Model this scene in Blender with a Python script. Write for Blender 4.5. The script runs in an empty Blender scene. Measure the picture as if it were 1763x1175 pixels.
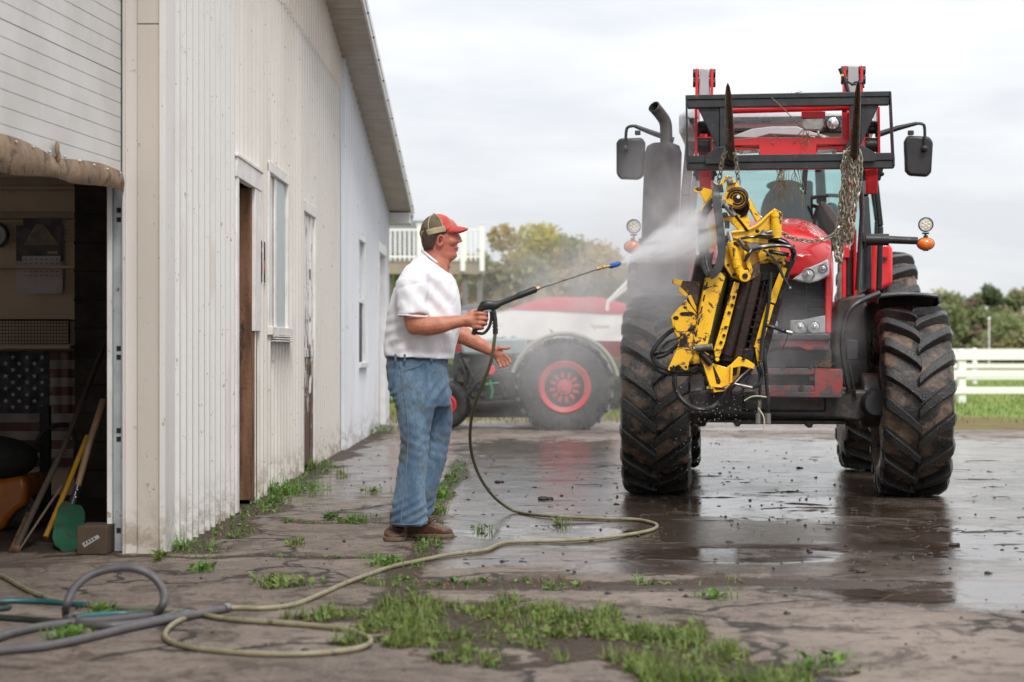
import bpy, bmesh, math, random
import numpy as np
from mathutils import Vector, Matrix, noise as mnoise
R = math.radians
rnd = random.Random(7)
scene = bpy.context.scene
col = scene.collection

# ------------------------------------------------------------ camera, sky, sun
F, CX, HY, H = 3200.0, 881.5, 600.0, 1.08      # focal length and horizon of the 1763 px photograph, eye height
cam_d = bpy.data.cameras.new('camera'); cam = bpy.data.objects.new('camera', cam_d); col.objects.link(cam)
cam.location = (0, 0, H); cam.rotation_euler = (R(90), 0, 0)
cam_d.sensor_width = 36; cam_d.lens = 36 * F / 1763; cam_d.shift_y = 12.5 / 1763
cam_d.clip_end = 3000; cam_d.clip_start = 0.05
cam_d.dof.use_dof = True; cam_d.dof.focus_distance = 11.8; cam_d.dof.aperture_fstop = 2.6
scene.camera = cam
SUN_EL, SUN_AZ = R(45), R(168)
world = bpy.data.worlds.new('World'); scene.world = world; world.use_nodes = True
nt = world.node_tree; nt.nodes.clear()
def wn(t): return nt.nodes.new(t)
out = wn('ShaderNodeOutputWorld'); bg = wn('ShaderNodeBackground'); sky = wn('ShaderNodeTexSky')
sky.sky_type = 'NISHITA'; sky.sun_disc = False; sky.sun_elevation = SUN_EL; sky.sun_rotation = SUN_AZ
tc = wn('ShaderNodeTexCoord'); mp = wn('ShaderNodeMapping'); mp.inputs['Scale'].default_value = (2.2, 2.2, 9)
cn = wn('ShaderNodeTexNoise'); cn.inputs['Scale'].default_value = 2.4; cn.inputs['Detail'].default_value = 6; cn.inputs['Roughness'].default_value = .52
nt.links.new(tc.outputs['Generated'], mp.inputs['Vector']); nt.links.new(mp.outputs[0], cn.inputs['Vector'])
cr = wn('ShaderNodeValToRGB'); cr.color_ramp.elements[0].position = .40; cr.color_ramp.elements[0].color = (.77, .79, .83, 1)
cr.color_ramp.elements[1].position = .60; cr.color_ramp.elements[1].color = (.93, .935, .95, 1)
nt.links.new(cn.outputs[0], cr.inputs[0])
sx = wn('ShaderNodeSeparateXYZ'); nt.links.new(tc.outputs['Generated'], sx.inputs[0])
mr = wn('ShaderNodeMapRange'); mr.inputs['From Min'].default_value = .05; mr.inputs['From Max'].default_value = .9
mr.inputs['To Min'].default_value = 8.35; mr.inputs['To Max'].default_value = 17.0; nt.links.new(sx.outputs['Z'], mr.inputs['Value'])
vm = wn('ShaderNodeVectorMath'); vm.operation = 'SCALE'; nt.links.new(cr.outputs[0], vm.inputs[0]); nt.links.new(mr.outputs[0], vm.inputs['Scale'])
mx = wn('ShaderNodeMix'); mx.data_type = 'RGBA'; mx.inputs['Factor'].default_value = .93
nt.links.new(sky.outputs[0], mx.inputs[6]); nt.links.new(vm.outputs[0], mx.inputs[7])
nt.links.new(mx.outputs[2], bg.inputs['Color']); bg.inputs['Strength'].default_value = .107
nt.links.new(bg.outputs[0], out.inputs['Surface'])
sd = bpy.data.lights.new('sun', 'SUN'); sd.energy = 1.9; sd.angle = R(14); sd.color = (1, .97, .93)
sun = bpy.data.objects.new('sun', sd); col.objects.link(sun)
sun.rotation_euler = (R(90) - SUN_EL, 0, R(180) - SUN_AZ)
scene.view_settings.view_transform = 'Standard'; scene.view_settings.look = 'None'
scene.view_settings.exposure = 0.20; scene.view_settings.gamma = 1

# ------------------------------------------------------------ helpers
def P(px, py, Y): return Vector(((px - CX) * Y / F, Y, H - (py - HY) * Y / F))
def G(px, py, z=0.0):
    Y = (H - z) * F / (py - HY); return Vector(((px - CX) * Y / F, Y, z))
def catm(pts, sub=6):
    pts = [Vector(p) for p in pts]; out = []
    n = len(pts)
    for i in range(n - 1):
        p0 = pts[max(i - 1, 0)]; p1 = pts[i]; p2 = pts[i + 1]; p3 = pts[min(i + 2, n - 1)]
        for k in range(sub):
            t = k / sub
            out.append(.5 * ((2 * p1) + (p2 - p0) * t + (2 * p0 - 5 * p1 + 4 * p2 - p3) * t * t + (3 * p1 - p0 - 3 * p2 + p3) * t ** 3))
    out.append(pts[-1]); return out
def lerp(a, b, t): return a + (b - a) * t
def wmat(o):
    m = o.matrix_basis.copy()
    return wmat(o.parent) @ m if o.parent else m
class MB:
    def __init__(s): s.v = []; s.f = []
    def add(s, vs, fs):
        o = len(s.v); s.v += [tuple(v) for v in vs]; s.f += [tuple(i + o for i in f) for f in fs]; return s
    def box(s, c, size, rot=None):
        c = Vector(c); x, y, z = [a / 2 for a in size]
        vs = [Vector((i * x, j * y, k * z)) for i in (-1, 1) for j in (-1, 1) for k in (-1, 1)]
        if rot is not None: vs = [rot @ v for v in vs]
        return s.add([v + c for v in vs], [(0, 1, 3, 2), (4, 6, 7, 5), (0, 4, 5, 1), (2, 3, 7, 6), (0, 2, 6, 4), (1, 5, 7, 3)])
    def bx(s, x0, x1, y0, y1, z0, z1): return s.box(((x0 + x1) / 2, (y0 + y1) / 2, (z0 + z1) / 2), (abs(x1 - x0), abs(y1 - y0), abs(z1 - z0)))
    def beam(s, p0, p1, w, h, up=(0, 0, 1), w1=None, h1=None):
        p0 = Vector(p0); p1 = Vector(p1); d = (p1 - p0).normalized(); a = d.cross(Vector(up))
        if a.length < 1e-4: a = d.cross(Vector((0, 1, 0)))
        a.normalize(); b = a.cross(d); w1 = w1 or w; h1 = h1 or h
        vs = []
        for p, ww, hh in ((p0, w, h), (p1, w1, h1)):
            for i, j in ((-1, -1), (1, -1), (1, 1), (-1, 1)): vs.append(p + a * i * ww / 2 + b * j * hh / 2)
        return s.add(vs, [(3, 2, 1, 0), (4, 5, 6, 7), (0, 1, 5, 4), (1, 2, 6, 5), (2, 3, 7, 6), (3, 0, 4, 7)])
    def tube(s, pts, r, n=10, flat=1.0, up=(0, 0, 1), caps=True, closed=False):
        pts = [Vector(p) for p in pts]; m = len(pts); rs = r if isinstance(r, (list, tuple)) else [r] * m
        if len(rs) != m:
            rs = [float(np.interp(i / (m - 1) * (len(rs) - 1), range(len(rs)), rs)) for i in range(m)]
        a = None; vs = []
        for i in range(m):
            if closed: d = pts[(i + 1) % m] - pts[i - 1]
            else: d = pts[min(i + 1, m - 1)] - pts[max(i - 1, 0)]
            if d.length < 1e-9: d = Vector((0, 0, 1))
            d.normalize()
            if a is None:
                a = d.cross(Vector(up))
                if a.length < .05: a = d.cross(Vector((0, 1, 0)))
                if a.length < .05: a = d.cross(Vector((1, 0, 0)))
            a = a - d * a.dot(d); a.normalize(); b = d.cross(a)
            for k in range(n):
                t = 2 * math.pi * k / n; vs.append(pts[i] + a * math.cos(t) * rs[i] + b * math.sin(t) * rs[i] * flat)
        fs = [(i * n + k, i * n + (k + 1) % n, (i + 1) * n + (k + 1) % n, (i + 1) * n + k) for i in range(m - 1) for k in range(n)]
        if closed: fs += [((m - 1) * n + k, (m - 1) * n + (k + 1) % n, (k + 1) % n, k) for k in range(n)]
        elif caps: fs += [tuple(range(n)), tuple((m - 1) * n + k for k in range(n))]
        return s.add(vs, fs)
    def cyl(s, p0, p1, r, r2=None, n=20): return s.tube([p0, p1], [r, r2 if r2 is not None else r], n)
    def prism(s, pts, vec):
        vec = Vector(vec); n = len(pts); pts = [Vector(p) for p in pts]
        return s.add(pts + [p + vec for p in pts], [tuple(range(n)), tuple(range(2 * n - 1, n - 1, -1))] + [(i, (i + 1) % n, (i + 1) % n + n, i + n) for i in range(n)])
    def loft(s, rings, caps=True, closed_ring=True):
        n = len(rings[0]); m = len(rings); vs = [p for r_ in rings for p in r_]; q = n if closed_ring else n - 1
        fs = [(i * n + k, i * n + (k + 1) % n, (i + 1) * n + (k + 1) % n, (i + 1) * n + k) for i in range(m - 1) for k in range(q)]
        if caps and closed_ring: fs += [tuple(range(n)), tuple((m - 1) * n + k for k in range(n))]
        return s.add(vs, fs)
    def ball(s, c, r, n=12, rot=None):
        c = Vector(c); r = (r, r, r) if not isinstance(r, (tuple, list)) else r; rings = []
        for i in range(1, n):
            t = math.pi * i / n; ring = []
            for k in range(n * 2 - 4):
                a = 2 * math.pi * k / (n * 2 - 4); v = Vector((r[0] * math.sin(t) * math.cos(a), r[1] * math.sin(t) * math.sin(a), r[2] * math.cos(t)))
                ring.append(c + (rot @ v if rot is not None else v))
            rings.append(ring)
        return s.loft(rings)
    def lathe(s, prof, c, axis='x', n=48, mat=None):     # prof: (radius, offset along the axis)
        c = Vector(c); rings = []
        for r, h in prof:
            ring = []
            for k in range(n):
                a = 2 * math.pi * k / n
                v = {'x': Vector((h, r * math.cos(a), r * math.sin(a))), 'y': Vector((r * math.cos(a), h, r * math.sin(a))), 'z': Vector((r * math.cos(a), r * math.sin(a), h))}[axis]
                if mat is not None: v = mat @ v
                ring.append(c + v)
            rings.append(ring)
        return s.loft(rings)
    def build(s, name, m, parent=None, bevel=0, angle=38, smooth=True, recalc=True, seg=2, world=False):
        if world and parent is not None:
            im = wmat(parent).inverted(); s.v = [tuple(im @ Vector(v)) for v in s.v]
        me = bpy.data.meshes.new(name); me.from_pydata(s.v, [], s.f)
        if recalc:
            b = bmesh.new(); b.from_mesh(me); bmesh.ops.recalc_face_normals(b, faces=b.faces); b.to_mesh(me); b.free()
        me.materials.append(m)
        o = bpy.data.objects.new(name, me); col.objects.link(o)
        if smooth:
            me.polygons.foreach_set('use_smooth', [True] * len(me.polygons))
            if angle < 180: me.set_sharp_from_angle(angle=R(angle))
        if parent is not None: o.parent = parent
        if bevel:
            b = o.modifiers.new('b', 'BEVEL'); b.width = bevel; b.segments = seg; b.limit_method = 'ANGLE'; b.angle_limit = R(40); b.harden_normals = False
        return o
def tag(o, label=None, cat=None, group=None, kind=None):
    if label: o['label'] = label
    if cat: o['category'] = cat
    if group: o['group'] = group
    if kind: o['kind'] = kind
    return o
def thing(name, label, cat, loc=(0, 0, 0), rz=0, group=None):
    o = bpy.data.objects.new(name, None); col.objects.link(o); o.location = loc; o.rotation_euler = (0, 0, rz); o.empty_display_size = .2
    return tag(o, label, cat, group)
def copytree(o, parent=None):
    c = o.copy(); col.objects.link(c)
    if parent is not None: c.parent = parent
    for ch in list(o.children): copytree(ch, c)
    return c
def fuse(mb, name, m, voxel, it, parent, disp=None, fac=.5):
    me = bpy.data.meshes.new('t'); me.from_pydata(mb.v, [], mb.f)
    b = bmesh.new(); b.from_mesh(me); bmesh.ops.recalc_face_normals(b, faces=b.faces); b.to_mesh(me); b.free()
    t = bpy.data.objects.new('t', me); col.objects.link(t)
    q = t.modifiers.new('r', 'REMESH'); q.mode = 'VOXEL'; q.voxel_size = voxel
    q = t.modifiers.new('s', 'SMOOTH'); q.factor = fac; q.iterations = it
    dg = bpy.context.evaluated_depsgraph_get(); me2 = bpy.data.meshes.new_from_object(t.evaluated_get(dg)); me2.name = name
    bpy.data.objects.remove(t)
    if disp:
        nv = [v.normal.copy() for v in me2.vertices]
        for v, n_ in zip(me2.vertices, nv): v.co = v.co + n_ * disp(v.co, n_)
    me2.materials.clear(); me2.materials.append(m)
    me2.polygons.foreach_set('use_smooth', [True] * len(me2.polygons))
    me2.transform(wmat(parent).inverted())
    o = bpy.data.objects.new(name, me2); col.objects.link(o); o.parent = parent; return o

# ------------------------------------------------------------ materials
class NB:
    def __init__(s, name):
        s.m = bpy.data.materials.new(name); s.m.use_nodes = True; s.t = s.m.node_tree; s.b = s.t.nodes['Principled BSDF']; s.o = s.t.nodes['Material Output']
        s.tc = s.t.nodes.new('ShaderNodeTexCoord')
    def n(s, t): return s.t.nodes.new(t)
    def l(s, a, b): s.t.links.new(a, b)
    def noise(s, scale, detail=4, rough=.55, stretch=None, dist=0, off=0, coord='Object'):
        n = s.n('ShaderNodeTexNoise'); n.inputs['Scale'].default_value = scale; n.inputs['Detail'].default_value = detail; n.inputs['Roughness'].default_value = rough; n.inputs['Distortion'].default_value = dist
        mp = s.n('ShaderNodeMapping'); mp.inputs['Scale'].default_value = stretch or (1, 1, 1); mp.inputs['Location'].default_value = (off, off * .7, off * .3)
        s.l(s.tc.outputs[coord], mp.inputs[0]); s.l(mp.outputs[0], n.inputs['Vector']); return n.outputs[0]
    def ramp(s, src, a, b, va=0, vb=1):
        r = s.n('ShaderNodeMapRange'); r.interpolation_type = 'SMOOTHSTEP'; r.inputs['From Min'].default_value = a; r.inputs['From Max'].default_value = b
        r.inputs['To Min'].default_value = va; r.inputs['To Max'].default_value = vb; s.l(src, r.inputs['Value']); return r.outputs[0]
    def mix(s, f, a, b, mode='MIX'):
        m = s.n('ShaderNodeMix'); m.data_type = 'RGBA'; m.blend_type = mode
        for v, i in ((f, 0), (a, 6), (b, 7)):
            if isinstance(v, (int, float)): m.inputs[i].default_value = v
            elif isinstance(v, (tuple, list)): m.inputs[i].default_value = (*v[:3], 1)
            else: s.l(v, m.inputs[i])
        return m.outputs[2]
    def math(s, op, a, b=0.0, clamp=False):
        m = s.n('ShaderNodeMath'); m.operation = op; m.use_clamp = clamp
        for v, i in ((a, 0), (b, 1)):
            if isinstance(v, (int, float)): m.inputs[i].default_value = v
            else: s.l(v, m.inputs[i])
        return m.outputs[0]
    def attr(s, name):
        a = s.n('ShaderNodeAttribute'); a.attribute_name = name; return a.outputs['Fac']
    def xyz(s, coord='Object'):
        x = s.n('ShaderNodeSeparateXYZ'); s.l(s.tc.outputs[coord], x.inputs[0]); return x.outputs
    def bump(s, h, strength=.3, dist=.01):
        b = s.n('ShaderNodeBump'); b.inputs['Strength'].default_value = strength; b.inputs['Distance'].default_value = dist; s.l(h, b.inputs['Height']); s.l(b.outputs[0], s.b.inputs['Normal'])
    def set(s, name, v):
        i = s.b.inputs[name]
        if isinstance(v, (int, float)): i.default_value = v
        elif isinstance(v, (tuple, list)): i.default_value = tuple(v) if len(i.default_value) == 3 else (*v[:3], 1)
        else: s.l(v, i)
def mat(name, c, c2=None, sc=6, rough=.5, metal=0, bump=0, bsc=80, coat=0, dirt=None, dsc=9, dlo=.55, dhi=.65, stretch=None, spec=.5, rvar=.12, dstretch=None, off=0, trans=0):
    q = NB(name); c2 = c2 or tuple(x * .82 for x in c)
    cc = q.mix(q.ramp(q.noise(sc, 5, stretch=stretch, off=off), .35, .65), c, c2)
    rr = q.ramp(q.noise(sc * 2.3, 4, off=3 + off), .3, .7, max(rough - rvar, .03), min(rough + rvar, 1))
    mt = metal
    if dirt:
        d = q.ramp(q.noise(dsc, 7, .65, off=11 + off, stretch=dstretch), dlo, dhi); cc = q.mix(d, cc, dirt)
        rr = q.mix(d, rr, (.75, .75, .75))
        if metal: mt = q.ramp(q.noise(dsc, 7, .65, off=11 + off, stretch=dstretch), dlo, dhi, metal, 0)
    q.set('Base Color', cc); q.set('Roughness', rr); q.set('Metallic', mt); q.set('Specular IOR Level', spec)
    if coat: q.set('Coat Weight', coat); q.set('Coat Roughness', .08)
    if bump: q.bump(q.noise(bsc, 5), bump, .01)
    return q.m
M = {}
M['cream'] = None
def siding(name, c, c2, spk, sect=False):
    q = NB(name)
    cc = q.mix(q.ramp(q.noise(1.3, 5, stretch=(1, 1, .25)), .3, .7), c, c2)
    if sect:
        yy = q.xyz()[1]; cc = q.mix(q.ramp(yy, 2.19, 2.2), q.mix(.8, cc, (.645, .64, .625)), q.mix(q.ramp(yy, 5.9, 5.91), cc, q.mix(.6, cc, (.60, .58, .55))))
    st = q.ramp(q.noise(7, 5, .6, stretch=(1, 1, .12), off=5), .56, .72, 0, .45); cc = q.mix(st, cc, (.50, .43, .35))
    sp = q.ramp(q.noise(46, 4, .7, stretch=(1, 1, .5), off=2), spk, spk + .03, 0, .85); cc = q.mix(sp, cc, (.16, .10, .06))
    sp2 = q.ramp(q.noise(14, 6, .75, stretch=(1, 1, .6), off=8), .635, .67, 0, .6); cc = q.mix(sp2, cc, (.2, .14, .09))
    z = q.xyz()[2]; lo = q.math('MULTIPLY', q.ramp(z, .38, .0, 0, .75), q.ramp(q.noise(11, 6, .7, off=4), .42, .62)); cc = q.mix(lo, cc, (.25, .2, .13))
    q.set('Base Color', cc); q.set('Roughness', .5); q.bump(q.noise(30, 4), .12, .01); return q.m
M['cream'] = siding('old_cream_siding', (.70, .665, .62), (.63, .595, .55), .66, True)
M['cream2'] = siding('old_beige_siding', (.66, .61, .55), (.6, .55, .49), .68)
M['bluewhite'] = siding('white_siding', (.68, .695, .73), (.62, .635, .67), .75)
M['soffit'] = mat('soffit_metal', (.50, .455, .41), (.43, .39, .345), 3, .55)
M['trimw'] = mat('weathered_white_trim', (.80, .78, .75), (.70, .67, .63), 5, .6, bump=.2, dirt=(.3, .23, .16), dsc=14, dlo=.62, dhi=.72)
M['trimclean'] = mat('white_trim', (.74, .74, .74), (.66, .66, .66), 5, .5)
M['doorpanel'] = mat('overhead_door_white', (.66, .645, .62), (.58, .56, .53), 2.2, .45, dirt=(.3, .27, .23), dsc=26, dlo=.69, dhi=.75, bump=.06, bsc=200)
M['canvas'] = mat('brown_canvas', (.30, .21, .13), (.20, .135, .085), 9, .85, bump=.5, bsc=90, dirt=(.1, .06, .035), dsc=14)
M['rotwood'] = mat('rotten_wood', (.20, .10, .05), (.09, .04, .02), 5, .8, bump=.7, bsc=40, stretch=(3, 3, .4), dirt=(.04, .02, .012), dsc=7, dstretch=(2, 2, .5))
M['galv'] = mat('galvanised_steel', (.50, .54, .56), (.40, .44, .47), 8, .45, .35, dirt=(.16, .12, .09), dsc=20, dlo=.62, dhi=.7)
def peeling():
    q = NB('peeling_white_paint'); g = q.noise(5.5, 7, .68, stretch=(1.6, 1.6, .7), dist=.6); z = q.xyz()[2]
    th = q.math('ADD', g, q.ramp(z, 1.6, .2, -.04, .15)); mk = q.ramp(th, .53, .54)
    cc = q.mix(mk, q.mix(q.ramp(q.noise(12), .4, .6), (.80, .78, .75), (.70, .67, .63)), (.11, .055, .03)); q.set('Base Color', cc); q.set('Roughness', .7)
    q.bump(q.math('SUBTRACT', 1, mk), .6, .01); return q.m
M['peel'] = peeling()
M['dark'] = mat('dark_interior', (.02, .018, .016), rough=.8)
M['door_in'] = mat('pale_door', (.55, .48, .5), rough=.5)
M['glass'] = None
def glassmat(name, tint, rough=.02, tmix=.85):
    q = NB(name); t = q.t; t.nodes.remove(q.b); tr = q.n('ShaderNodeBsdfTransparent'); gl = q.n('ShaderNodeBsdfGlossy'); gl.inputs['Roughness'].default_value = rough
    tr.inputs[0].default_value = (*tint, 1); fr = q.n('ShaderNodeFresnel'); fr.inputs[0].default_value = 1.5; m = q.n('ShaderNodeMixShader')
    q.l(q.ramp(fr.outputs[0], 0, 1, 1 - tmix, 1), m.inputs[0]); q.l(tr.outputs[0], m.inputs[1]); q.l(gl.outputs[0], m.inputs[2]); q.l(m.outputs[0], q.o.inputs['Surface']); return q.m
M['glass'] = glassmat('tinted_glass', (.80, .91, .90), tmix=.95)
M['winglass'] = mat('window_glass', (.32, .37, .38), (.25, .3, .31), 2, .08, spec=1, rvar=.03)
M['screen'] = mat('insect_screen', (.035, .038, .04), rough=.6)
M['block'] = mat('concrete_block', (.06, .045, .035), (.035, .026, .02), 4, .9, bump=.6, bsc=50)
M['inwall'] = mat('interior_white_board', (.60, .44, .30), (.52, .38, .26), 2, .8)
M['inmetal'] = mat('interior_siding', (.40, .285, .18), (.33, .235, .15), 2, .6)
M['black'] = mat('black_plastic', (.013, .013, .014), (.02, .02, .021), 8, .42, spec=.5)
M['blacksteel'] = mat('black_painted_steel', (.018, .019, .022), (.032, .032, .035), 9, .38, spec=.5, dirt=(.11, .10, .095), dsc=15, dlo=.60, dhi=.72, bump=.12, bsc=60)
M['darkchassis'] = mat('wet_dark_chassis', (.02, .019, .019), (.036, .032, .03), 7, .42, dirt=(.085, .06, .045), dsc=8, dlo=.52, dhi=.64, bump=.3, bsc=40)
M['red'] = mat('tractor_red_paint', (.78, .018, .022), (.70, .014, .018), 3, .26, coat=.35, rvar=.06)
M['reddirt'] = mat('loader_red_paint', (.72, .016, .026), (.60, .012, .02), 5, .36, coat=.15, dirt=(.13, .05, .04), dsc=13, dlo=.62, dhi=.72)
M['wornred'] = mat('worn_red_casting', (.09, .07, .07), (.07, .06, .06), 6, .5, dirt=(.28, .05, .045), dsc=9, dlo=.50, dhi=.6, bump=.3, bsc=60)
M['redfade'] = mat('worn_red_frame', (.42, .04, .04), (.30, .03, .03), 6, .4, dirt=(.06, .045, .045), dsc=7, dlo=.5, dhi=.6)
M['silver'] = mat('silver_grey_panel', (.42, .43, .44), (.36, .37, .38), 4, .35)
M['chrome'] = mat('bright_steel', (.7, .7, .7), (.55, .55, .55), 9, .2, 1)
M['steel'] = mat('dull_steel', (.32, .30, .28), (.22, .2, .18), 12, .38, .85, dirt=(.12, .08, .05), dsc=20)
M['chain'] = mat('galvanised_chain', (.50, .46, .38), (.33, .29, .22), 20, .36, .8, dirt=(.16, .11, .06), dsc=26, dlo=.55, dhi=.68)
M['lens'] = mat('lamp_lens', (.72, .73, .74), (.5, .51, .52), 30, .12, .5)
M['lenscentre'] = mat('lamp_reflector', (.85, .85, .85), (.4, .4, .42), 60, .08, .9)
M['amber'] = mat('amber_lens', (.80, .20, .015), (.7, .14, .01), 20, .15, spec=.8)
M['led'] = mat('led_chip', (.85, .7, .3), rough=.3)
def rubbermat(name, mud, lo, hi):
    q = NB(name); c = q.mix(q.ramp(q.noise(6), .4, .6), (.013, .0125, .0125), (.022, .021, .02))
    g = q.noise(5, 8, .68, dist=.4); mk = q.ramp(g, lo, hi); c = q.mix(mk, c, q.mix(q.ramp(q.noise(22), .35, .65), mud, tuple(x * .5 for x in mud)))
    q.set('Base Color', c); q.set('Roughness', q.mix(mk, q.ramp(q.noise(9, off=2), .35, .65, .14, .34), (.5, .5, .5))); q.set('Specular IOR Level', .55); q.bump(q.math('ADD', q.noise(70, 5, .7), q.math('MULTIPLY', g, 1.5)), .55, .012); return q.m
M['tyre'] = rubbermat('muddy_tyre', (.19, .125, .088), .44, .57)
M['lug'] = rubbermat('wet_tyre_lug', (.08, .055, .04), .63, .74)
M['oldtyre'] = rubbermat('old_tyre', (.06, .055, .05), .5, .7)
M['yellow'] = None
def yellowmat():
    q = NB('scratched_yellow_paint'); c = q.mix(q.ramp(q.noise(4), .35, .65), (.95, .56, .003), (.86, .45, .003))
    g = q.noise(9, 9, .75, dist=.5); mk = q.ramp(g, .56, .585); mk2 = q.math('MULTIPLY', q.ramp(q.noise(42, 5, .7, off=6), .62, .66), .9)
    c = q.mix(mk, c, (.045, .022, .014)); c = q.mix(mk2, c, (.06, .03, .02)); c = q.mix(q.ramp(q.noise(3.3, 6, .6, off=9), .55, .78, 0, .4), c, (.34, .17, .02))
    q.set('Base Color', c); q.set('Roughness', q.mix(mk, (.3, .3, .3), (.6, .6, .6))); q.set('Coat Weight', .3); q.bump(q.math('SUBTRACT', q.noise(60, 4), mk), .35, .006); return q.m
M['yellow'] = yellowmat()
M['grease'] = mat('greasy_black_steel', (.012, .008, .007), (.03, .015, .011), 9, .4, dirt=(.085, .04, .02), dsc=14, dlo=.62, dhi=.72, bump=.6, bsc=35, spec=.35, rvar=.16)
M['greenslime'] = mat('oily_green_roller', (.05, .05, .008), (.02, .02, .006), 9, .35, bump=.4, bsc=50)
M['rust'] = mat('rusty_plate', (.09, .05, .035), (.05, .03, .025), 14, .6, bump=.5, dirt=(.5, .24, .02), dsc=25, dlo=.58, dhi=.64)
M['hoseblack'] = mat('hydraulic_hose', (.014, .014, .015), rough=.3, spec=.6)
M['belt'] = mat('rubber_belt', (.05, .05, .052), (.035, .035, .036), 10, .5, bump=.2)
M['spear'] = mat('worn_spear_steel', (.13, .08, .045), (.05, .04, .035), 6, .33, .8, stretch=(1, 1, 1))
M['skin'] = None
def skinmat():
    q = NB('sunburnt_skin'); c = q.mix(q.ramp(q.noise(22, 5), .35, .65), (.50, .20, .12), (.40, .14, .085)); c = q.mix(q.ramp(q.noise(90, 4, off=3), .5, .7, 0, .3), c, (.34, .11, .075))
    z = q.xyz()[2]; c = q.mix(q.ramp(z, 1.5, 1.66, 0, .75), c, (.42, .115, .085))
    q.set('Base Color', c); q.set('Roughness', .48); q.set('Subsurface Weight', .12); q.set('Subsurface Radius', (.02, .008, .004)); q.set('Subsurface Scale', .3); q.bump(q.noise(260, 4), .25, .002); return q.m
M['skin'] = skinmat()
M['hair'] = mat('short_brown_hair', (.085, .045, .03), (.05, .028, .02), 60, .7, bump=1, bsc=240)
def shirtmat():
    q = NB('white_cotton'); c = q.mix(q.ramp(q.noise(5), .35, .65), (.80, .795, .83), (.76, .75, .78)); mk = q.ramp(q.noise(26, 7, .72, off=4), .635, .68, 0, .55); z = q.xyz()[2]
    mk = q.math('MULTIPLY', mk, q.ramp(z, 1.28, 1.1)); c = q.mix(mk, c, (.35, .3, .29)); q.set('Base Color', c); q.set('Roughness', .85); q.set('Sheen Weight', .2); q.bump(q.math('ADD', q.math('MULTIPLY', q.noise(420, 3), .06), q.noise(13, 3, .5, stretch=(1, 1, .6), dist=1.2)), .32, .02); return q.m
M['shirt'] = shirtmat()
def denim():
    q = NB('worn_denim'); c = q.mix(q.ramp(q.noise(7, 6, .65, stretch=(1, 1, .35)), .38, .64), (.055, .105, .175), (.13, .21, .29)); fine = q.noise(160, 2, stretch=(1, 1, .25)); c = q.mix(q.ramp(fine, .4, .65, 0, .35), c, (.04, .07, .13))
    d = q.ramp(q.noise(6, 7, .7, off=6), .50, .66, 0, .8); c = q.mix(d, c, (.07, .075, .07)); q.set('Base Color', c); q.set('Roughness', .85); q.set('Sheen Weight', .15); q.bump(q.math('ADD', q.math('MULTIPLY', q.noise(300, 3), .08), q.noise(17, 4, .55, stretch=(1, 1, .7), dist=1.0)), .45, .02); return q.m
M['denim'] = denim()
M['stitch'] = mat('pale_stitching', (.16, .19, .23), rough=.8)
M['boot'] = mat('brown_boot_leather', (.12, .05, .03), (.06, .027, .018), 14, .42, bump=.4, bsc=60)
M['boot2'] = mat('brown_suede_shaft', (.20, .095, .04), (.13, .06, .028), 14, .7, bump=.4)
M['sole'] = mat('boot_sole', (.15, .10, .06), (.09, .06, .04), 14, .7)
M['brass'] = mat('brass', (.72, .46, .16), (.5, .3, .1), 10, .3, .9)
M['capred'] = mat('faded_red_twill', (.60, .085, .07), (.46, .06, .05), 16, .85, bump=.3, bsc=300)
M['capkhaki'] = mat('khaki_mesh', (.17, .135, .085), (.11, .085, .055), 26, .9, bump=.6, bsc=420)
M['capband'] = mat('cream_band', (.42, .35, .22), (.34, .28, .18), 26, .9, bump=.3, bsc=300)
M['leather'] = mat('belt_leather', (.06, .03, .018), rough=.5)
M['blueplastic'] = mat('blue_nozzle', (.01, .10, .36), rough=.35)
M['beigehose'] = mat('beige_rubber_hose', (.28, .25, .15), (.21, .185, .11), 12, .45, dirt=(.10, .075, .045), dsc=16, dlo=.56, dhi=.68)
M['olivehose'] = mat('olive_rubber_hose', (.12, .115, .055), (.10, .095, .045), 12, .4, dirt=(.07, .055, .035), dsc=16, dlo=.6, dhi=.68)
M['greyhose'] = mat('grey_rubber_hose', (.105, .095, .10), (.08, .072, .075), 10, .5, dirt=(.14, .11, .08), dsc=12, dlo=.6, dhi=.7)
M['tealhose'] = mat('teal_garden_hose', (.03, .13, .14), (.02, .09, .105), 10, .4, dirt=(.07, .055, .04), dsc=12)
M['darkhose'] = mat('dark_green_hose', (.03, .04, .033), (.02, .026, .022), 10, .5)
M['leafgreen'] = None
def leafmat(name, c1, c2, rough=.55, tr=.3):
    q = NB(name); oi = q.n('ShaderNodeObjectInfo'); g = q.noise(11, 6, .75, off=2); c = q.mix(q.ramp(g, .42, .58), c1, c2); q.set('Base Color', c); q.set('Roughness', rough)
    t = q.n('ShaderNodeBsdfTranslucent'); m = q.n('ShaderNodeMixShader'); m.inputs[0].default_value = tr; q.l(c, t.inputs[0]); q.l(q.b.outputs[0], m.inputs[1]); q.l(t.outputs[0], m.inputs[2]); q.l(m.outputs[0], q.o.inputs['Surface']); return q.m
M['grass'] = leafmat('fresh_grass', (.10, .155, .03), (.22, .275, .065))
M['weed'] = leafmat('weed_leaves', (.09, .19, .035), (.17, .29, .05))
M['drygrass'] = leafmat('dry_grass', (.32, .22, .10), (.20, .13, .06))
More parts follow.
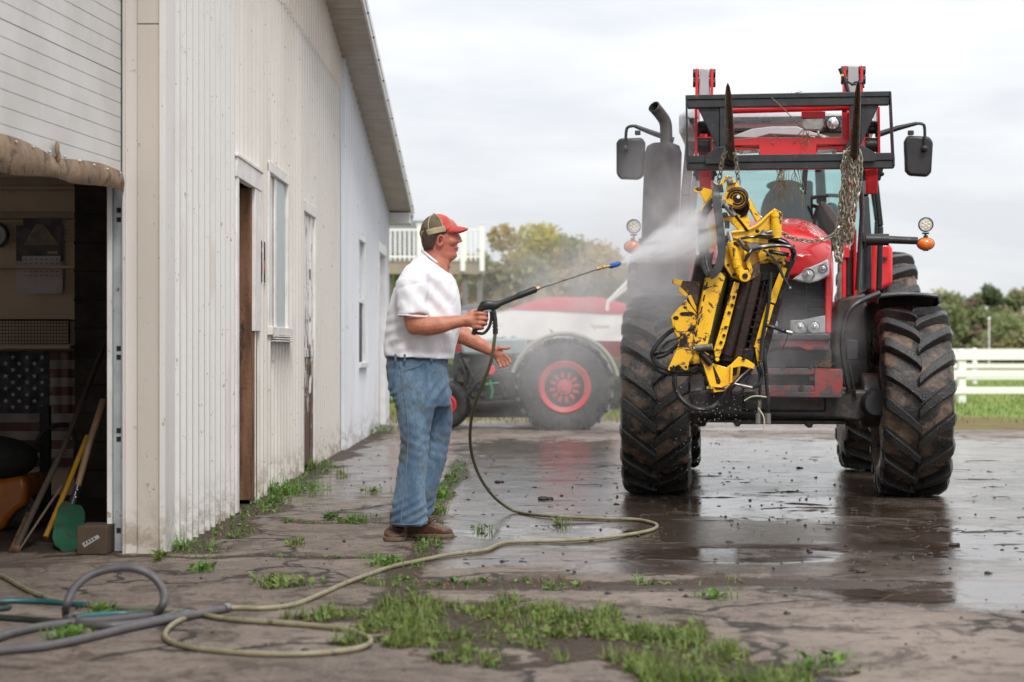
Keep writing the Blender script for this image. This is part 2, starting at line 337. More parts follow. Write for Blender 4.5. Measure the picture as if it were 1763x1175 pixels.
# ------------------------------------------------------------ ground
def vn(x, y, seed=0):
    xi = np.floor(x); yi = np.floor(y); xf = x - xi; yf = y - yi; u = xf * xf * (3 - 2 * xf); v = yf * yf * (3 - 2 * yf)
    def h(a, b):
        q = np.sin(a * 127.1 + b * 311.7 + seed * 74.7) * 43758.5453; return q - np.floor(q)
    return (h(xi, yi) * (1 - u) + h(xi + 1, yi) * u) * (1 - v) + (h(xi, yi + 1) * (1 - u) + h(xi + 1, yi + 1) * u) * v
def fbm(x, y, seed=0, o=5):
    s = 0; a = .5; t = 0
    for i in range(o): s = s + a * vn(x * 2 ** i + i * 5.3, y * 2 ** i + i * 3.1, seed + i); t += a; a *= .55
    return s / t
def sst(a, b, x):
    t = np.clip((x - a) / (b - a), 0, 1); return t * t * (3 - 2 * t)
def yard_fields(X, Y):
    n1 = fbm(X * 1.3, Y * 1.0, 1); n2 = fbm(X * 4, Y * 3, 2); n3 = fbm(X * .45, Y * .45, 3)
    jx = -.5 + (fbm(Y * .8, X * 0, 5) - .5) * .25
    soil = np.maximum(0, 1 - np.abs(X - jx) / (.07 + .16 * n2)) * sst(7.3, 8.2, Y) * (1 - sst(17, 19, Y))
    jy = 8.55 + (fbm(X * .8, Y * 0, 6) - .5) * .4
    soil = np.maximum(soil, np.maximum(0, 1 - np.abs(Y - jy) / (.10 + .35 * n2)) * sst(-.9, -.5, X) * (1 - sst(1.4, 2.2, X)))
    # grass patch in the foreground
    yc = np.interp(X, [-.7, -.2, .25, .65, .9], [7.45, 7.25, 7.05, 6.55, 6.2]); hw_ = np.interp(X, [-.85, -.5, .3, .8, 1.0], [.15, .75, .85, .75, .2])
    d = np.abs(Y - yc) / hw_ + 6 * np.maximum(0, -.75 - X) + 6 * np.maximum(0, X - .95)
    soil = np.maximum(soil, sst(1.25, .5, d + (n2 - .5) * 1.9 + (fbm(X * 7, Y * 6, 12) - .5) * 1.1))
    # wall base and left weeds
    soil = np.maximum(soil, sst(.4, .08, X + 1.83 + (n2 - .5) * .45) * sst(9.6, 10, Y) * .9)
    jl = 9.55 + (n1 - .5) * .8
    soil = np.maximum(soil, np.maximum(0, 1 - np.abs(Y - jl) / (.05 + .14 * n2)) * (X < -.5) * (X > -2.4) * .8)
    jl2 = 11.3 + (n1 - .5) * .9 - (X + .5) * .3
    soil = np.maximum(soil, np.maximum(0, 1 - np.abs(Y - jl2) / (.04 + .12 * n2)) * (X < -.5) * (X > -1.5) * .7)
    wet = sst(-.75, -.2, X + (n2 - .5) * .5) * sst(8.6, 9.3, Y + (n1 - .5) * .8)
    wet = np.maximum(wet, sst(1.0, 1.7, X + (n1 - .5)) * sst(7.4, 7.9, Y + (n2 - .5) * .5))
    wet = np.maximum(wet, .62 * sst(10.5, 14, Y + (n1 - .5) * 3))
    wet = wet * (1 - .75 * sst(20, 23, Y + (n2 - .5) * 3))
    def ell(cx, cy, rx, ry, am=.8):
        return 1 - (((X - cx) / rx) ** 2 + ((Y - cy) / ry) ** 2) + (n2 - .5) * am + (n1 - .5) * am
    pud = np.maximum.reduce([ell(.25, 10.75, .62, .62), ell(1.15, 9.72, .62, .42), ell(2.0, 8.25, .85, .42), ell(1.75, 12.6, 1.15, 1.1, 1.3) - .25, ell(2.6, 10.3, .55, 1.2, 1.3) - .1, ell(.75, 8.35, .4, .13, .7)])
    pud = sst(-.35, .45, pud)
    mud = sst(.42, .62, fbm(X * 2.2, Y * 1.6, 9) + .22 * sst(1.5, .3, np.abs(X - 1.35)) * sst(2.6, .6, np.abs(Y - 10.6)) - .06) * sst(8.3, 9.2, Y) * sst(-.6, .3, X)
    hgt = (n3 - .5) * .016 + (n2 - .5) * .006 - soil * .008
    hgt = hgt * (1 - pud) - .004 * pud
    return wet, pud, mud, soil, hgt
xs = np.concatenate([np.arange(-9, -3, .35), np.arange(-3, 5, .04), np.arange(5, 14, .35)])
ys = np.concatenate([np.arange(2, 5.4, .25), np.arange(5.4, 13.2, .035), np.arange(13.2, 24.4, .09)])
XX, YY = np.meshgrid(xs, ys); wet, pud, mud, soil, hgt = yard_fields(XX, YY)
ins = (XX < -2.05) & (YY > 5); hgt = np.where(ins, 0, hgt); wet = np.where(XX < -2, wet * 0, wet)
nx, ny = len(xs), len(ys)
Zg = hgt + .004
me = bpy.data.meshes.new('concrete_yard')
co = np.stack([XX, YY, Zg], -1).reshape(-1, 3)
idx = np.arange(nx * ny).reshape(ny, nx); fq = np.stack([idx[:-1, :-1], idx[:-1, 1:], idx[1:, 1:], idx[1:, :-1]], -1).reshape(-1, 4)
me.vertices.add(len(co)); me.vertices.foreach_set('co', co.ravel()); me.loops.add(fq.size); me.loops.foreach_set('vertex_index', fq.ravel())
me.polygons.add(len(fq)); me.polygons.foreach_set('loop_start', np.arange(0, fq.size, 4)); me.polygons.foreach_set('use_smooth', [True] * len(fq)); me.update()
for nm, ar in (('wet', wet), ('pud', pud), ('mud', mud), ('soil', soil)):
    a = me.attributes.new(nm, 'FLOAT', 'POINT'); a.data.foreach_set('value', ar.astype(np.float32).ravel())
yard = bpy.data.objects.new('concrete_yard', me); col.objects.link(yard); tag(yard, kind='structure')
def ground_z(x, y):
    i = min(max(np.searchsorted(xs, x) - 1, 0), nx - 2); j = min(max(np.searchsorted(ys, y) - 1, 0), ny - 2); return float(Zg[j, i])
def yardmat():
    q = NB('wet_cracked_concrete')
    W = q.attr('wet'); PU = q.attr('pud'); MU = q.attr('mud'); SO = q.attr('soil')
    base = q.mix(q.ramp(q.noise(1.1, 7, .62), .35, .65), (.32, .25, .20), (.16, .12, .093))
    lf = q.math('MULTIPLY', q.ramp(q.xyz()[0], 1.6, -1.2), q.ramp(q.noise(.55, 5, .6, off=12), .3, .6)); base = q.mix(q.math('MULTIPLY', lf, .68), base, (.15, .105, .073))
    base = q.mix(q.ramp(q.noise(9, 9, .85, off=14), .52, .57, 0, .8), base, (.06, .042, .03))
    base = q.mix(q.ramp(q.noise(60, 5, .7, off=3), .46, .66), base, (.22, .19, .17))
    base = q.mix(q.ramp(q.noise(7, 7, .7, off=6), .55, .68, 0, .6), base, (.11, .078, .055))
    v = q.n('ShaderNodeTexVoronoi'); v.feature = 'DISTANCE_TO_EDGE'; v.inputs['Scale'].default_value = .85
    vm_ = q.n('ShaderNodeVectorMath'); vm_.operation = 'ADD'; nz = q.n('ShaderNodeTexNoise'); nz.inputs['Scale'].default_value = 2.1; nz.inputs['Detail'].default_value = 6
    q.l(q.tc.outputs['Object'], nz.inputs['Vector']); sc = q.n('ShaderNodeVectorMath'); sc.operation = 'SCALE'; sc.inputs['Scale'].default_value = .7; q.l(nz.outputs['Color'], sc.inputs[0])
    q.l(q.tc.outputs['Object'], vm_.inputs[0]); q.l(sc.outputs[0], vm_.inputs[1]); q.l(vm_.outputs[0], v.inputs['Vector'])
    crk = q.math('MULTIPLY', q.ramp(q.math('ADD', v.outputs['Distance'], q.math('MULTIPLY', q.math('SUBTRACT', q.noise(12, 6, .75, off=31), .5), .09)), .026, .006), q.ramp(q.noise(1.1, 4, off=9), .40, .50))
    base = q.mix(q.ramp(q.noise(2.2, 9, .8, off=17, dist=.8), .52, .57, 0, .75), base, (.07, .046, .031)); base = q.mix(q.ramp(q.noise(16, 9, .9, off=18), .56, .60, 0, .7), base, (.36, .31, .27)); base = q.mix(crk, base, (.03, .022, .016))
    so = q.ramp(q.math('ADD', SO, q.math('MULTIPLY', q.math('SUBTRACT', q.noise(14, 7, .75), .5), 1.8)), .28, .5)
    base = q.mix(so, base, q.mix(q.ramp(q.noise(45, 5, .7), .4, .62), (.075, .045, .027), (.035, .024, .017)))
    mu = q.ramp(q.math('ADD', MU, q.math('MULTIPLY', q.math('SUBTRACT', q.noise(7, 8, .8, off=1, stretch=(.7, 1.8, 1)), .5), 3.4)), .45, .75, 0, .85)
    base = q.mix(mu, base, (.055, .036, .026))
    wn_ = q.math('ADD', W, q.math('MULTIPLY', q.math('SUBTRACT', q.noise(4, 8, .75, off=4), .5), 1.9)); w = q.ramp(wn_, .3, .62)
    base = q.mix(q.math('MULTIPLY', w, .50), base, (.03, .021, .016)); PU = q.ramp(q.math('ADD', PU, q.math('ADD', q.math('MULTIPLY', q.math('SUBTRACT', q.noise(4.5, 8, .75, off=21), .5), 3.4), q.math('MULTIPLY', q.math('SUBTRACT', q.noise(14, 8, .8, off=22), .5), 2.6))), .45, .85); base = q.mix(q.math('MULTIPLY', PU, .6), base, (.05, .032, .022))
    film = q.math('MULTIPLY', w, q.ramp(q.noise(3.2, 8, .8, off=7, stretch=(.8, 1.2, 1)), .38, .52))
    film = q.math('MAXIMUM', q.math('MULTIPLY', film, .80), PU); spk = q.ramp(q.noise(6, 9, .88, off=15, stretch=(.7, 1.5, 1)), .51, .56); film = q.math('MULTIPLY', film, q.math('SUBTRACT', 1, q.math('MULTIPLY', spk, q.math('SUBTRACT', .8, q.math('MULTIPLY', PU, .45)))))
    pit = q.math('MULTIPLY', q.ramp(q.noise(34, 5, .7, off=8), .55, .66), q.math('SUBTRACT', 1, PU))
    film = q.math('MULTIPLY', film, q.math('SUBTRACT', 1, q.math('MULTIPLY', pit, .55)))
    film = q.math('MULTIPLY', film, q.math('SUBTRACT', 1, q.math('MULTIPLY', mu, q.math('SUBTRACT', .6, q.math('MULTIPLY', PU, .6)))))
    rr = q.mix(w, (.72, .72, .72), (.17, .17, .17)); rr = q.mix(film, rr, (.115, .115, .115)); rr = q.mix(PU, rr, (.05, .05, .05)); rr = q.mix(q.math('MULTIPLY', so, .8), rr, (.85, .85, .85))
    q.set('Base Color', base); q.set('Roughness', rr); q.set('IOR', 1.48)
    hb = q.math('ADD', q.noise(50, 6, .8), q.math('MULTIPLY', q.noise(9, 8, .75, off=2), 2.6)); hb = q.math('SUBTRACT', hb, q.math('MULTIPLY', crk, 2.0)); hb = q.math('ADD', hb, q.math('MULTIPLY', so, q.noise(50, 5, .7, off=5)))
    b1 = q.n('ShaderNodeBump'); b1.inputs['Distance'].default_value = .008; q.l(hb, b1.inputs['Height']); q.l(q.math('SUBTRACT', q.math('SUBTRACT', q.math('SUBTRACT', .9, q.math('MULTIPLY', w, .68)), q.math('MULTIPLY', film, .17)), q.math('MULTIPLY', PU, .03)), b1.inputs['Strength'])
    q.l(b1.outputs[0], q.b.inputs['Normal']); return q.m
me.materials.append(yardmat())
# whole ground: gravel lane behind the yard, then grass to the horizon
def groundmat():
    q = NB('gravel_and_grass'); X, Y, Z = q.xyz()
    e = q.math('ADD', Y, q.math('MULTIPLY', q.math('SUBTRACT', q.noise(.5, 6, .65), .5), 4.5)); e = q.math('ADD', e, q.ramp(X, 4, 6.5, 0, 4.2))
    g = q.mix(q.ramp(q.noise(9, 7, .7), .38, .62), (.30, .25, .23), (.16, .13, .12)); g = q.mix(q.ramp(q.noise(1.4, 5, off=3), .52, .62, 0, .6), g, (.11, .085, .06))
    rough = q.mix(q.ramp(q.noise(1.1, 5, off=5), .50, .60), (.75, .75, .75), (.12, .12, .12))
    tr = q.mix(q.ramp(q.noise(2.2, 6, .65, off=7), .4, .6), (.14, .145, .035), (.15, .085, .04)); f = q.ramp(e, 27.3, 28.6)
    gr = q.mix(q.ramp(q.noise(.35, 6, .6, off=2), .38, .62), (.13, .215, .03), (.20, .25, .045)); gr = q.mix(q.ramp(q.noise(6, 5, .7), .45, .7, 0, .6), gr, (.085, .14, .02))
    fld = q.mix(q.ramp(q.noise(.12, 5), .4, .6), (.20, .16, .075), (.16, .17, .05)); gr = q.mix(q.ramp(Y, 70, 90), gr, fld)
    gg = q.mix(q.ramp(e, 32, 35.5), tr, gr); c = q.mix(f, g, gg); q.set('Base Color', c); q.set('Roughness', q.mix(f, rough, (.9, .9, .9))); q.set('Specular IOR Level', .35)
    q.bump(q.math('ADD', q.noise(40, 6, .7), q.noise(7, 5, off=2)), .5, .03); return q.m
g = MB(); n = 60
gx = [-1500, -400, -120, -60, -30, -15, 0, 8, 16, 30, 60, 120, 400, 1500]; gy = [-40, 0, 5, 10, 20, 24, 27, 30, 34, 38, 44, 50, 60, 80, 120, 200, 500, 2600]
def gzf(x, y): return 0.0
g.add([(x, y, gzf(x, y)) for y in gy for x in gx], [(j * len(gx) + i, j * len(gx) + i + 1, (j + 1) * len(gx) + i + 1, (j + 1) * len(gx) + i) for j in range(len(gy) - 1) for i in range(len(gx) - 1)])
# the ground lies clearly below the uneven yard slab
for i, v in enumerate(g.v): g.v[i] = (v[0], v[1], -.02 if v[1] < 24 else v[2] - .008)
tag(g.build('ground', groundmat(), angle=180), kind='structure')

# ------------------------------------------------------------ barn
WX = -1.83; Y0, Y1 = 10.04, 26.72
def rake(y): return 3.06 + (26.72 - y) * .158
barn = thing('barn', 'long off-white corrugated metal barn with rotten door frames and a sloping eave', 'barn', (WX, 10.0, 0))
def corr(mb, x, y0, y1, z0, z1, pat, per):
    pts = [(y0, 0)]; k = math.floor(y0 / per) * per
    while k < y1:
        for dy, dx in pat:
            if y0 < k + dy < y1: pts.append((k + dy, dx))
        k += per
    pts.append((y1, 0)); vs = []
    for y, dx in pts:
        for z in (z0, z1): vs.append((x + dx, y, rake(y) - .01 if z is None else z))
    mb.add(vs, [(2 * i, 2 * i + 2, 2 * i + 3, 2 * i + 1) for i in range(len(pts) - 1)])
PN = [(0, 0), (.07, 0), (.073, .027), (.100, .027), (.104, 0), (.135, 0), (.140, .008), (.148, .008), (.153, 0), (.168, 0), (.173, .008), (.181, .008), (.186, 0)]
PF = [(0, 0), (.10, 0), (.105, .045), (.15, .045), (.155, 0)]
D1 = (12.24, 12.98, 0, 2.20); W1 = (13.86, 15.1, 1.23, 2.47); D2 = (16.12, 17.2, 0, 2.36); W2 = (21.55, 22.6, .90, 2.44); D3 = (24.7, 26.25, 0, 2.5)
w = MB(); SE = 3.86; YS = 19.6
edges = [Y0]
for o_ in (D1, W1, D2): edges += [o_[0], o_[1]]
edges.append(YS)
for i in range(0, len(edges) - 1, 2): corr(w, WX, edges[i], edges[i + 1], -.02, SE, PN, .2)
for o_ in (D1, W1, D2): corr(w, WX, o_[0], o_[1], o_[3], SE, PN, .2)
corr(w, WX, W1[0], W1[1], -.02, W1[2], PN, .2)
w.build('wall', M['cream'], barn, angle=20, recalc=False, world=True)
w = MB(); corr(w, WX + .014, Y0, YS, SE - .06, None, PN, .2); w.build('upper_wall', M['cream2'], barn, angle=20, recalc=False, world=True)
w = MB()
for a, b in ((YS, W2[0]), (W2[1], D3[0]), (D3[1], Y1)): corr(w, WX + .022, a, b, -.02, None, PF, .28)
corr(w, WX + .022, W2[0], W2[1], W2[3], None, PF, .28); corr(w, WX + .022, W2[0], W2[1], -.02, W2[2], PF, .28); corr(w, WX + .022, D3[0], D3[1], D3[3], None, PF, .28)
w.build('far_wall', M['bluewhite'], barn, angle=20, recalc=False, world=True)
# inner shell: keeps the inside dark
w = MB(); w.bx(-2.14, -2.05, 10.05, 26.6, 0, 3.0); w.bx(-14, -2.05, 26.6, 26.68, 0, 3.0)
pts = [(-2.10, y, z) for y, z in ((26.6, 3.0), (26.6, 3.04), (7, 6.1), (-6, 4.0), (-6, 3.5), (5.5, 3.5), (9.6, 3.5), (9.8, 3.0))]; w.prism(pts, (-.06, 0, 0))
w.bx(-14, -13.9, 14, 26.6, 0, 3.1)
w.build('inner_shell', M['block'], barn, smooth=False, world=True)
# corner post: three folded strips facing the lane
yF = 9.80
w = MB(); w.bx(-2.045, -1.975, yF, yF + .20, -.01, 6); w.bx(-2.05, -2.035, yF - .03, yF + .1, -.01, 6); w.build('corner_jamb', siding('jamb_strip', (.68, .63, .59), (.61, .56, .51), .68), barn, .003, world=True)
w = MB(); w.bx(-1.975, -1.858, yF - .012, yF + .21, 2.79 - .0, 6); w.bx(-1.975, -1.858, yF - .008, yF + .21, -.01, 2.787); w.build('corner_post', siding('corner_beige', (.58, .52, .455), (.53, .47, .405), .68), barn, .004, world=True)
w = MB(); w.bx(-1.858, -1.823, yF - .022, yF + .26, -.02, 6); w.build('corner_trim', siding('corner_trim_white', (.72, .70, .67), (.65, .625, .59), .68), barn, .004, world=True)
# roof, rake soffit, drip edge and boxed return
def rslab(mb, x0, x1, y0, y1, dz, th, f=rake):
    vs = [(x, y, f(y) + dz + t) for t in (0, th) for y in (y0, y1) for x in (x0, x1)]
    mb.add(vs, [(0, 1, 3, 2), (4, 6, 7, 5), (0, 4, 5, 1), (2, 3, 7, 6), (0, 2, 6, 4), (1, 5, 7, 3)])
rb = lambda y: rake(7) - (7 - y) * .158
w = MB(); rslab(w, -14.2, -1.45, 7, 27.15, .06, .07); rslab(w, -14.2, -1.45, -6.3, 7, .06, .07, rb); w.build('roof', M['soffit'], barn, smooth=False, world=True)
w = MB(); y = 7.0
while y < 26.7:                       # soffit boards, each a hair lower at its lap
    rslab(w, WX + .03, -1.46, y, y + .148, .0 - .004, .012); rslab(w, WX + .03, -1.46, y + .148, y + .16, .004, .008); y += .16
w.build('soffit', M['soffit'], barn, smooth=False, world=True)
w = MB(); rslab(w, -1.46, -1.435, 7, 27.14, -.02, .16); rslab(w, -1.435, -1.425, 7, 27.14, .05, .085); w.build('rake_trim', M['trimclean'], barn, .004, world=True)
w = MB()
for i in range(26): yy = 8 + i * .74; w.ball((-1.422, yy, rake(yy) + .01), .012, 5)
w.build('trim_screws', M['dark'], barn, world=True)
w = MB(); w.bx(WX + .03, -1.47, 26.72, 27.12, 2.88, 3.02); w.bx(WX + .03, -1.455, 26.70, 27.14, 2.875, 2.895); w.build('eave_return', M['trimclean'], barn, .004, world=True)
w = MB(); w.bx(-14.2, -1.45, 27.15, 27.28, 2.92, 3.03); w.build('gutter', M['trimclean'], barn, .01, world=True)
# -- openings along the wall
w = MB(); w.bx(WX - .01, WX + .035, D1[0] - .10, D1[0], 0, D1[3] + .12); w.bx(WX - .01, WX + .04, D1[0] - .12, D1[1] + .34, D1[3], D1[3] + .13); w.bx(WX - .01, WX + .05, D1[0] - .14, D1[1] + .37, D1[3] + .13, D1[3] + .155); w.bx(WX - .01, WX + .035, D1[1] + .02, D1[1] + .32, 1.20, D1[3])
fr = w.build('door_frame', M['trimw'], barn, .005, world=True); fr['label'] = 'white door frame with its lower part gone'
w = MB(); w.bx(WX - .11, WX + .012, D1[1] - .03, D1[1] + .03, 0.02, D1[3]); w.bx(WX - .10, WX + .02, D1[1] + .03, D1[1] + .22, 0.02, 1.20)
jj = w.build('door_jamb', M['rotwood'], barn, .006, world=True); jj['label'] = 'bare rotten brown door jamb'
w = MB(); w.bx(WX - .15, WX - .11, D1[0], D1[1] - .06, .03, D1[3]); dr = w.build('door', M['door_in'], barn, .004, world=True)
w = MB(); [w.bx(WX - .125, WX - .10, D1[1] - .03, D1[1] - .018, z, z + .1) for z in (.35, 1.15, 1.85)]; w.build('hinge', M['rust'], dr, world=True)
w = MB(); w.bx(WX + .012, WX + .02, 13.44, 13.64, 1.56, 1.86); sg = w.build('wall_plaque', M['dark'], barn, .003, world=True); sg['label'] = 'small dark plaque with a red band beside the door'
w = MB(); w.bx(WX + .019, WX + .022, 13.45, 13.63, 1.62, 1.72); w.build('red_band', M['redfade'], sg, world=True)
w = MB(); w.ball((WX + .021, 13.5, 1.79), (.003, .05, .03), 8); w.build('pale_mark', M['trimclean'], sg, world=True)
def frame(o_, c, d=.02, x=WX, bot=True):
    w = MB(); y0, y1, z0, z1 = o_; a = x - .09; b = x + d
    w.bx(a, b, y0, y0 + c, z0, z1); w.bx(a, b, y1 - c, y1, z0, z1); w.bx(a, b + .004, y0, y1, z1 - c, z1 + .012)
    if bot: w.bx(a, b + .03, y0 - .03, y1 + .03, z0 - .05, z0 + .012)
    return w
w = frame(W1, .07); w1 = w.build('window', M['trimw'], barn, .004, world=True); w1['label'] = 'narrow window with weathered frame between the two doors'
w = MB(); w.bx(WX - .015, WX - .0, W1[0] + .50, W1[0] + .60, W1[2], W1[3] - .07); w.bx(WX - .05, WX - .018, W1[0] + .26, W1[0] + .5, W1[2], W1[3] - .07); w.build('sash', M['trimw'], w1, .004, world=True)
w = MB(); w.bx(WX - .015, WX - .005, W1[0] + .6, W1[1] - .07, W1[2] + .01, W1[3] - .07); w.build('pane', mat('milky_pane', (.45, .5, .5), (.38, .43, .44), 2, .4, rvar=.03), w1, world=True)
w = MB(); w.bx(WX - .1, WX - .085, W1[0] + .07, W1[1], W1[2], W1[3]); w.build('dark_pane', M['winglass'], w1, world=True)
w = MB(); [w.bx(WX, WX + .06, W1[0] + .02 + i * .0, W1[1], W1[2] - .10 + i * .018, W1[2] - .09 + i * .018) for i in range(3)]; w.build('sill', M['trimw'], w1, .003, world=True)
w = frame(D2, .08, bot=False); d2 = w.build('second_door', M['trimw'], barn, .004, world=True); d2['label'] = 'closed door with white paint peeling to bare wood'
w = MB(); w.bx(WX - .04, WX - .012, D2[0] + .16, D2[1] - .08, .04, D2[3] - .08); w.bx(WX - .012, WX - .002, D2[1] - .30, D2[1] - .08, .04, D2[3] - .08); w.bx(WX - .012, WX + .002, D2[0] + .16, D2[1] - .08, 1.0, 1.07); w.build('door_leaf', M['peel'], d2, .003, world=True)
w = frame(W2, .09, .03, WX + .02); w2 = w.build('far_window', M['trimclean'], barn, .005, world=True); w2['label'] = 'far sash window with a dark screen in its lower half'
w = MB(); w.bx(WX - .03, WX + .0, W2[0] + .09, W2[1] - .09, 1.66, W2[3] - .09); w.build('upper_pane', mat('blind_behind_glass', (.62, .64, .66), rough=.2), w2, world=True)
w = MB(); w.bx(WX - .02, WX + .03, W2[0] + .09, W2[1] - .09, 1.62, 1.67); w.build('meeting_rail', M['trimclean'], w2, .003, world=True)
w = MB(); w.bx(WX - .01, WX + .015, W2[0] + .09, W2[1] - .09, W2[2], 1.62); w.build('screen', M['screen'], w2, world=True)
w = frame(D3, .13, .04, WX + .02, bot=False); d3 = w.build('far_door', M['trimclean'], barn, .005, world=True); d3['label'] = 'white door at the far corner of the barn'
w = MB(); w.bx(WX - .06, WX - .02, D3[0] + .13, D3[1] - .13, .02, D3[3] - .13); w.build('door_leaf', M['trimw'], d3, .003, world=True)

# -- overhead door beside the post, running toward the camera on a slight angle
dirv = Vector((-.107, -1, 0)).normalized(); dn = Vector((dirv.y, -dirv.x, 0)) * -1
if dn.x < 0: dn = -dn
A0 = Vector((-2.052, 9.76, 0))
def dp(s, z, o=0): return A0 + dirv * s + dn * o + Vector((0, 0, z))
w = MB(); L = 4.3; z = 1.985; i = 0; prof = []
while z < 4.2:
    g_ = .012 if i % 7 == 6 else .004; prof += [(z, 0.0), (z + .071, .0), (z + .074, -g_), (z + .0765, -g_)]; z += .0765; i += 1
nn = len(prof); sag = lambda s: .0
w.add([dp(s, z_, o_) for s in (0.01, L) for z_, o_ in prof], [(k, k + 1, k + 1 + nn, k + nn) for k in range(nn - 1)])
w.add([dp(.01, 1.985, -.05), dp(L, 1.985, -.05), dp(L, 4.2, -.05), dp(.01, 4.2, -.05)], [(0, 1, 2, 3)]); w.add([dp(.01, 1.985, 0), dp(L, 1.985, 0), dp(L, 1.985, -.05), dp(.01, 1.985, -.05)], [(0, 1, 2, 3)])
od = w.build('overhead_door', M['doorpanel'], barn, angle=15, recalc=False, world=True); od['label'] = 'white ribbed overhead door raised halfway'
w = MB(); ns = 60; rings = []
for k in range(ns + 1):
    s = L * k / ns; top = 2.005 + .012 * math.sin(s * 5) - .014 * math.exp(-((s - 1.0) / .15) ** 2); bot = 1.895 + .010 * math.sin(s * 2.6 + .4) + .008 * math.sin(s * 7) - .02 * s * (s < 2) ; o_ = .012 + .01 * math.sin(s * 14) + .006 * math.sin(s * 31)
    rings.append([dp(s, top, .006), dp(s, (top + bot) / 2, .012 + o_ * .6), dp(s, bot, o_), dp(s, bot, o_ - .006), dp(s, (top + bot) / 2, .004 + o_ * .6), dp(s, top, .001)])
w.loft(rings); w.build('canvas_seal', M['canvas'], od, angle=180, world=True)
w = MB(); [w.ball(dp(.05 + .21 * k, 1.995, .012), .008, 5) for k in range(18)]; w.build('seal_nails', M['chrome'], od, world=True)
w = MB(); w.ball(dp(1.02, 2.02, .02), (.012, .02, .035), 8); w.ball(dp(1.0, 1.985, .02), (.012, .018, .03), 8); w.build('torn_knot', M['canvas'], od, world=True)
w = MB(); q0 = dp(L, 0); w.beam(q0 + Vector((0, 0, 2)), q0 + Vector((-.6, -9.5, 2)), .1, 4, ); w.beam(dp(-.0, 4.4, -.03), dp(L, 4.4, -.03), .1, .6); w.build('side_wall', M['cream2'], barn, smooth=False, world=True)
# galvanised track just inside
w = MB(); tx = -2.145; w.bx(tx, tx + .028, 9.84, 9.90, 0, 3.3); w.build('door_track', M['trimw'], barn, .003, world=True)
w = MB(); w.bx(tx + .028, tx + .088, 9.872, 9.885, 0, 3.3); tk = w.build('track_plate', M['galv'], barn, .002, world=True)
w = MB(); [w.bx(tx + .045, tx + .068, 9.868, 9.875, z, z + .026) for z in (1.02, 1.066, .06 + .92 - .35, .585, .1, 1.75, 1.80)]; w.build('track_slots', M['dark'], tk, world=True)
w = MB(); w.bx(tx + .075, tx + .095, 9.86, 9.90, .95, 1.02); w.bx(tx + .075, tx + .095, 9.86, 9.90, .02, .08); w.build('track_bracket', M['galv'], tk, .002, world=True)
# -- inside
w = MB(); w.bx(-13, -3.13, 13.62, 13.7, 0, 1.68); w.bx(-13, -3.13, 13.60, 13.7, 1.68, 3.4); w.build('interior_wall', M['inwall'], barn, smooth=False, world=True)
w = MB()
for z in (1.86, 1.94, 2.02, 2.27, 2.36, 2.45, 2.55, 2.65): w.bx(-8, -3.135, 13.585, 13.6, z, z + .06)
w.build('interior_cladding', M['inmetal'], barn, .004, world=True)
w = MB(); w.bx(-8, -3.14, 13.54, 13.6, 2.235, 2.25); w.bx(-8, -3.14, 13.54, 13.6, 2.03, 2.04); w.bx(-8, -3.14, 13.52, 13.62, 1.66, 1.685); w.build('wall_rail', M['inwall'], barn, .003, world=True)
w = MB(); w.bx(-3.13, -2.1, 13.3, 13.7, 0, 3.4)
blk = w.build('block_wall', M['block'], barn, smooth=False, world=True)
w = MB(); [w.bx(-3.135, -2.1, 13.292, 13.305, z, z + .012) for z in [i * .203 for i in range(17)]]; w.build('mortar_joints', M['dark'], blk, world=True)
w = MB(); w.bx(-8, -2.14, 4, 13.6, 3.4, 3.45); w.bx(-8.1, -8, 4, 10.2, 0, 3.45); w.build('ceiling', M['block'], barn, smooth=False, world=True)  # ceiling, plus an unseen partial left wall added to dim the room
# ------------------------------------------------------------ things inside the garage (seen through the half raised door)
YB = 13.58
def rectp(mb, x0, y0, x1, y1, Y, t=.01):
    a = P(x0, y1, Y); b = P(x1, y0, Y); mb.bx(a.x, b.x, Y - t, Y, a.z, b.z)
cal = thing('wall_calendar', 'paper calendar with a mountain picture above the month sheet, hung on the garage wall', 'calendar', P(70, 505, YB))
w = MB(); rectp(w, 28, 388, 110, 450, YB, .004); rectp(w, 40, 375, 105, 440, YB - .006, .003); w.build('picture_sheet', mat('dark_calendar_art', (.03, .025, .03), (.08, .04, .03), 6), cal, world=True)
w = MB(); w.prism([P(x, y, YB - .012) for x, y in ((40, 423), (52, 402), (62, 386), (74, 386), (88, 404), (103, 422))], (0, .002, 0)); w.build('mountain', mat('calendar_mountain', (.30, .22, .10), (.12, .09, .06), 9), cal, world=True)
w = MB(); rectp(w, 38, 441, 104, 480, YB - .01, .003); rectp(w, 28, 452, 108, 500, YB - .004, .003); rectp(w, 30, 500, 106, 506, YB - .002, .002); w.build('month_sheet', mat('calendar_paper', (.52, .45, .40)), cal, world=True)
w = MB()
for i in range(7):
    for j in range(5): a = P(42 + i * 9, 446 + j * 7, YB - .0145); w.bx(a.x, a.x + .02, YB - .0145, YB - .0138, a.z - .008, a.z)
w.build('dates', mat('calendar_ink', (.22, .19, .18)), cal, world=True)
w = MB(); rectp(w, 82, 433, 99, 437, YB - .012, .002); w.build('gold_strip', mat('calendar_gold', (.5, .3, .05)), cal, world=True)
w = MB(); c = P(-8, 405, YB - .02); w.lathe([(.001, 0), (.085, 0), (.085, .02), (.001, .02)], c, 'y', 32); ck = w.build('wall_clock', mat('clock_face', (.5, .42, .34)), None); tag(ck, 'round wall clock with a dark rim at the left edge of the garage', 'clock')
w = MB(); w.tube([c + Vector((.085 * math.cos(a), -.002, .085 * math.sin(a))) for a in [i * math.pi / 16 for i in range(32)]], .012, 6, closed=True); w.build('rim', M['black'], ck)
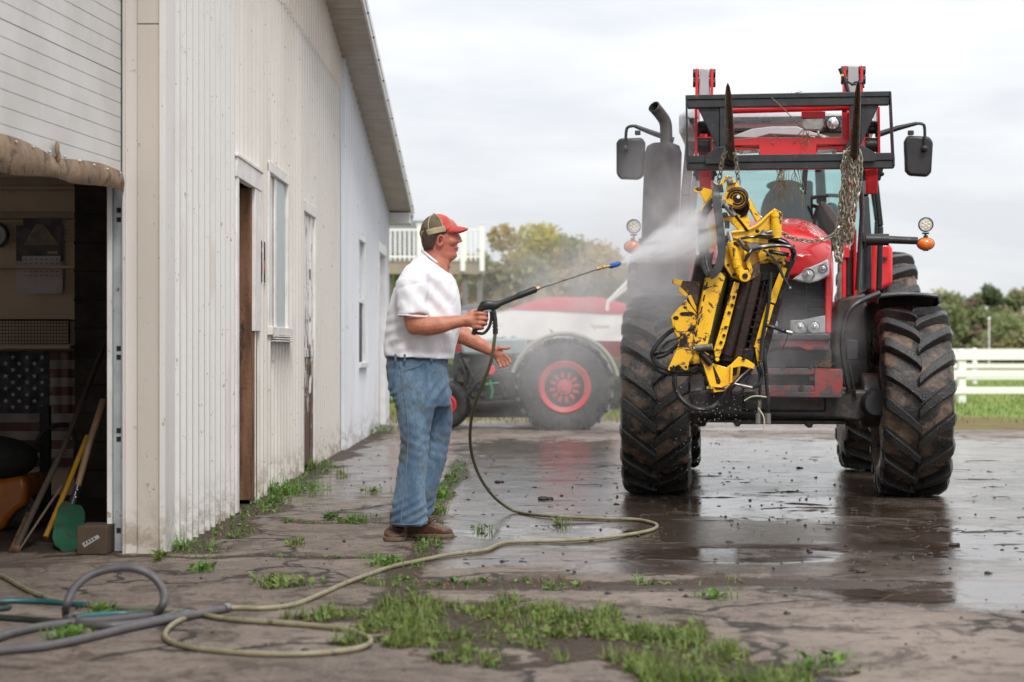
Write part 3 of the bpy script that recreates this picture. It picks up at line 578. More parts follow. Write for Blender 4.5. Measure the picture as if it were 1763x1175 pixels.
w = MB(); w.bx(-8, -3.14, 13.2, 13.58, 1.075, 1.105); sh = w.build('workshop_shelf', M['inwall'], None, .004); tag(sh, 'pale wooden shelf board along the garage back wall', 'shelf')
bk = thing('wire_basket', 'dark wire basket standing on the garage shelf', 'basket', P(60, 592, 13.3))
w = MB(); a = P(-20, 592, 13.3); b = P(122, 551, 13.3); zb = 1.112
for i in range(27): x = a.x + (b.x - a.x) * i / 26; w.cyl((x, 13.25, zb), (x, 13.25, b.z), .002, n=4)
for i in range(8): z = zb + (b.z - zb) * i / 7; w.cyl((a.x, 13.25, z), (b.x, 13.25, z), .0022, n=4)
for i in range(9): y = 13.25 + .035 * i; w.cyl((b.x, y, zb), (b.x, y, b.z), .002, n=4)
w.build('wires', M['dark'], bk, world=True)
w = MB(); w.tube([(a.x, 13.25, b.z), (b.x, 13.25, b.z), (b.x, 13.53, b.z), (a.x, 13.53, b.z)], .005, 6); w.cyl((b.x, 13.25, zb), (b.x, 13.25, b.z), .007, n=6); w.build('rim', M['dark'], bk, world=True)
fl = thing('flag', 'stars and stripes flag pinned below the garage shelf', 'flag', P(40, 800, 13.5))
YF = 13.5; sh_ = 15.3
def wavy(mb, x0, y0, x1, y1, o=0):
    k = 14; vs = []
    for i in range(k + 1):
        x = x0 + (x1 - x0) * i / k; Yy = YF + .012 * math.sin(x * .11) + .006 * math.sin(x * .31) - o
        for y in (y0, y1): vs.append(P(x, y, YF) + Vector((0, Yy - YF, 0)))
    n_ = len(vs); mb.add(vs + [v + Vector((0, .003, 0)) for v in vs], [(2 * i, 2 * i + 2, 2 * i + 3, 2 * i + 1) for i in range(k)] + [(n_ + 2 * i, n_ + 2 * i + 1, n_ + 2 * i + 3, n_ + 2 * i + 2) for i in range(k)])
wr = MB(); ww = MB()
for i in range(13): wavy(wr if i % 2 == 0 else ww, -66 if i > 6 else 85, 605 + i * sh_, 141, 605 + (i + 1) * sh_)
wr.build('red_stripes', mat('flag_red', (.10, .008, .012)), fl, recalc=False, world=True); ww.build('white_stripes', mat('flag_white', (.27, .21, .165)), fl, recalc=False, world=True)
w = MB(); wavy(w, -66, 605, 85, 605 + 7 * sh_, .002); w.build('canton', mat('flag_blue', (.004, .005, .014)), fl, recalc=False, world=True)
w = MB()
for r_ in range(9):
    for c_ in range(6 if r_ % 2 == 0 else 5):
        x = -66 + 12.6 * (1 + 2 * c_ + (r_ % 2)); y = 605 + (r_ + 1) * 10.7; rr = 5.0
        pts = [P(x + rr * (1 if k % 2 == 0 else .4) * math.sin(k * math.pi / 5), y - rr * (1 if k % 2 == 0 else .4) * math.cos(k * math.pi / 5), YF) + Vector((0, .012 * math.sin(x * .11) + .006 * math.sin(x * .31) - .012, 0)) for k in range(10)]
        w.prism(pts, (0, .003, 0))
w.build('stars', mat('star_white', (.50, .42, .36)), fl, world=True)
def tool(name, label, cat, parts, grp=None):
    t = thing(name, label, cat, parts[0][2][0] if isinstance(parts[0][2][0], Vector) else (0, 0, 0), group=grp)
    for nm, m, pts, r, kw in parts: MB().tube(pts, r, 10, **kw).build(nm, m, t, world=True)
    return t
def gp(px, py): return G(px, py, 0.01)
tool('long_pole', 'long dark wooden pole leaning across the garage doorway', 'pole', [('shaft', mat('dark_wood_pole', (.07, .05, .035), rough=.7), [gp(24, 950), P(110, 770, 10.5), P(182, 590, 11.2)], [.018, .016, .014], {}), ('splintered_end', M['rotwood'], [gp(22, 951), P(50, 885, 10.15)], [.026, .02], {'flat': .5})])
tool('thin_rod', 'thin bare stick resting beside the dark pole', 'rod', [('shaft', mat('bare_stick', (.22, .17, .12), rough=.7), [gp(32, 948), P(106, 838, 10.5)], .007, {}), ('tip', mat('orange_tip', (.6, .25, .04)), [gp(32, 948), P(38, 938, 10.1)], .009, {})])
tool('yellow_handle', 'yellow fibreglass tool handle leaning left of the green shovel', 'tool handle', [('handle', mat('yellow_handle', (.50, .26, .02), (.4, .2, .02), 9, .4), [P(78, 926, 10.25), P(115, 840, 10.5), P(150, 752, 10.8)], .015, {}), ('head', M['grease'], [P(60, 938, 10.2), P(92, 940, 10.25)], .03, {})])
sv = thing('shovel', 'green bladed shovel with a worn wooden handle standing on its tip', 'shovel', G(115, 948))
MB().tube([P(134, 838, 10.35), P(152, 770, 10.5), P(178, 690, 10.7)], [.018, .02, .021], 12).build('handle', mat('worn_ash_handle', (.23, .14, .08), (.15, .09, .05), 8, .6, stretch=(1, 1, .2)), sv, world=True)
MB().tube([P(124, 870, 10.3), P(134, 838, 10.35)], [.022, .021], 12).build('socket', M['black'], sv, world=True)
w = MB(); w.ball(P(133, 844, 10.31), .008, 6); w.ball(P(130, 857, 10.30), .008, 6); w.build('rivets', M['chrome'], sv, world=True)
w = MB(); rings = []
for t_, hw in ((0, .045), (.08, .065), (.2, .075), (.6, .078), (.82, .072), (.95, .05), (1, .02)):
    c = P(124, 868, 10.28).lerp(G(108, 950, .005), t_); rings.append([c + Vector((hw * math.cos(a), -.02 * math.sin(a) * (1 if math.sin(a) < 0 else .2) + .03 * abs(math.cos(a)), -hw * .3 * math.cos(a))) for a in [i * math.pi / 8 for i in range(16)]])
w.loft(rings); w.build('blade', mat('chipped_green_paint', (.03, .115, .065), (.022, .085, .05), 5, .4, dirt=(.05, .035, .025), dsc=11, dlo=.56, dhi=.66), sv, angle=60, world=True)
bx_ = thing('cardboard_box', 'small brown cardboard box with a pale sticker on the garage floor', 'box', G(155, 955))
w = MB(); a = G(132, 957); b = G(184, 957); w.bx(a.x, b.x, a.y, a.y + .25, 0.006, P(150, 907, a.y).z); w.build('carton', mat('cardboard', (.08, .05, .03), rough=.9), bx_, .004, world=True)
w = MB(); w.prism([P(x, y, a.y - .003) for x, y in ((141, 936), (168, 921), (172, 926), (145, 943))], (0, .002, 0)); w.build('sticker', mat('sticker', (.35, .38, .36)), bx_, world=True)
w = MB()
for x, y in ((147, 936), (152, 933), (157, 930.5), (162, 928)): a_ = P(x, y, a.y - .005); w.bx(a_.x - .004, a_.x + .004, a.y - .0045, a.y - .0035, a_.z - .006, a_.z + .006)
w.build('sticker_print', M['dark'], bx_, world=True)
mo = thing('riding_mower', 'orange garden machine standing in the dark at the left of the garage', 'mower', G(20, 930))
w = MB(); w.prism([P(x, y, 10.9) for x, y in ((-140, 830), (0, 826), (38, 820), (46, 835), (44, 870), (28, 880), (14, 895), (4, 915), (-140, 918))], (0, .5, 0)); w.build('hood', mat('orange_paint', (.42, .12, .01), rough=.35), mo, .03, seg=3, world=True)
w = MB(); c = P(20, 895, 11.0); w.lathe([(.02, 0), (.09, 0), (.13, .02), (.13, .12), (.09, .14), (.02, .14)], (c.x, 11.0, .14), 'y', 28); w.build('wheel', M['oldtyre'], mo, world=True)
w = MB(); w.ball(P(-20, 790, 11.1), (.3, .2, .14), 12); w.beam(P(0, 800, 11.2), P(70, 770, 11.2), .05, .05); w.bx(*[P(68, 0, 11.4).x, P(84, 0, 11.4).x], 11.4, 11.46, 0, P(0, 700, 11.4).z); w.tube(catm([P(50, 780, 11.2), P(80, 740, 11.2), P(120, 735, 11.3), P(130, 780, 11.3), P(118, 830, 11.3)]), .014, 8); w.build('engine', M['dark'], mo, world=True)

# ------------------------------------------------------------ background
def fence(name, label, Y, x0, posts, rails, ph, pw):
    f = thing(name, label, 'fence', (x0, Y, 0), group=None)
    for x in posts:
        w = MB(); w.bx(x - pw / 2, x + pw / 2, Y - pw / 2, Y + pw / 2, -.02, ph); w.add([(x - pw * .55, Y - pw * .55, ph), (x + pw * .55, Y - pw * .55, ph), (x + pw * .55, Y + pw * .55, ph), (x - pw * .55, Y + pw * .55, ph), (x, Y, ph + .04)], [(0, 1, 4), (1, 2, 4), (2, 3, 4), (3, 0, 4), (3, 2, 1, 0)]); w.build('post', M['vinyl'], f, .01, world=True)
    for z in rails:
        w = MB(); w.bx(x0, 60, Y - pw / 2 - .03, Y - pw / 2 - .002, z - .07, z + .07); w.build('rail', M['vinyl'], f, .008, world=True)
M['vinyl'] = mat('white_fence_vinyl', (.84, .83, .81), (.80, .79, .76), .8, .45)
Yf = 36.8; k = Yf / F
fence('rail_fence', 'white three-rail fence, the nearer of two, beside the front wheel of the red machine', Yf, (1560 - CX) * k, [(1655.5 - CX) * k + i * 2.44 for i in range(-1, 12)], [H + (600 - y) * k for y in (614.3, 644, 672.5)], H - 4 * k, .15)
Yf = 57; k = Yf / F
fence('rail_fence', 'white rail fence farther out in the grass, seen over the nearer one', Yf, (1480 - CX) * k, [(1678 - CX) * k + i * 2.44 for i in range(-2, 12)], [H + (600 - y) * k for y in (605, 630.5, 650)], H - .02, .13)
def leafcloud(blobs, n, s, seed, MBo=None):
    r_ = np.random.RandomState(seed); w = MBo or MB(); tot = sum(b[3] ** 2 for b in blobs)
    V = []; Fc = []
    for bx0, by0, bz0, br in blobs:
        m = int(n * br ** 2 / tot)
        d = r_.normal(size=(m, 3)); d /= np.linalg.norm(d, axis=1)[:, None]; rad = br * (.35 + .7 * r_.rand(m) ** .5)
        c = np.array([bx0, by0, bz0]) + d * rad[:, None] * np.array([1, 1, .85]) + r_.normal(size=(m, 3)) * s * .8
        a = r_.normal(size=(m, 3)); a /= np.linalg.norm(a, axis=1)[:, None]; b = np.cross(a, r_.normal(size=(m, 3))); b /= np.linalg.norm(b, axis=1)[:, None]
        sz = s * (.5 + r_.rand(m))[:, None]
        q = np.stack([c - a * sz, c - b * sz * .6, c + a * sz, c + b * sz * .6], 1); V.append(q.reshape(-1, 3))
    V = np.concatenate(V); o = len(w.v); w.v += [tuple(v) for v in V]; w.f += [(o + i, o + i + 1, o + i + 2, o + i + 3) for i in range(0, len(V), 4)]; return w
def tree(label, x, y, h, rw, mats, seed, n=5000, s=.16, name='tree', cat='tree', grp=None, tr=True, base=.3):
    r_ = random.Random(seed); t = thing(name, label, cat, (x, y, 0), group=grp); w = MB()
    pts = [(x + r_.uniform(-.1, .1) * k_, y, h * .8 * k_ / 5) for k_ in range(6)]; w.tube(pts, [h * .03, h * .022, h * .018, h * .014, h * .01, h * .005], 8)
    blobs = []
    for i in range(14):
        a = r_.uniform(0, 6.28); zz = h * r_.uniform(base, .9); q = rw * (1 - .75 * abs((zz / h - .5)) ** 1.2) * r_.uniform(.2, 1); b = (x + q * math.cos(a), y + q * math.sin(a), zz, rw * r_.uniform(.25, .5)); blobs.append(b)
        w.tube([(x, y, zz * .55), ((x + b[0]) / 2, (y + b[1]) / 2, zz * .82), b[:3]], [h * .012, h * .007, h * .002], 5)
    blobs.append((x, y, h * .9, rw * .3))
    w.build('trunk', M['bark'], t, world=True)
    h_ = len(blobs) // 2
    leafcloud(blobs[:h_], n // 2, s, seed).build('crown', mats[0], t, recalc=False, smooth=False, world=True); leafcloud(blobs[h_:], n // 2, s, seed + 1).build('crown', mats[1], t, recalc=False, smooth=False, world=True)
M['bark'] = mat('bark', (.10, .08, .065), (.07, .055, .045), 8, .9, bump=.5)
lm = {k_: leafmat('leaves_' + k_, a, b, .7, .35) for k_, a, b in (('olive', (.27, .27, .14), (.35, .335, .18)), ('ochre', (.38, .30, .12), (.44, .34, .14)), ('yellow', (.50, .42, .07), (.38, .37, .07)), ('green', (.19, .235, .10), (.25, .285, .125)), ('dark', (.115, .15, .075), (.15, .185, .09)), ('brown', (.19, .14, .10), (.24, .18, .125)), ('orange', (.55, .27, .06), (.45, .27, .07)))}
Yt = 78; k = Yt / F
for i, (px, top, rw, ma, mb_, lb) in enumerate([(815, 440, 1.7, 'olive', 'ochre', 'low olive tree half hidden behind the raised deck'), (868, 394, 2.0, 'olive', 'ochre', 'tall thinning olive tree just right of the raised deck'), (938, 382, 2.3, 'olive', 'yellow', 'tallest autumn tree, rounded, above the covered boat'), (990, 415, 2.0, 'ochre', 'olive', 'yellowish tree right of the tallest one above the boat'), (1030, 455, 1.5, 'olive', 'ochre', 'smaller ragged tree at the right end of the group above the boat'), (840, 470, 1.6, 'green', 'olive', 'green bushy tree low behind the water spray'), (905, 462, 2.0, 'olive', 'ochre', 'broad olive bush under the tall autumn trees'), (1075, 500, .8, 'green', 'olive', 'low green bush beside the red wheel loader arm')]):
    tree(lb, (px - CX) * k, Yt + rnd.uniform(-5, 8), H + (600 - top) * k, rw, (lm[ma], lm[mb_]), 10 + i, 9000, .11, grp='autumn trees behind the boat')
Yt = 150; k = Yt / F
specs = [(1618, 508, 2.0, 'olive', 'green', 'olive tree partly hidden by the black mudguard'), (1648, 500, 2.6, 'yellow', 'olive', 'bright yellow-green tree right above the front wheel'), (1672, 513, 1.8, 'green', 'brown', 'mid green tree between the yellow one and the slim crown'), (1702, 487, 1.4, 'green', 'dark', 'slim tree standing highest on the right skyline'), (1697, 515, 1.8, 'orange', 'olive', 'small orange autumn tree on the right skyline'), (1727, 512, 2.4, 'dark', 'green', 'broad dark green tree behind the white fence'), (1755, 500, 2.2, 'green', 'olive', 'green tree touching the right edge of the view'), (1735, 540, 2.6, 'dark', 'dark', 'darkest dense bush over the fence rails'), (1665, 550, 2.4, 'olive', 'green', 'low olive bush just over the fence post'), (1632, 560, 2.0, 'green', 'brown', 'low mixed bush touching the front wheel outline'), (1700, 572, 1.8, 'olive', 'yellow', 'pale low bush in the dip between two darker ones'), (1752, 578, 1.7, 'brown', 'brown', 'brown low bush near the right edge'), (1600, 530, 2.0, 'green', 'olive', 'green tree behind the rear of the black mudguard')]
for i, (px, top, rw, ma, mb_, lb) in enumerate(specs):
    tree(lb, (px - CX) * k, Yt + rnd.uniform(-12, 12) + (10 if top < 520 else -14), H + (600 - top) * k, rw, (lm[ma], lm[mb_]), 40 + i, 6000, .17, grp='trees beyond the fence', base=.12)
# far hedge as one mass
w = MB(); blobs = [(x, 190 + 6 * math.sin(x * .7), 2.2 + 1.2 * math.sin(x * .9) + rnd.uniform(-.6, .8), 2.6) for x in np.arange(-6, 75, 1.6)]
hd = leafcloud(blobs, 26000, .24, 99).build('far_woodland', lm['olive'], None, recalc=False, smooth=False); tag(hd, 'far low woodland in autumn colours along the horizon', 'woodland', kind='stuff')
# white pole in the field
w = MB(); a = P(1703, 575, 120); w.cyl((a.x, 120, 0), (a.x, 120, 2.9), .04, n=8); pm = w.build('marker_pole', M['vinyl'], None); tag(pm, 'thin pale pole with a white cap out in the field', 'pole')
MB().ball((a.x, 120, 3.0), .10, 8).build('cap', M['vinyl'], pm)
# house with raised deck
hs = thing('house', 'pale house with a raised deck and white railing behind the barn', 'house', P(700, 640, 55)); Yh = 53; k = Yh / F
w = MB(); w.bx(-16, (697 - CX) * k, 56, 64, 0, 3.9); w.build('wall', M['trimclean'], hs, smooth=False, world=True)
w = MB(); w.bx((668 - CX) * k, (692 - CX) * k, 55.93, 56, 2.9, 4.5 - .7); w.bx((560 - CX) * k, (600 - CX) * k, 55.93, 56, 2.9, 3.8); w.build('window', M['winglass'], hs, world=True)
x0 = -7; xr = (831 - CX) * k; zd = H + (600 - 449) * k
w = MB(); w.bx(x0, xr, 53, 56, zd - .05, zd); w.build('deck_floor', mat('deck_boards', (.30, .24, .20), (.24, .2, .17), 5, .8), hs, world=True)
w = MB(); w.bx(x0, xr - .03, 53.02, 53.07, zd - .38, zd - .05); w.bx(xr - .08, xr - .03, 53.1, 56, zd - .38, zd - .05); w.build('deck_joist', mat('weathered_joist', (.24, .205, .18), (.34, .27, .2), 1.2, .8), hs, world=True)
for px in (668, 722, 800, 826): w = MB(); x = (px - CX) * k; w.bx(x - .08, x + .08, 53.2, 53.36, 0, zd - .38); w.build('deck_post', M['inwall'] if px == 722 else mat('grey_post', (.16, .14, .13)), hs, world=True)
w = MB(); w.bx((780 - CX) * k, (797 - CX) * k, 54, 55.8, 0, 2.2); w.build('stair_side', mat('stair_grey', (.20, .18, .18)), hs, world=True)
w = MB(); zt = H + (600 - 394) * k
w.bx(x0, xr, 53.0, 53.07, zt - .06, zt); w.bx(x0, xr, 53.0, 53.07, zd + .08, zd + .14); w.bx(xr - .07, xr, 53.07, 56, zt - .06, zt); w.bx(xr - .07, xr, 53.07, 56, zd + .08, zd + .14)
x = x0
while x < xr: w.bx(x, x + .045, 53.01, 53.05, zd, zt); x += .135
y = 53.1
while y < 56: w.bx(xr - .06, xr - .015, y, y + .045, zd, zt); y += .16
for px in (664, 722, 797, 830): x = (px - CX) * k; w.bx(x - .07, x + .07, 52.97, 53.11, zd - .3, zt + .12); w.bx(x - .09, x + .09, 52.95, 53.13, zt + .12, zt + .15)
w.build('railing', M['vinyl'], hs, world=True)
w = MB(); w.prism([(-16.4, 55.6, 3.9), (-16.4, 64.4, 3.9), (-16.4, 60, 5.2)], ((697 - CX) * k + 16.8, 0, 0)); w.build('roof', mat('dark_shingle', (.08, .08, .085)), hs, smooth=False, world=True)
# grey tarp-covered pile left of the boat
tp = leafcloud([], 0, 1, 1) if False else MB(); c = P(822, 560, 44); tp.ball((c.x, 44, .9), (1.1, .8, 1.25), 14); q_ = tp.build('covered_trailer', mat('grey_tarp', (.07, .075, .085), rough=.5, bump=.3, bsc=4), None); tag(q_, 'dark grey tarpaulin-covered load just left of the boat cover', 'tarpaulin')
# red car seen between the barn and the man
car = thing('parked_car', 'red car mostly hidden between the barn corner and the man', 'car', (-4.2, 37.5, 0)); xr = (693 - CX) * 36.6 / F
sidep = [(0, .35), (.05, .62), (.25, .80), (.9, .86), (1.25, 1.22), (2.6, 1.25), (3.2, .9), (4.0, .82), (4.25, .6), (4.25, .3)]
w = MB(); w.prism([(xr - x, 36.6, z) for x, z in sidep], (0, 1.6, 0)); w.build('body', M['red'], car, .06, seg=3, world=True)
w = MB(); w.prism([(xr - x, 36.58, z) for x, z in ((1.0, .9), (1.3, 1.17), (2.5, 1.19), (3.0, .93))], (0, 1.64, 0)); w.build('window', M['winglass'], car, .01, world=True)
w = MB(); w.bx(xr - 4.2, xr + .02, 36.56, 38.2, .2, .34); w.build('bumper', M['black'], car, .02, world=True)
for x in (.78, 3.4):
    for y in (36.58, 38.0): w = MB(); w.lathe([(.18, 0), (.3, 0), (.32, .03), (.32, .17), (.3, .2), (.18, .2)], (xr - x, y, .32), 'y', 28); q_ = w.build('wheel', M['oldtyre'], car, world=True); MB().cyl((xr - x, y + .03, .32), (xr - x, y + .17, .32), .18, n=20).build('rim', M['silver'], q_, world=True)
w = MB(); w.bx(xr - .03, xr + .015, 36.65, 36.85, .55, .7); w.build('tail_lamp', mat('tail_lamp_red', (.5, .02, .02), rough=.2), car, .01, world=True)
# boat on its trailer
bt = thing('boat', 'white motor boat with a red stripe under a faded red cover', 'boat', P(960, 700, 33)); Yb = 33.0
M['gel'] = mat('white_gelcoat', (.80, .78, .76), (.72, .70, .68), 1.5, .2, coat=.3); M['boatred'] = mat('dark_red_stripe', (.30, .05, .06), rough=.25); M['cover'] = mat('faded_red_canvas', (.46, .06, .075), (.38, .045, .06), 1.6, .8, bump=.4, bsc=6)
xsx = [690, 740, 800, 850, 880, 950, 1020, 1100, 1180]
deckz = [558, 550, 542, 537, 531, 534, 539, 540, 540]; mid = [584, 584, 584, 584, 585, 586, 587, 588, 588]; low = [600, 604, 608, 611, 612, 613, 614, 614, 614]; keel = [606, 622, 634, 644, 650, 655, 658, 660, 660]; hw = [.06, .45, .8, .95, 1.05, 1.15, 1.2, 1.2, 1.18]
def side(vals): return [P(x, v, Yb) for x, v in zip(xsx, vals)]
def hullrows(rows, m, name, par):
    w = MB(); nR = len(rows); vs = []
    for i in range(len(xsx)):
        for rI, (vals, f) in enumerate(rows):
            p = P(xsx[i], vals[i], Yb); vs.append((p.x, Yb + 1.2 - hw[i] * f, p.z))
        for rI, (vals, f) in reversed(list(enumerate(rows))):
            p = P(xsx[i], vals[i], Yb); vs.append((p.x, Yb + 1.2 + hw[i] * f, p.z))
    n2 = 2 * nR; w.add(vs, [(i * n2 + k, i * n2 + (k + 1) % n2, (i + 1) * n2 + (k + 1) % n2, (i + 1) * n2 + k) for i in range(len(xsx) - 1) for k in range(n2)] + [tuple(range(n2)), tuple((len(xsx) - 1) * n2 + k for k in range(n2))])
    return w.build(name, m, par, angle=50, world=True)
hullrows([(deckz, .9), (mid, 1.0)], M['gel'], 'topsides', bt); hullrows([(mid, 1.002), (low, .97)], M['boatred'], 'stripe', bt); hullrows([(low, .968), (keel, .15)], M['gel'], 'hull', bt)
w = MB(); cx_ = [846, 880, 915, 943, 980, 1032, 1060, 1110, 1150]; ct = [541, 531, 519, 510, 511, 510, 516, 530, 538]; rings = []
for i, x in enumerate(cx_):
    hh = np.interp(x, xsx, hw); base = P(x, np.interp(x, xsx, deckz) + 1, Yb).z; top = P(x, ct[i], Yb).z + .02; xx_ = P(x, 0, Yb).x
    rings.append([Vector((xx_, Yb + 1.2 - hh * .92 * math.cos(a), base + (top - base) * math.sin(a) ** .8)) for a in [j * math.pi / 10 for j in range(11)]])
w.loft(rings, closed_ring=False); w.build('cover', M['cover'], bt, angle=180, recalc=False, world=True)
w = MB(); w.tube([P(1045, 535, 32.2), P(1047, 520, 32.2), P(1098, 468, 32.2)], .035, 8); w.tube([P(1052, 518, 32.2), P(1100, 480, 32.2)], .025, 8); w.build('tow_arch', M['vinyl'], bt, world=True)
w = MB(); pts = []
for i in range(60): t_ = i / 59; pts.append(P(1018 + 32 * t_, 563 - 3.2 * math.sin(t_ * 30) * (1.4 if i < 12 else .8), 32.02))
w.tube(pts, .008, 5); w.build('script_lettering', mat('faded_script', (.55, .30, .28)), bt, world=True)
w = MB(); pts = [P(855 + i * 3, 560 + (3 if i % 2 else -3), 32.2) for i in range(4)]; w.tube(pts, .008, 5); w.build('registration_letters', mat('registration_red', (.6, .35, .33)), bt, world=True)
tl = thing('boat_trailer', 'steel trailer carrying the white boat', 'trailer', P(1000, 700, 33.4))
w = MB(); w.beam(P(820, 668, 33), P(1180, 668, 33), .08, .1); w.beam(P(820, 668, 35), P(1180, 668, 35), .08, .1); w.beam(P(1055, 670, 33), P(1055, 670, 35.2), .1, .1); w.beam(P(700, 690, 34), P(900, 668, 34), .09, .09); w.beam(P(940, 668, 33), P(940, 668, 35), .07, .07)
for x in (940, 1090): w.beam(P(x, 668, 33.7), P(x, 655, 33.7), .1, .1); w.beam(P(x, 668, 34.5), P(x, 655, 34.5), .1, .1)
w.build('frame', M['galv'], tl, world=True)
for y in (32.7, 34.9):
    c = Vector((P(1052, 0, 32.8).x, y, .27)); w = MB(); w.lathe([(.14, 0), (.25, 0), (.27, .03), (.27, .15), (.25, .18), (.14, .18)], c, 'y', 28); q_ = w.build('wheel', M['oldtyre'], tl, world=True)
    w = MB(); w.lathe([(.001, .04), (.05, .02), (.06, .05), (.15, .03), (.155, .01), (.155, .16), (.001, .16)], c, 'y', 24); w.build('rim', M['chrome'], q_, world=True)
# vintage machine
vt = thing('vintage_tractor', 'old dark green and grey tractor with a red spoked rear wheel behind the spray', 'tractor', G(965, 742))
YV = 24.6; kv = YV / F
def VP(px, py, o=0): return P(px, py, YV) + Vector((0, o, 0))
M['oldgreen'] = mat('old_grey_green_paint', (.06, .075, .068), (.035, .042, .04), 5, .5, dirt=(.06, .05, .04), dsc=6); M['hoodblue'] = mat('pale_blue_hood', (.30, .38, .38), (.25, .33, .34), 3, .35); M['spoke'] = mat('faded_red_wheel', (.60, .05, .06), (.5, .04, .05), 3, .45); M['palerim'] = mat('pale_green_edge', (.36, .38, .30), rough=.5)
cR = Vector((P(972, 0, YV).x, YV, H - (667 - 600) * kv))
def spoked(c, Ro, Rr, wd, nsp, par, lugs):
    w = MB(); w.lathe([(Rr, .0), (Rr + (Ro - Rr) * .35, -.035), (Ro - .05, -.02), (Ro, .05), (Ro, wd - .05), (Ro - .05, wd + .02), (Rr, wd)], c, 'y', 56)
    for i in range(lugs): a = 2 * math.pi * i / lugs; w.beam(c + Vector((Ro * math.cos(a), .0, Ro * math.sin(a))), c + Vector((Ro * math.cos(a + .14), wd, Ro * math.sin(a + .14))), .05, .05, up=(math.cos(a), 0, math.sin(a)))
    wh = MB(); wh.lathe([(Rr * .80, .03), (Rr * .80, -.02), (Rr, -.05), (Rr + .02, -.03), (Rr + .02, .06), (Rr * .85, .07)], c, 'y', 48)
    wh.lathe([(.001, -.07), (.045, -.07), (.05, -.03), (.10, -.02), (.11, .05), (.001, .06)], c, 'y', 24)
    for i in range(nsp): a = 2 * math.pi * (i + .3) / nsp; d = Vector((math.cos(a), 0, math.sin(a))); wh.beam(c + d * .12 + Vector((0, .01, 0)), c + d * Rr * .86 + Vector((0, .02, 0)), .042, .03, up=(0, 1, 0))
    ob = wh.build('wheel', M['spoke'], par, world=True); w.build('tyre', M['oldtyre'], ob, world=True); MB().cyl(c + Vector((0, .08, 0)), c + Vector((0, .14, 0)), Rr * .9, n=24).build('wheel_disc', M['dark'], ob, world=True); return ob
spoked(cR, .635, .33, .36, 12, vt, 24); spoked(cR + Vector((0, 1.5, 0)), .635, .33, .36, 12, vt, 24)
cF = Vector((P(766, 0, YV).x, YV + .1, .33)); spoked(cF, .33, .13, .2, 8, vt, 0); spoked(cF + Vector((0, 1.4, 0)), .33, .13, .2, 8, vt, 0)
for oy in (-.08, 1.42):
    w = MB(); A = [R(a) for a in range(12, 172, 8)]; r1 = .71
    w.loft([[cR + Vector((r1 * math.cos(a), oy + o_, r1 * math.sin(a))) * 1 for o_ in (-.02, .5)] + [cR + Vector(((r1 - .02) * math.cos(a), oy + o_, (r1 - .02) * math.sin(a))) for o_ in (.5, -.02)] for a in A]); f_ = w.build('mudguard', M['oldgreen'], vt, angle=50, world=True)
    MB().tube([cR + Vector((r1 * math.cos(a), oy - .02, r1 * math.sin(a))) for a in A], .028, 8).build('edge', M['palerim'], f_, world=True)
w = MB(); w.prism([VP(x, y, .5) for x, y in ((778, 607), (815, 605), (880, 604), (905, 640), (905, 690), (840, 704), (790, 690), (778, 660))], (0, .5, 0)); w.build('engine_block', M['oldgreen'], vt, .02, world=True)
w = MB(); w.prism([VP(x, y, .35) for x, y in ((792, 590), (800, 585), (905, 582), (912, 600), (905, 612), (795, 610))], (0, .8, 0)); w.build('hood', M['hoodblue'], vt, .03, seg=3, world=True)
w = MB(); w.beam(VP(780, 700, .3), VP(935, 690, .3), .06, .05); w.bx(VP(800, 0).x, VP(930, 0).x, YV + .4, YV + 1.1, .15, .42); w.build('frame', M['darkchassis'], vt, .01, world=True)
w = MB()
for i in range(10): a = VP(rnd.uniform(785, 890), rnd.uniform(618, 690), .42); w.box(a, (rnd.uniform(.06, .2), .1, rnd.uniform(.05, .16)))
for i in range(6): w.tube(catm([VP(rnd.uniform(790, 890), rnd.uniform(615, 640), .38), VP(rnd.uniform(790, 890), rnd.uniform(640, 665), .34), VP(rnd.uniform(790, 890), rnd.uniform(670, 695), .38)], 4), .018, 6)
w.build('engine_fittings', M['darkchassis'], vt, .006, world=True)
w = MB(); w.ball(VP(868, 583, .5), (.04, .04, .04), 8); w.ball(VP(885, 582, .5), (.04, .04, .04), 8); w.cyl(VP(855, 586, .5), VP(855, 580, .5), .06); w.build('filler_caps', M['silver'], vt, world=True)
w = MB(); w.cyl(VP(795, 590, .6), VP(795, 535, .6), .05, n=16); w.cyl(VP(795, 545, .6), VP(795, 533, .6), .062, n=16); w.build('exhaust', M['silver'], vt, world=True)
w = MB(); w.tube(catm([VP(905, 610, .6), VP(930, 595, .6), VP(955, 578, .6), VP(975, 572, .6)]), .02, 8); w.prism([VP(x, y, .3) for x, y in ((945, 566), (951, 568), (958, 577), (952, 577))], (0, .02, 0)); w.build('seat_support', M['palerim'], vt, world=True)
w = MB(); w.bx(VP(930, 0).x, VP(1000, 0).x, YV + .45, YV + 1.35, .35, 1.0); w.bx(VP(940, 0).x, VP(985, 0).x, YV + .6, YV + 1.2, 1.0, 1.05); w.build('rear_housing', M['oldgreen'], vt, .03, world=True)
w = MB(); w.prism([VP(x, y, .3) for x, y in ((838, 632), (850, 630), (853, 640), (846, 647), (840, 645))], (0, .06, 0)); w.build('red_tank', mat('bright_red_part', (.75, .04, .06)), vt, .01, world=True)
w = MB(); w.tube([VP(843, 655, .32), VP(848, 675, .32), VP(845, 688, .32)], .015, 6); w.tube([VP(835, 663, .32), VP(860, 660, .32)], .012, 6); w.build('green_linkage', mat('bright_green_part', (.05, .30, .12)), vt, world=True)
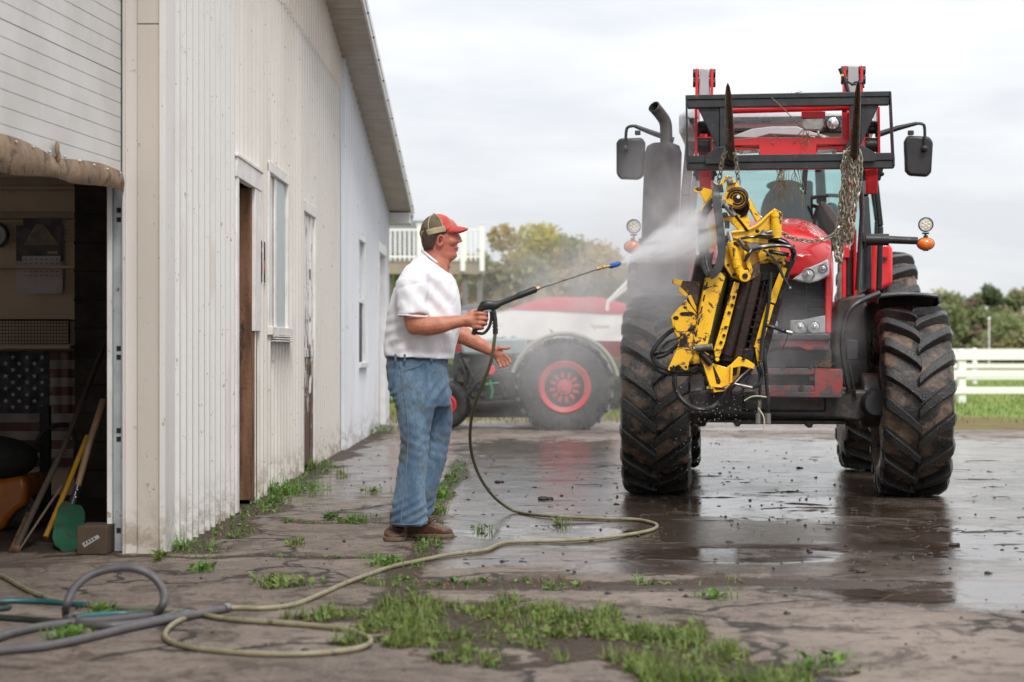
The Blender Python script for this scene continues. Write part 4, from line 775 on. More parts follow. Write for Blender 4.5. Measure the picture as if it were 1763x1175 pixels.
# ------------------------------------------------------------ the red machine: local frame u to the right, v away from the camera, z up, origin under the front axle
TH = R(6.0); cT, sT = math.cos(TH), math.sin(TH); OX, OY = 1.997, 13.7
TR = thing('tractor', 'large red farm tractor with a raised front loader and muddy tyres on wet concrete', 'tractor', (OX, OY, 0), -TH)
def T(px, py, v):
    dx = (px - CX) / F; t = (v + OX * sT + OY * cT) / (dx * sT + cT); u = (t * dx - OX) * cT - (t - OY) * sT
    return Vector((u, v, H - (py - HY) * t / F))
def Tp(pts, v): return [T(x, y, v) for x, y in pts]
def pr(mb, pts, v, d): return mb.prism(Tp(pts, v), (0, d, 0))
def tyre(c, Rt, wd, n, par, seed, bulge=0):
    hub = Rt * .54; hw = wd / 2; Rc = Rt - .058
    rp = [(hub, -hw * .72), (hub + .03, -hw * .86), (hub + (Rc - hub) * .45, -hw * 1.0), (Rc - .07, -hw * .97), (Rc - .025, -hw * .90), (Rc - .006, -hw * .5), (Rc, 0)]
    prof = rp + [(r, -h) for r, h in reversed(rp[:-1])]
    w = MB(); w.lathe(prof, c, 'x', 72); ty = w.build('tyre', M['tyre'], par, angle=60)
    if bulge:
        for v_ in ty.data.vertices:
            if v_.co.z < .16: k_ = (0.16 - v_.co.z) / .16; v_.co.x += (1 if v_.co.x > c[0] else -1) * .035 * k_ * k_; v_.co.z = max(v_.co.z, .003)
    w = MB(); q = random.Random(seed)
    def pt(u, a, r): return Vector((c[0] + u, c[1] - r * math.cos(a), c[2] + r * math.sin(a)))
    for s in (-1, 1):
        for i in range(n):
            a0 = 2 * math.pi * (i + (.5 if s > 0 else 0)) / n; rows = []
            for k in range(9):
                t = k / 8; u = s * (-.012 + t * (hw * .985)); a = a0 + (.05 + .30 * t ** .85) * (.7 / Rt); wdt = (.031 + .013 * t) / Rt
                rt = Rt - .012 * t * t - (0 if k < 8 else .018); rb = Rc - .05 * t ** 3 - .004
                if k == 0: rt -= .008
                rows.append([pt(u, a - wdt * 1.35, rb), pt(u, a - wdt, rt), pt(u, a + wdt, rt), pt(u, a + wdt * 1.35, rb)])
            # shoulder drop
            t = 1; u = s * hw * 1.01; a = a0 + .36 * (.7 / Rt); rows.append([pt(u, a - .05, Rc - .09), pt(u, a - .035, Rt - .075), pt(u, a + .03, Rt - .075), pt(u, a + .05, Rc - .09)])
            w.loft(rows)
    lg = w.build('tread_lugs', M['lug'], par, .006, angle=30)
    for o_ in (lg,):
        for v_ in o_.data.vertices: v_.co.z = max(v_.co.z, .004)
    return ty
def wheel(u, v, Rt, wd, n, seed):
    c = (u, v, Rt); w = MB(); hub = Rt * .54; hw = wd / 2; s = 1 if u > 0 else -1
    w.lathe([(hub + .015, -hw * .8), (hub - .02, -hw * .72), (hub - .04, -hw * .4), (hub - .04, hw * .4), (hub - .02, hw * .72), (hub + .015, hw * .8)], c, 'x', 48)
    w.lathe([(.001, s * .02), (.12, s * .02), (.16, s * .06), (hub - .05, -s * .04), (hub - .03, s * .0), (.15, s * .01), (.001, -s * .05)], c, 'x', 40)
    o = w.build('wheel', M['silver'], TR); tyre(c, Rt, wd, n, o, seed, 1)
wheel(-.925, 0, .70, .50, 18, 1); wheel(.925, 0, .70, .50, 18, 2)
wheel(-.93, 2.9, .97, .63, 20, 3); wheel(.93, 2.9, .97, .63, 20, 4)
# chassis, axle, weights
w = MB(); w.cyl((-.66, 0, .64), (.66, 0, .64), .09, n=20); w.bx(-.62, .62, -.13, .12, .56, .72); w.cyl((-.70, 0, .70), (-.56, 0, .70), .20, n=28); w.cyl((.56, 0, .70), (.70, 0, .70), .20, n=28)
w.bx(-.30, .30, -.25, 3.2, .62, .95); w.bx(-.22, .22, .3, 3.3, .56, .7); w.cyl((-.8, 2.9, .97), (.8, 2.9, .97), .16, n=20); w.bx(-.3, .3, 2.5, 3.4, .6, 1.3)
w.build('axle', M['darkchassis'], TR, .02)
w = MB(); pr(w, [(1232, 668), (1500, 672), (1512, 690), (1508, 712), (1480, 726), (1440, 722), (1180, 716), (1172, 700), (1180, 676)], -.22, .10); w.build('axle_housing', M['darkchassis'], TR, .025, seg=3)
w = MB(); c = T(1512, 695, -.26); w.lathe([(.001, -.1), (.08, -.1), (.1, -.06), (.105, .06), (.001, .1)], (c.x - .02, c.y, c.z), 'y', 28); c = T(1168, 695, -.26); w.lathe([(.001, -.1), (.08, -.1), (.1, -.06), (.105, .06), (.001, .1)], (c.x, c.y, c.z), 'y', 28); w.build('steering_knuckle', M['blacksteel'], TR, world=False)
w = MB(); pr(w, [(1180, 722), (1455, 724), (1455, 731), (1400, 731), (1398, 737), (1390, 737), (1388, 731), (1275, 731), (1273, 735), (1265, 735), (1263, 728), (1180, 728)], -.1, .4); w.build('skid_plate', M['darkchassis'], TR, .006)
w = MB(); pr(w, [(1235, 602), (1432, 602), (1432, 634), (1235, 634)], -.40, .5); pr(w, [(1225, 634), (1450, 636), (1450, 680), (1225, 678)], -.36, .1); w.build('front_casting', M['darkchassis'], TR, .012)
w = MB(); pr(w, [(1402, 634), (1451, 636), (1451, 686), (1300, 684), (1300, 675), (1402, 675)], -.42, .12); pr(w, [(1232, 634), (1402, 634), (1402, 646), (1232, 646)], -.415, .12); pr(w, [(1232, 664), (1300, 664), (1402, 664), (1402, 676), (1232, 676)], -.415, .12); fc = w.build('hitch_bracket', M['wornred'], TR, .008)
w = MB()
for x, y in ((1397, 652), (1396, 632), (1348, 633), (1403, 592), (1380, 668)): c = T(x, y, -.43); w.cyl(c, c + Vector((0, .04, 0)), .018, n=6)
w.build('bolt_heads', M['darkchassis'], fc, .003)
w = MB(); pr(w, [(1290, 586), (1429, 586), (1429, 604), (1388, 604), (1376, 598), (1335, 598), (1322, 605), (1290, 605)], -.52, .2); w.build('lower_valance', M['redfade'], TR, .01)
w = MB(); pr(w, [(1262, 574), (1430, 574), (1430, 586), (1262, 586)], -.56, .3); w.build('front_bar', M['blacksteel'], TR, .012, seg=3)
# bonnet: cross sections from the nose back to the cab
w = MB(); rings = []
uc = T(1350, 500, -.5).x
for v, half, zt, zs, zb, zc in ((-.56, .20, 1.735, 1.66, 1.60, .9), (-.54, .30, 1.775, 1.70, 1.58, .9), (-.46, .335, 1.85, 1.75, 1.56, .9), (-.2, .36, 1.94, 1.82, 1.40, .9), (.3, .385, 2.04, 1.90, 1.30, .9), (.9, .40, 2.10, 1.95, 1.28, .9)):
    ring = []
    for k in range(21):
        t = k / 20 * 2 - 1; a = abs(t)
        if a < .72: x = half * (a / .72) ** .9 * (1 if t > 0 else -1); z = zt - (zt - zs) * (a / .72) ** 3.2
        else: f_ = (a - .72) / .28; x = half * (1.0 + .02 * math.sin(f_ * 3.14)) * (1 if t > 0 else -1); z = zs - (zs - zb) * f_
        ring.append(Vector((uc + x, v, z)))
    ring += [Vector((uc + half * .9, v + .05, zb)), Vector((uc - half * .9, v + .05, zb))]
    rings.append(ring)
w.loft(rings); bn = w.build('bonnet', M['red'], TR, .01, angle=50)
w = MB(); pr(w, [(1421, 470), (1430, 450), (1433, 478), (1431, 574), (1421, 574)], -.50, .9); pr(w, [(1275, 450), (1282, 450), (1282, 574), (1274, 574)], -.50, .9); w.build('bonnet_side', M['red'], bn, .01)
w = MB(); w.bx(uc - .31, uc + .31, -.44, .5, 1.10, 1.64); gr = w.build('grille', mat('grille_mesh', (.012, .012, .014), (.03, .03, .032), 30, .5, bump=.6, bsc=220), bn, .02)
w = MB()
for i in range(16): z = 1.13 + i * .032; w.bx(uc - .30, uc + .30, -.452, -.44, z, z + .006)
for x in (-.16, 0, .16): w.bx(uc + x - .006, uc + x + .006, -.456, -.44, 1.1, 1.6)
w.build('grille_bars', M['black'], gr)
def ring_lamp(x, y, v, r, par, m='lens'):
    c = T(x, y, v); w = MB(); w.lathe([(r, .03), (r * 1.12, 0), (r * 1.12, -.012), (r * .98, -.014), (r * .95, .0)], c, 'y', 28); w.build('bezel', M['silver'], par)
    w = MB(); w.lathe([(.001, -.012), (r * .5, -.010), (r * .95, -.002), (r * .95, .02)], c, 'y', 28); w.build('lens', M['lens'], par)
    w = MB(); w.ball(c + Vector((0, -.008, 0)), (r * .45, .01, r * .45), 8); w.build('reflector', M['lenscentre'], par)
for s in (1, -1):
    def mx_(pts): return pts if s > 0 else [(2 * 1350 - x, y + 2) for x, y in pts]
    w = MB(); pr(w, mx_([(1364, 481), (1374, 474), (1390, 462), (1412, 453), (1426, 446), (1428, 474), (1410, 484), (1393, 488), (1378, 485)]), -.60, .2); hl = w.build('headlamp', M['lens'], bn, .012, seg=3)
    for x, y, r in ((1392, 473, .042), (1417, 463, .03)): x, y = mx_([(x, y)])[0]; ring_lamp(x, y, -.615, r, hl)
    w = MB(); pr(w, mx_([(1361, 551), (1380, 551), (1400, 547), (1421, 543), (1421, 574), (1361, 574)]), -.50, .1); hl = w.build('headlamp', M['silver'], bn, .008, seg=2); hl['label'] = 'lower lamp cluster in the grille'
    for x in (1377, 1402): x, y = mx_([(x, 563)])[0]; ring_lamp(x, y, -.515, .042, hl)
w = MB()
for cx_, cy_ in ((1351, 466), (1343, 466), (1347, 473)):
    pts = [T(cx_ - 6, cy_ - 3, -.60), T(cx_ + 6, cy_ - 3, -.60), T(cx_, cy_ + 6, -.60)]; w.tube(pts, .004, 5, closed=True)
w.build('badge', M['chrome'], bn)
w = MB(); [w.tube([T(1344 + 3 * i, 387 + 3 * math.sin(i * 2), .25), T(1348 + 3 * i, 380 + 2 * math.cos(i), .28)], .006, 5) for i in range(4)]; w.build('bonnet_scratches', M['lens'], bn)
# cab
w = MB()
def post(pts, wd=.07, dp_=.09, mb=None):
    for a, b in zip(pts[:-1], pts[1:]): (mb or w).beam(a, b, wd, dp_, up=(0, 1, 0))
post([T(1480, 250, 1.15), T(1487, 340, 1.05), T(1492, 420, 1.0), T(1492, 500, 1.0)], .075, .1)
post([T(1188, 250, 1.15), T(1180, 340, 1.05), T(1178, 420, 1.0), T(1178, 500, 1.0)], .075, .1)
post([T(1500, 290, 2.5), T(1512, 380, 2.5), T(1508, 500, 2.5)], .06, .08); post([T(1505, 290, 1.7), T(1516, 390, 1.7), T(1513, 500, 1.7)], .045, .05)
post([T(1200, 290, 2.5), T(1190, 380, 2.5), T(1195, 500, 2.5)], .06, .08)
post([T(1180, 252, 1.12), T(1490, 252, 1.12)], .07, .08)
w.bx(-.78, .80, .95, 2.6, 1.25, 1.42); cabf = w.build('cab_frame', M['black'], TR, .012, seg=2)
w = MB(); rings = []
for v, z0, z1, hw_ in ((.82, 2.86, 2.90, .66), (.86, 2.80, 2.98, .72), (1.2, 2.78, 3.02, .78), (2.5, 2.78, 3.02, .78), (2.75, 2.82, 2.95, .72)):
    u0 = T(1337, 200, v).x; rings.append([Vector((u0 + x, v, z)) for x, z in ((-hw_, z0 + .03), (-hw_ + .04, z0), (hw_ - .04, z0), (hw_, z0 + .03), (hw_, z1 - .06), (hw_ - .1, z1), (-hw_ + .1, z1), (-hw_, z1 - .06))])
w.loft(rings); rf = w.build('cab_roof', M['silver'], TR, .02, angle=60, seg=3)
w = MB(); pr(w, [(1195, 207), (1478, 207), (1478, 228), (1195, 228)], .86, .1); w.build('visor', M['black'], rf, .01)
w = MB(); pr(w, [(1258, 236), (1295, 222), (1330, 218), (1372, 218), (1400, 228), (1430, 236), (1395, 234), (1325, 231), (1300, 238)], .55, .05); w.build('wiper_fairing', M['silver'], rf, .006)  # pale strip painted in for the sky reflected on the windscreen
for x, y in ((1434, 212), (1205, 214)):
    c = T(x, y, .70); w = MB(); w.lathe([(.001, .1), (.052, .09), (.058, 0), (.05, -.01), (.048, 0)], c, 'y', 24); l_ = w.build('roof_lamp', M['black'], rf); MB().lathe([(.001, -.012), (.03, -.01), (.05, 0), (.05, .01)], c, 'y', 24).build('lens', M['lenscentre'], l_)
c1 = [T(1190, 250, 1.1), T(1482, 250, 1.1), T(1490, 410, .98), T(1183, 410, .98)]
w = MB(); w.prism(c1, (0, .006, 0)); w.build('windscreen', M['glass'], TR, smooth=False)
w = MB(); w.prism([T(1200, 270, 2.45), T(1500, 270, 2.45), T(1508, 430, 2.45), T(1195, 430, 2.45)], (0, .006, 0)); w.build('rear_window', M['glass'], TR, smooth=False)
M['seat'] = mat('grey_seat_fabric', (.055, .055, .058), (.075, .075, .08), 7, .75)
w = MB(); c = T(1352, 372, 2.0); w.ball((c.x, 2.0, c.z), (.21, .08, .28), 14); w.ball((c.x, 1.75, c.z - .3), (.25, .28, .09), 12); st = w.build('seat', M['seat'], TR); c2 = T(1350, 320, 2.02); MB().ball((c2.x, 2.02, c2.z), (.15, .06, .05), 10).build('headrest', M['seat'], st)
w = MB(); c = T(1430, 352, 1.5); w.tube([c + Vector((.18 * math.cos(a), .10 * math.sin(a), .06 * math.sin(a) + .02)) for a in [i * math.pi / 14 for i in range(28)]], .016, 7, closed=True); w.cyl(c, c + Vector((0, -.15, -.35)), .03); w.build('steering_wheel', M['black'], TR)
M['dash'] = mat('teal_grey_dash', (.045, .06, .062), (.03, .035, .037), 4, .5)
w = MB(); pr(w, [(1399, 378), (1408, 352), (1440, 350), (1452, 380), (1456, 430), (1399, 430)], 1.35, .3); pr(w, [(1385, 310), (1400, 312), (1400, 385), (1388, 400), (1384, 380)], 1.5, .05); pr(w, [(1403, 290), (1420, 290), (1424, 352), (1406, 352)], 2.45, .05); w.build('dashboard', M['dash'], TR, .02, seg=3)
w = MB(); pr(w, [(1382, 284), (1392, 284), (1388, 330), (1380, 326)], .98, .015); w.build('wiper', M['black'], TR)
# exhaust stack
w = MB(); us = T(1138, 300, .75)
rings = [[us + Vector((x, y, 0)) for x, y in ()]] if False else []
for y, x0_, x1_ in ((500, 1104, 1166), (420, 1104, 1168), (330, 1107, 1172), (265, 1110, 1174), (253, 1114, 1170), (249, 1122, 1160)):
    a = T(x0_, y, .75); b = T(x1_, y, .75); cx_, hw_ = (a.x + b.x) / 2, (b.x - a.x) / 2; rings.append([Vector((cx_ + hw_ * math.copysign(abs(math.cos(q)) ** .6, math.cos(q)), .75 + .14 * math.copysign(abs(math.sin(q)) ** .6, math.sin(q)), a.z)) for q in [i * math.pi / 14 for i in range(28)]])
w.loft(rings); ex = w.build('exhaust_shroud', M['black'], TR, angle=50)
pth = catm([T(1147, 255, .75), T(1147, 228, .75), T(1145, 210, .74), T(1136, 196, .70), T(1126, 184, .64)], 5)
w = MB(); w.tube(pth, .048, 18, caps=False); w.tube(pth, .042, 18, caps=False); w.tube([pth[-1], pth[-1] + Vector((-.002, -.003, .002))], [.05, .042], 18, caps=False); w.cyl(T(1147, 253, .75), T(1147, 246, .75), .055); w.build('exhaust_pipe', mat('sooty_exhaust', (.05, .05, .053), (.08, .078, .078), 9, .4, .5), ex, recalc=False)
w = MB(); pr(w, [(1104, 440), (1168, 440), (1172, 500), (1100, 500)], .6, .5); pr(w, [(1095, 458), (1106, 458), (1106, 490), (1093, 490)], .55, .3); w.build('fuel_tank', M['black'], TR, .02, seg=3)
# mirrors
for pts, arm, st_ in (([(1066, 238), (1106, 237), (1111, 246), (1108, 302), (1100, 309), (1068, 308), (1061, 300), (1061, 246)], [(1160, 242), (1120, 228), (1092, 217)], [(1092, 217), (1082, 219), (1078, 228), (1077, 262)]), ([(1562, 233), (1600, 235), (1607, 244), (1604, 296), (1598, 304), (1566, 302), (1559, 294), (1557, 244)], [(1512, 232), (1545, 221), (1578, 213)], [(1578, 213), (1588, 214), (1592, 222), (1592, 262)])):
    w = MB(); a = MB(); v = .85
    a.tube(Tp(arm, v), [.030, .026, .018], 10, flat=.8); a.tube(catm(Tp(st_, v - .04), 5), .012, 8); m_ = a.build('mirror_arm', M['black'], TR)
    pr(w, pts, v - .02, .09); w.build('mirror_housing', M['black'], m_, .02, seg=3)
    c = T(st_[-1][0], 256, v - .06); w = MB(); w.ball(c, .026, 10); w.cyl(c, c + Vector((0, .05, 0)), .016); c2 = T(1098 if pts[0][0] < 1200 else 1568, 229, v); w.box(c2, (.045, .04, .035)); w.build('mirror_joint', M['black'], m_, .006)
# light bar stalks
for s, bar, lx, ly, ax, ay in ((1, [(1490, 413), (1530, 413), (1580, 415)], 1594, 387, 1594, 420), (-1, [(1168, 412), (1140, 414), (1100, 417)], 1091, 390, 1089, 425)):
    w = MB(); w.tube(Tp(bar, .72), [.042, .036, .034], 12, flat=.85); w.tube(Tp(bar[:2], .72), [.046, .046], 12); st = w.build('lamp_stalk', M['black'], TR)
    c = T(ax, ay, .66); w = MB(); w.ball(c, (.064, .04, .046), 14); am = w.build('indicator', M['amber'], st); w = MB(); w.lathe([(.068, 0), (.07, .02), (.05, .05), (.001, .06)], c, 'y', 24, mat=Matrix.Diagonal((1, 1, .74))); w.box(c + Vector((0, .01, .05)), (.03, .03, .03)); w.box(c + Vector((0, .01, -.047)), (.04, .03, .016)); w.build('indicator_base', M['black'], am)
    c = T(lx, ly, .66); w = MB(); w.lathe([(.001, .07), (.045, .06), (.056, .03), (.057, -.01), (.050, -.012), (.048, 0)], c, 'y', 28); w.box(c + Vector((0, .02, -.066)), (.05, .03, .012)); w.beam(c + Vector((0, .02, -.066)), c + Vector((0, .02, -.10)), .016, .016); wl = w.build('work_lamp', M['black'], st)
    w = MB(); w.lathe([(.001, -.004), (.048, -.002), (.048, .01)], c, 'y', 24); w.build('lens', M['lens'], wl)
    w = MB(); [w.ball(c + Vector((.026 * math.cos(a), -.006, .026 * math.sin(a))), (.009, .004, .009), 6) for a in [i * math.pi / 3 + .4 for i in range(6)]]; w.ball(c + Vector((0, -.006, 0)), (.009, .004, .009), 6); w.build('led', M['led'], wl)
# front mudguards
for s in (1, -1):
    rings = []; u0 = .885 * s
    for i in range(15):
        a = R(74 + 88 * i / 14); r_ = .835 - .012 * math.sin(i * .5); row = []
        for j, t in enumerate((-1, -.96, -.5, 0, .5, .96, 1)): row.append((t, r_ - (.05 if abs(t) == 1 else .0) - .02 * t * t))
        wd = .26 * (1 - .15 * (i < 2))
        rings.append([Vector((u0 + t * wd, -rr * math.cos(a), .70 + rr * math.sin(a) * .96)) for t, rr in row] + [Vector((u0 + t * (wd - .006), -(rr - .012) * math.cos(a), .70 + (rr - .012) * math.sin(a) * .96)) for t, rr in reversed(row)])
    w = MB(); w.loft(rings); mg = w.build('mudguard', M['black'], TR, angle=50)
    w = MB(); w.tube(catm([(u0 - s * .20, -.20, 1.48), (u0 - s * .42, -.28, 1.36), (u0 - s * .47, -.26, 1.1), (u0 - s * .42, -.24, .78)], 6), .022, 8); w.beam((u0 - s * .42, -.25, .95), (u0 - s * .37, -.25, .72), .05, .012); w.bx(u0 - s * .44, u0 - s * .36, -.262, -.23, 1.0, 1.14); w.build('mudguard_stay', M['blacksteel'], mg, .004)
# rear fenders
for s in (1, -1):
    f0 = [(1500, 418), (1530, 418), (1537, 428), (1537, 490), (1505, 505), (1492, 500)] if s > 0 else [(1195, 420), (1160, 424), (1150, 434), (1150, 495), (1168, 510), (1195, 500)]
    w = MB(); pr(w, f0, 2.05, 1.1); rfn = w.build('rear_mudguard', M['red'], TR, .04, angle=60, seg=4)
    if s > 0: w = MB(); c = T(1521, 446, 2.03); w.box(c, (.06, .01, .03)); w.build('decal', M['black'], rfn)
w = MB(); pr(w, [(1484, 420), (1493, 418), (1492, 500), (1480, 505)], .95, .04); pr(w, [(1180, 420), (1186, 418), (1188, 500), (1180, 505)], .95, .04); w.build('door_glass', M['glass'], TR, smooth=False)
w = MB(); pr(w, [(1443, 515), (1490, 505), (1498, 660), (1452, 668), (1436, 640), (1433, 585)], .35, .7); pr(w, [(1180, 505), (1262, 515), (1262, 660), (1200, 668)], .35, .7); w.build('engine_side', M['darkchassis'], TR, .02)
# loader masts and arms
for s in (1, -1):
    mx2 = (lambda x: x) if s > 0 else (lambda x: 2 * 1345 - x - 6)
    def mp_(pts): return [(mx2(x), y) for x, y in pts]
    w = MB(); pr(w, mp_([(1450, 420), (1457, 420), (1457, 515), (1450, 515)]), .62, .3); pr(w, mp_([(1469, 395), (1475, 395), (1475, 515), (1469, 515)]), .62, .3); pr(w, mp_([(1450, 425), (1463, 425), (1463, 445), (1450, 445)]), .60, .04)
    ms = w.build('loader_mast', M['reddirt'], TR, .008)
    w = MB(); pr(w, mp_([(1457, 430), (1469, 430), (1469, 520), (1457, 520)]), .66, .2); pr(w, mp_([(1446, 515), (1478, 515), (1480, 560), (1446, 590)]), .60, .3); w.build('mast_plate', M['darkchassis'], ms, .01)
    # arm: mast pivot - knee - front pin
    xa = 1500 if s > 0 else 1214
    ptop = T(1470 if s > 0 else 1212, 138, -.75); pfront = T(xa, 312, -1.15); u_ = (ptop.x + pfront.x) / 2
    A_ = Vector((T(1463 if s > 0 else 1228, 400, .75).x, .75, 1.95)); K_ = Vector((ptop.x, -.62, 2.92)); Fp = Vector((pfront.x, -1.18, 2.24))
    w = MB(); w.beam(A_, K_ + Vector((0, .15, -.12)), .18, .075, up=(1, 0, 0), w1=.14); w.build('loader_arm', M['reddirt'], TR, .01)
    w = MB(); w.beam(K_, Fp, .085, .12, up=(0, 1, .2)); w.beam(Fp + Vector((0, .02, .1)), T(xa, 333, -1.1), .078, .09, up=(0, 1, 0)); am = w.build('loader_arm', M['reddirt'], TR, .01); am['label'] = 'front section of the raised loader arm'
    w = MB(); c = T(xa, 300, -1.14); [w.beam(c + Vector((k_ * .08, .02, .10)), c + Vector((k_ * .045, .03, -.04)), .03, .10, up=(0, 1, 0)) for k_ in (-1, 1)]; [w.cyl(c + Vector((k_ * .07, -.05, -.005)), c + Vector((k_ * .07, .0, -.005)), .014, n=6) for k_ in (-1, 1)]; w.build('pin_bracket', M['blacksteel'], am, .004)
    # knee head: red side plates, black pins, grey ram between
    x0_, x1_, yt, yb = (1452, 1486, 112, 163) if s > 0 else (1197, 1228, 117, 166)
    w = MB(); pr(w, [(x0_, yt + 4), (x0_ + 3, yt), (x0_ + 5, yt + 4), (x0_ + 5, yb + 20), (x0_, yb + 20)], -.80, .12); pr(w, [(x1_ - 5, yt + 4), (x1_ - 3, yt), (x1_, yt + 4), (x1_, yb + 20), (x1_ - 5, yb + 20)], -.80, .12); kh = w.build('knee_plate', M['reddirt'], TR, .004)
    w = MB()
    for yy in (yt + 10, yt + 26): a = T(x0_ - 4, yy, -.75); b = T(x1_ + 4, yy, -.75); w.cyl(a, a.lerp(b, .28), .032, n=16); w.cyl(a.lerp(b, .72), b, .032, n=16)
    w.build('knee_pin', M['black'], kh, .004)
    w = MB(); pr(w, [(x0_ + 8, yt + 1), (x1_ - 8, yt + 1), (x1_ - 5, yb + 8), (x0_ + 5, yb + 8)], -.78, .06); w.build('knee_link', M['silver'], kh, .01, seg=3)
    # tilt ram heads behind the carriage ends
    x0_, x1_ = (1487, 1516) if s > 0 else (1196, 1227)
    w = MB(); pr(w, [(x0_ + (24 if s > 0 else 0), 184), (x1_ - (1 if s > 0 else 26), 184), (x1_ - (0 if s > 0 else 26), 268), (x0_ + (24 if s > 0 else 0), 268)], -1.22, .14); pr(w, [(x0_ + (2 if s > 0 else 27), 215), (x1_ - (26 if s > 0 else 1), 215), (x1_ - (26 if s > 0 else 1), 268), (x0_ + (2 if s > 0 else 27), 268)], -1.22, .14); lk = w.build('carriage_plate', M['reddirt'], TR, .004)
    w = MB(); a = T(x0_ + 3, 250, -1.16); b = T(x1_ - 2, 250, -1.16); w.cyl(a, b, .048, n=18); a = T(x0_ + 6, 222, -1.14); b = T(x1_ - 6, 222, -1.14); w.cyl(a, b, .035, n=16); w.tube(Tp([(x0_ + 6, 236), (x0_ + 5, 222), (x0_ + 9, 212), (x1_ - 10, 212), (x1_ - 6, 222), (x1_ - 6, 236)], -1.18), .014, 8); w.build('tilt_pin', M['black'], lk)
    w = MB(); a = T((x0_ + x1_) / 2, 215, -1.12); w.cyl(a, K_ + Vector((0, -.02, -.06)), .03, n=14); w.build('tilt_ram', M['chrome'], lk)
# carriage cross parts
w = MB(); w.cyl(T(1232, 191, -1.2), T(1480, 184, -1.2), .024, n=16); pr(w, [(1450, 186), (1458, 186), (1458, 240), (1450, 240)], -1.2, .05); ct_ = w.build('cross_tube', M['reddirt'], TR, .003)
w = MB(); pr(w, [(1258, 241), (1307, 237), (1406, 237), (1458, 236), (1458, 250), (1407, 250), (1406, 268), (1307, 268), (1306, 251), (1262, 252)], -1.2, .05); pr(w, [(1262, 252), (1307, 254), (1307, 262), (1265, 262)], -1.17, .05); pr(w, [(1406, 252), (1458, 250), (1458, 262), (1406, 262)], -1.17, .05); w.build('loader_crossmember', M['red'], TR, .006)
w = MB(); [w.cyl(T(x, y, -1.213), T(x, y, -1.20), .007, n=10) for x, y in ((1331, 246), (1381, 246), (1369, 244))]; [w.cyl(T(x, 262, -1.22), T(x, 262, -1.18), .018, n=6) for x in (1276, 1436)]; w.beam(T(1280, 263, -1.2), T(1308, 260, -1.2), .03, .02); w.beam(T(1407, 262, -1.2), T(1435, 260, -1.2), .03, .02); w.build('crossmember_bolts', M['steel'], ct_)
w = MB(); pr(w, [(1380, 192), (1421, 192), (1421, 204), (1380, 204)], -1.24, .03); vb = w.build('valve_bracket', M['reddirt'], TR, .004)
w = MB(); pr(w, [(1383, 204), (1418, 203), (1419, 216), (1414, 224), (1386, 224), (1381, 218)], -1.23, .07); w.build('valve_block', mat('silver_valve', (.55, .53, .48), (.42, .40, .36), 9, .35, .6), vb, .006)
w = MB(); [w.tube(catm([T(x, 222, -1.2), T(x, 230, -1.2), T(x + 4, 237, -1.19), T(x + 12, 237, -1.17)], 4), .009, 8) for x in (1390, 1409)]; w.build('valve_pipes', M['chrome'], vb)
# black bale spear frame
VA = -1.42
w = MB(); pr(w, [(1180, 164), (1534.5, 157), (1534.5, 166), (1180, 172)], VA, .10); pr(w, [(1182, 172), (1533, 166), (1531, 180), (1184, 186)], VA + .01, .08)
pr(w, [(1180, 164), (1183, 164), (1186, 290), (1182, 290)], VA - .012, .10); pr(w, [(1531.5, 158), (1534.8, 158), (1541, 286), (1537.5, 286)], VA - .012, .10)
pr(w, [(1239, 173), (1257, 173), (1257, 240), (1268, 268), (1239, 268)], VA + .02, .05); pr(w, [(1463, 168), (1482, 168), (1482, 264), (1450, 266), (1463, 236)], VA + .02, .05)
pr(w, [(1200, 184), (1239, 180), (1239, 256), (1236, 256)], VA + .035, .012); pr(w, [(1482, 178), (1514, 180), (1484, 246), (1482, 250)], VA + .035, .012)
pr(w, [(1182, 268.5), (1540, 263), (1541, 276), (1182, 281)], VA - .01, .10); pr(w, [(1182, 281), (1541, 276), (1540, 289), (1183, 293)], VA + .0, .09)
pr(w, [(1214, 269), (1232, 254), (1248, 252), (1254, 282), (1214, 283)], VA - .035, .03); pr(w, [(1478, 252), (1484, 250), (1508, 264), (1508, 278), (1478, 279)], VA - .035, .03)
ff = w.build('bale_spear_frame', M['blacksteel'], TR, .004)
for (bx_, by_), (tx_, ty_) in (((1258, 283), (1253, 143)), ((1470, 296), (1478, 139))):
    a = T(bx_, by_ - 8, VA - .02); b = T(tx_, ty_, VA - 1.05); w = MB(); w.tube([a, a.lerp(b, .5), a.lerp(b, .85), a.lerp(b, .95), b], [.030, .028, .020, .012, .001], 16); sp = w.build('spear', M['spear'], ff, angle=80)
    w = MB(); w.tube([a + (b - a).normalized() * -.05, a + (b - a).normalized() * .04], [.042, .036], 18); w.build('spear_socket', M['grease'], sp, .003)
w = MB(); r_ = random.Random(5)
for x, y, n_ in ((1340, 292, 9), (1352, 292, 9), (1372, 292, 7), (1368, 160, 3), (1388, 240, 8)):
    for i in range(n_):
        p = T(x + r_.uniform(-7, 7), y, VA + .02); L_ = r_.uniform(.08, .27) if y > 280 else r_.uniform(-.05, .12); q_ = [p]
        for k in range(4): p = p + Vector((r_.uniform(-.025, .025), r_.uniform(-.012, .012), -L_ / 4)); q_.append(p)
        w.tube(q_, .0022, 4)
for a, b in (((1328, 168), (1355, 193)), ((1353, 192), (1385, 224)), ((1385, 224), (1372, 212)), ((1368, 238), (1385, 222)), ((1385, 224), (1380, 240)), ((1330, 233), (1344, 240))): w.tube([T(*a, VA - .03), T(*b, VA - .04)], .003, 4)
sw = w.build('straw', M['drygrass'], ff); sw['label'] = 'dry straw and rootlets caught on the frame'
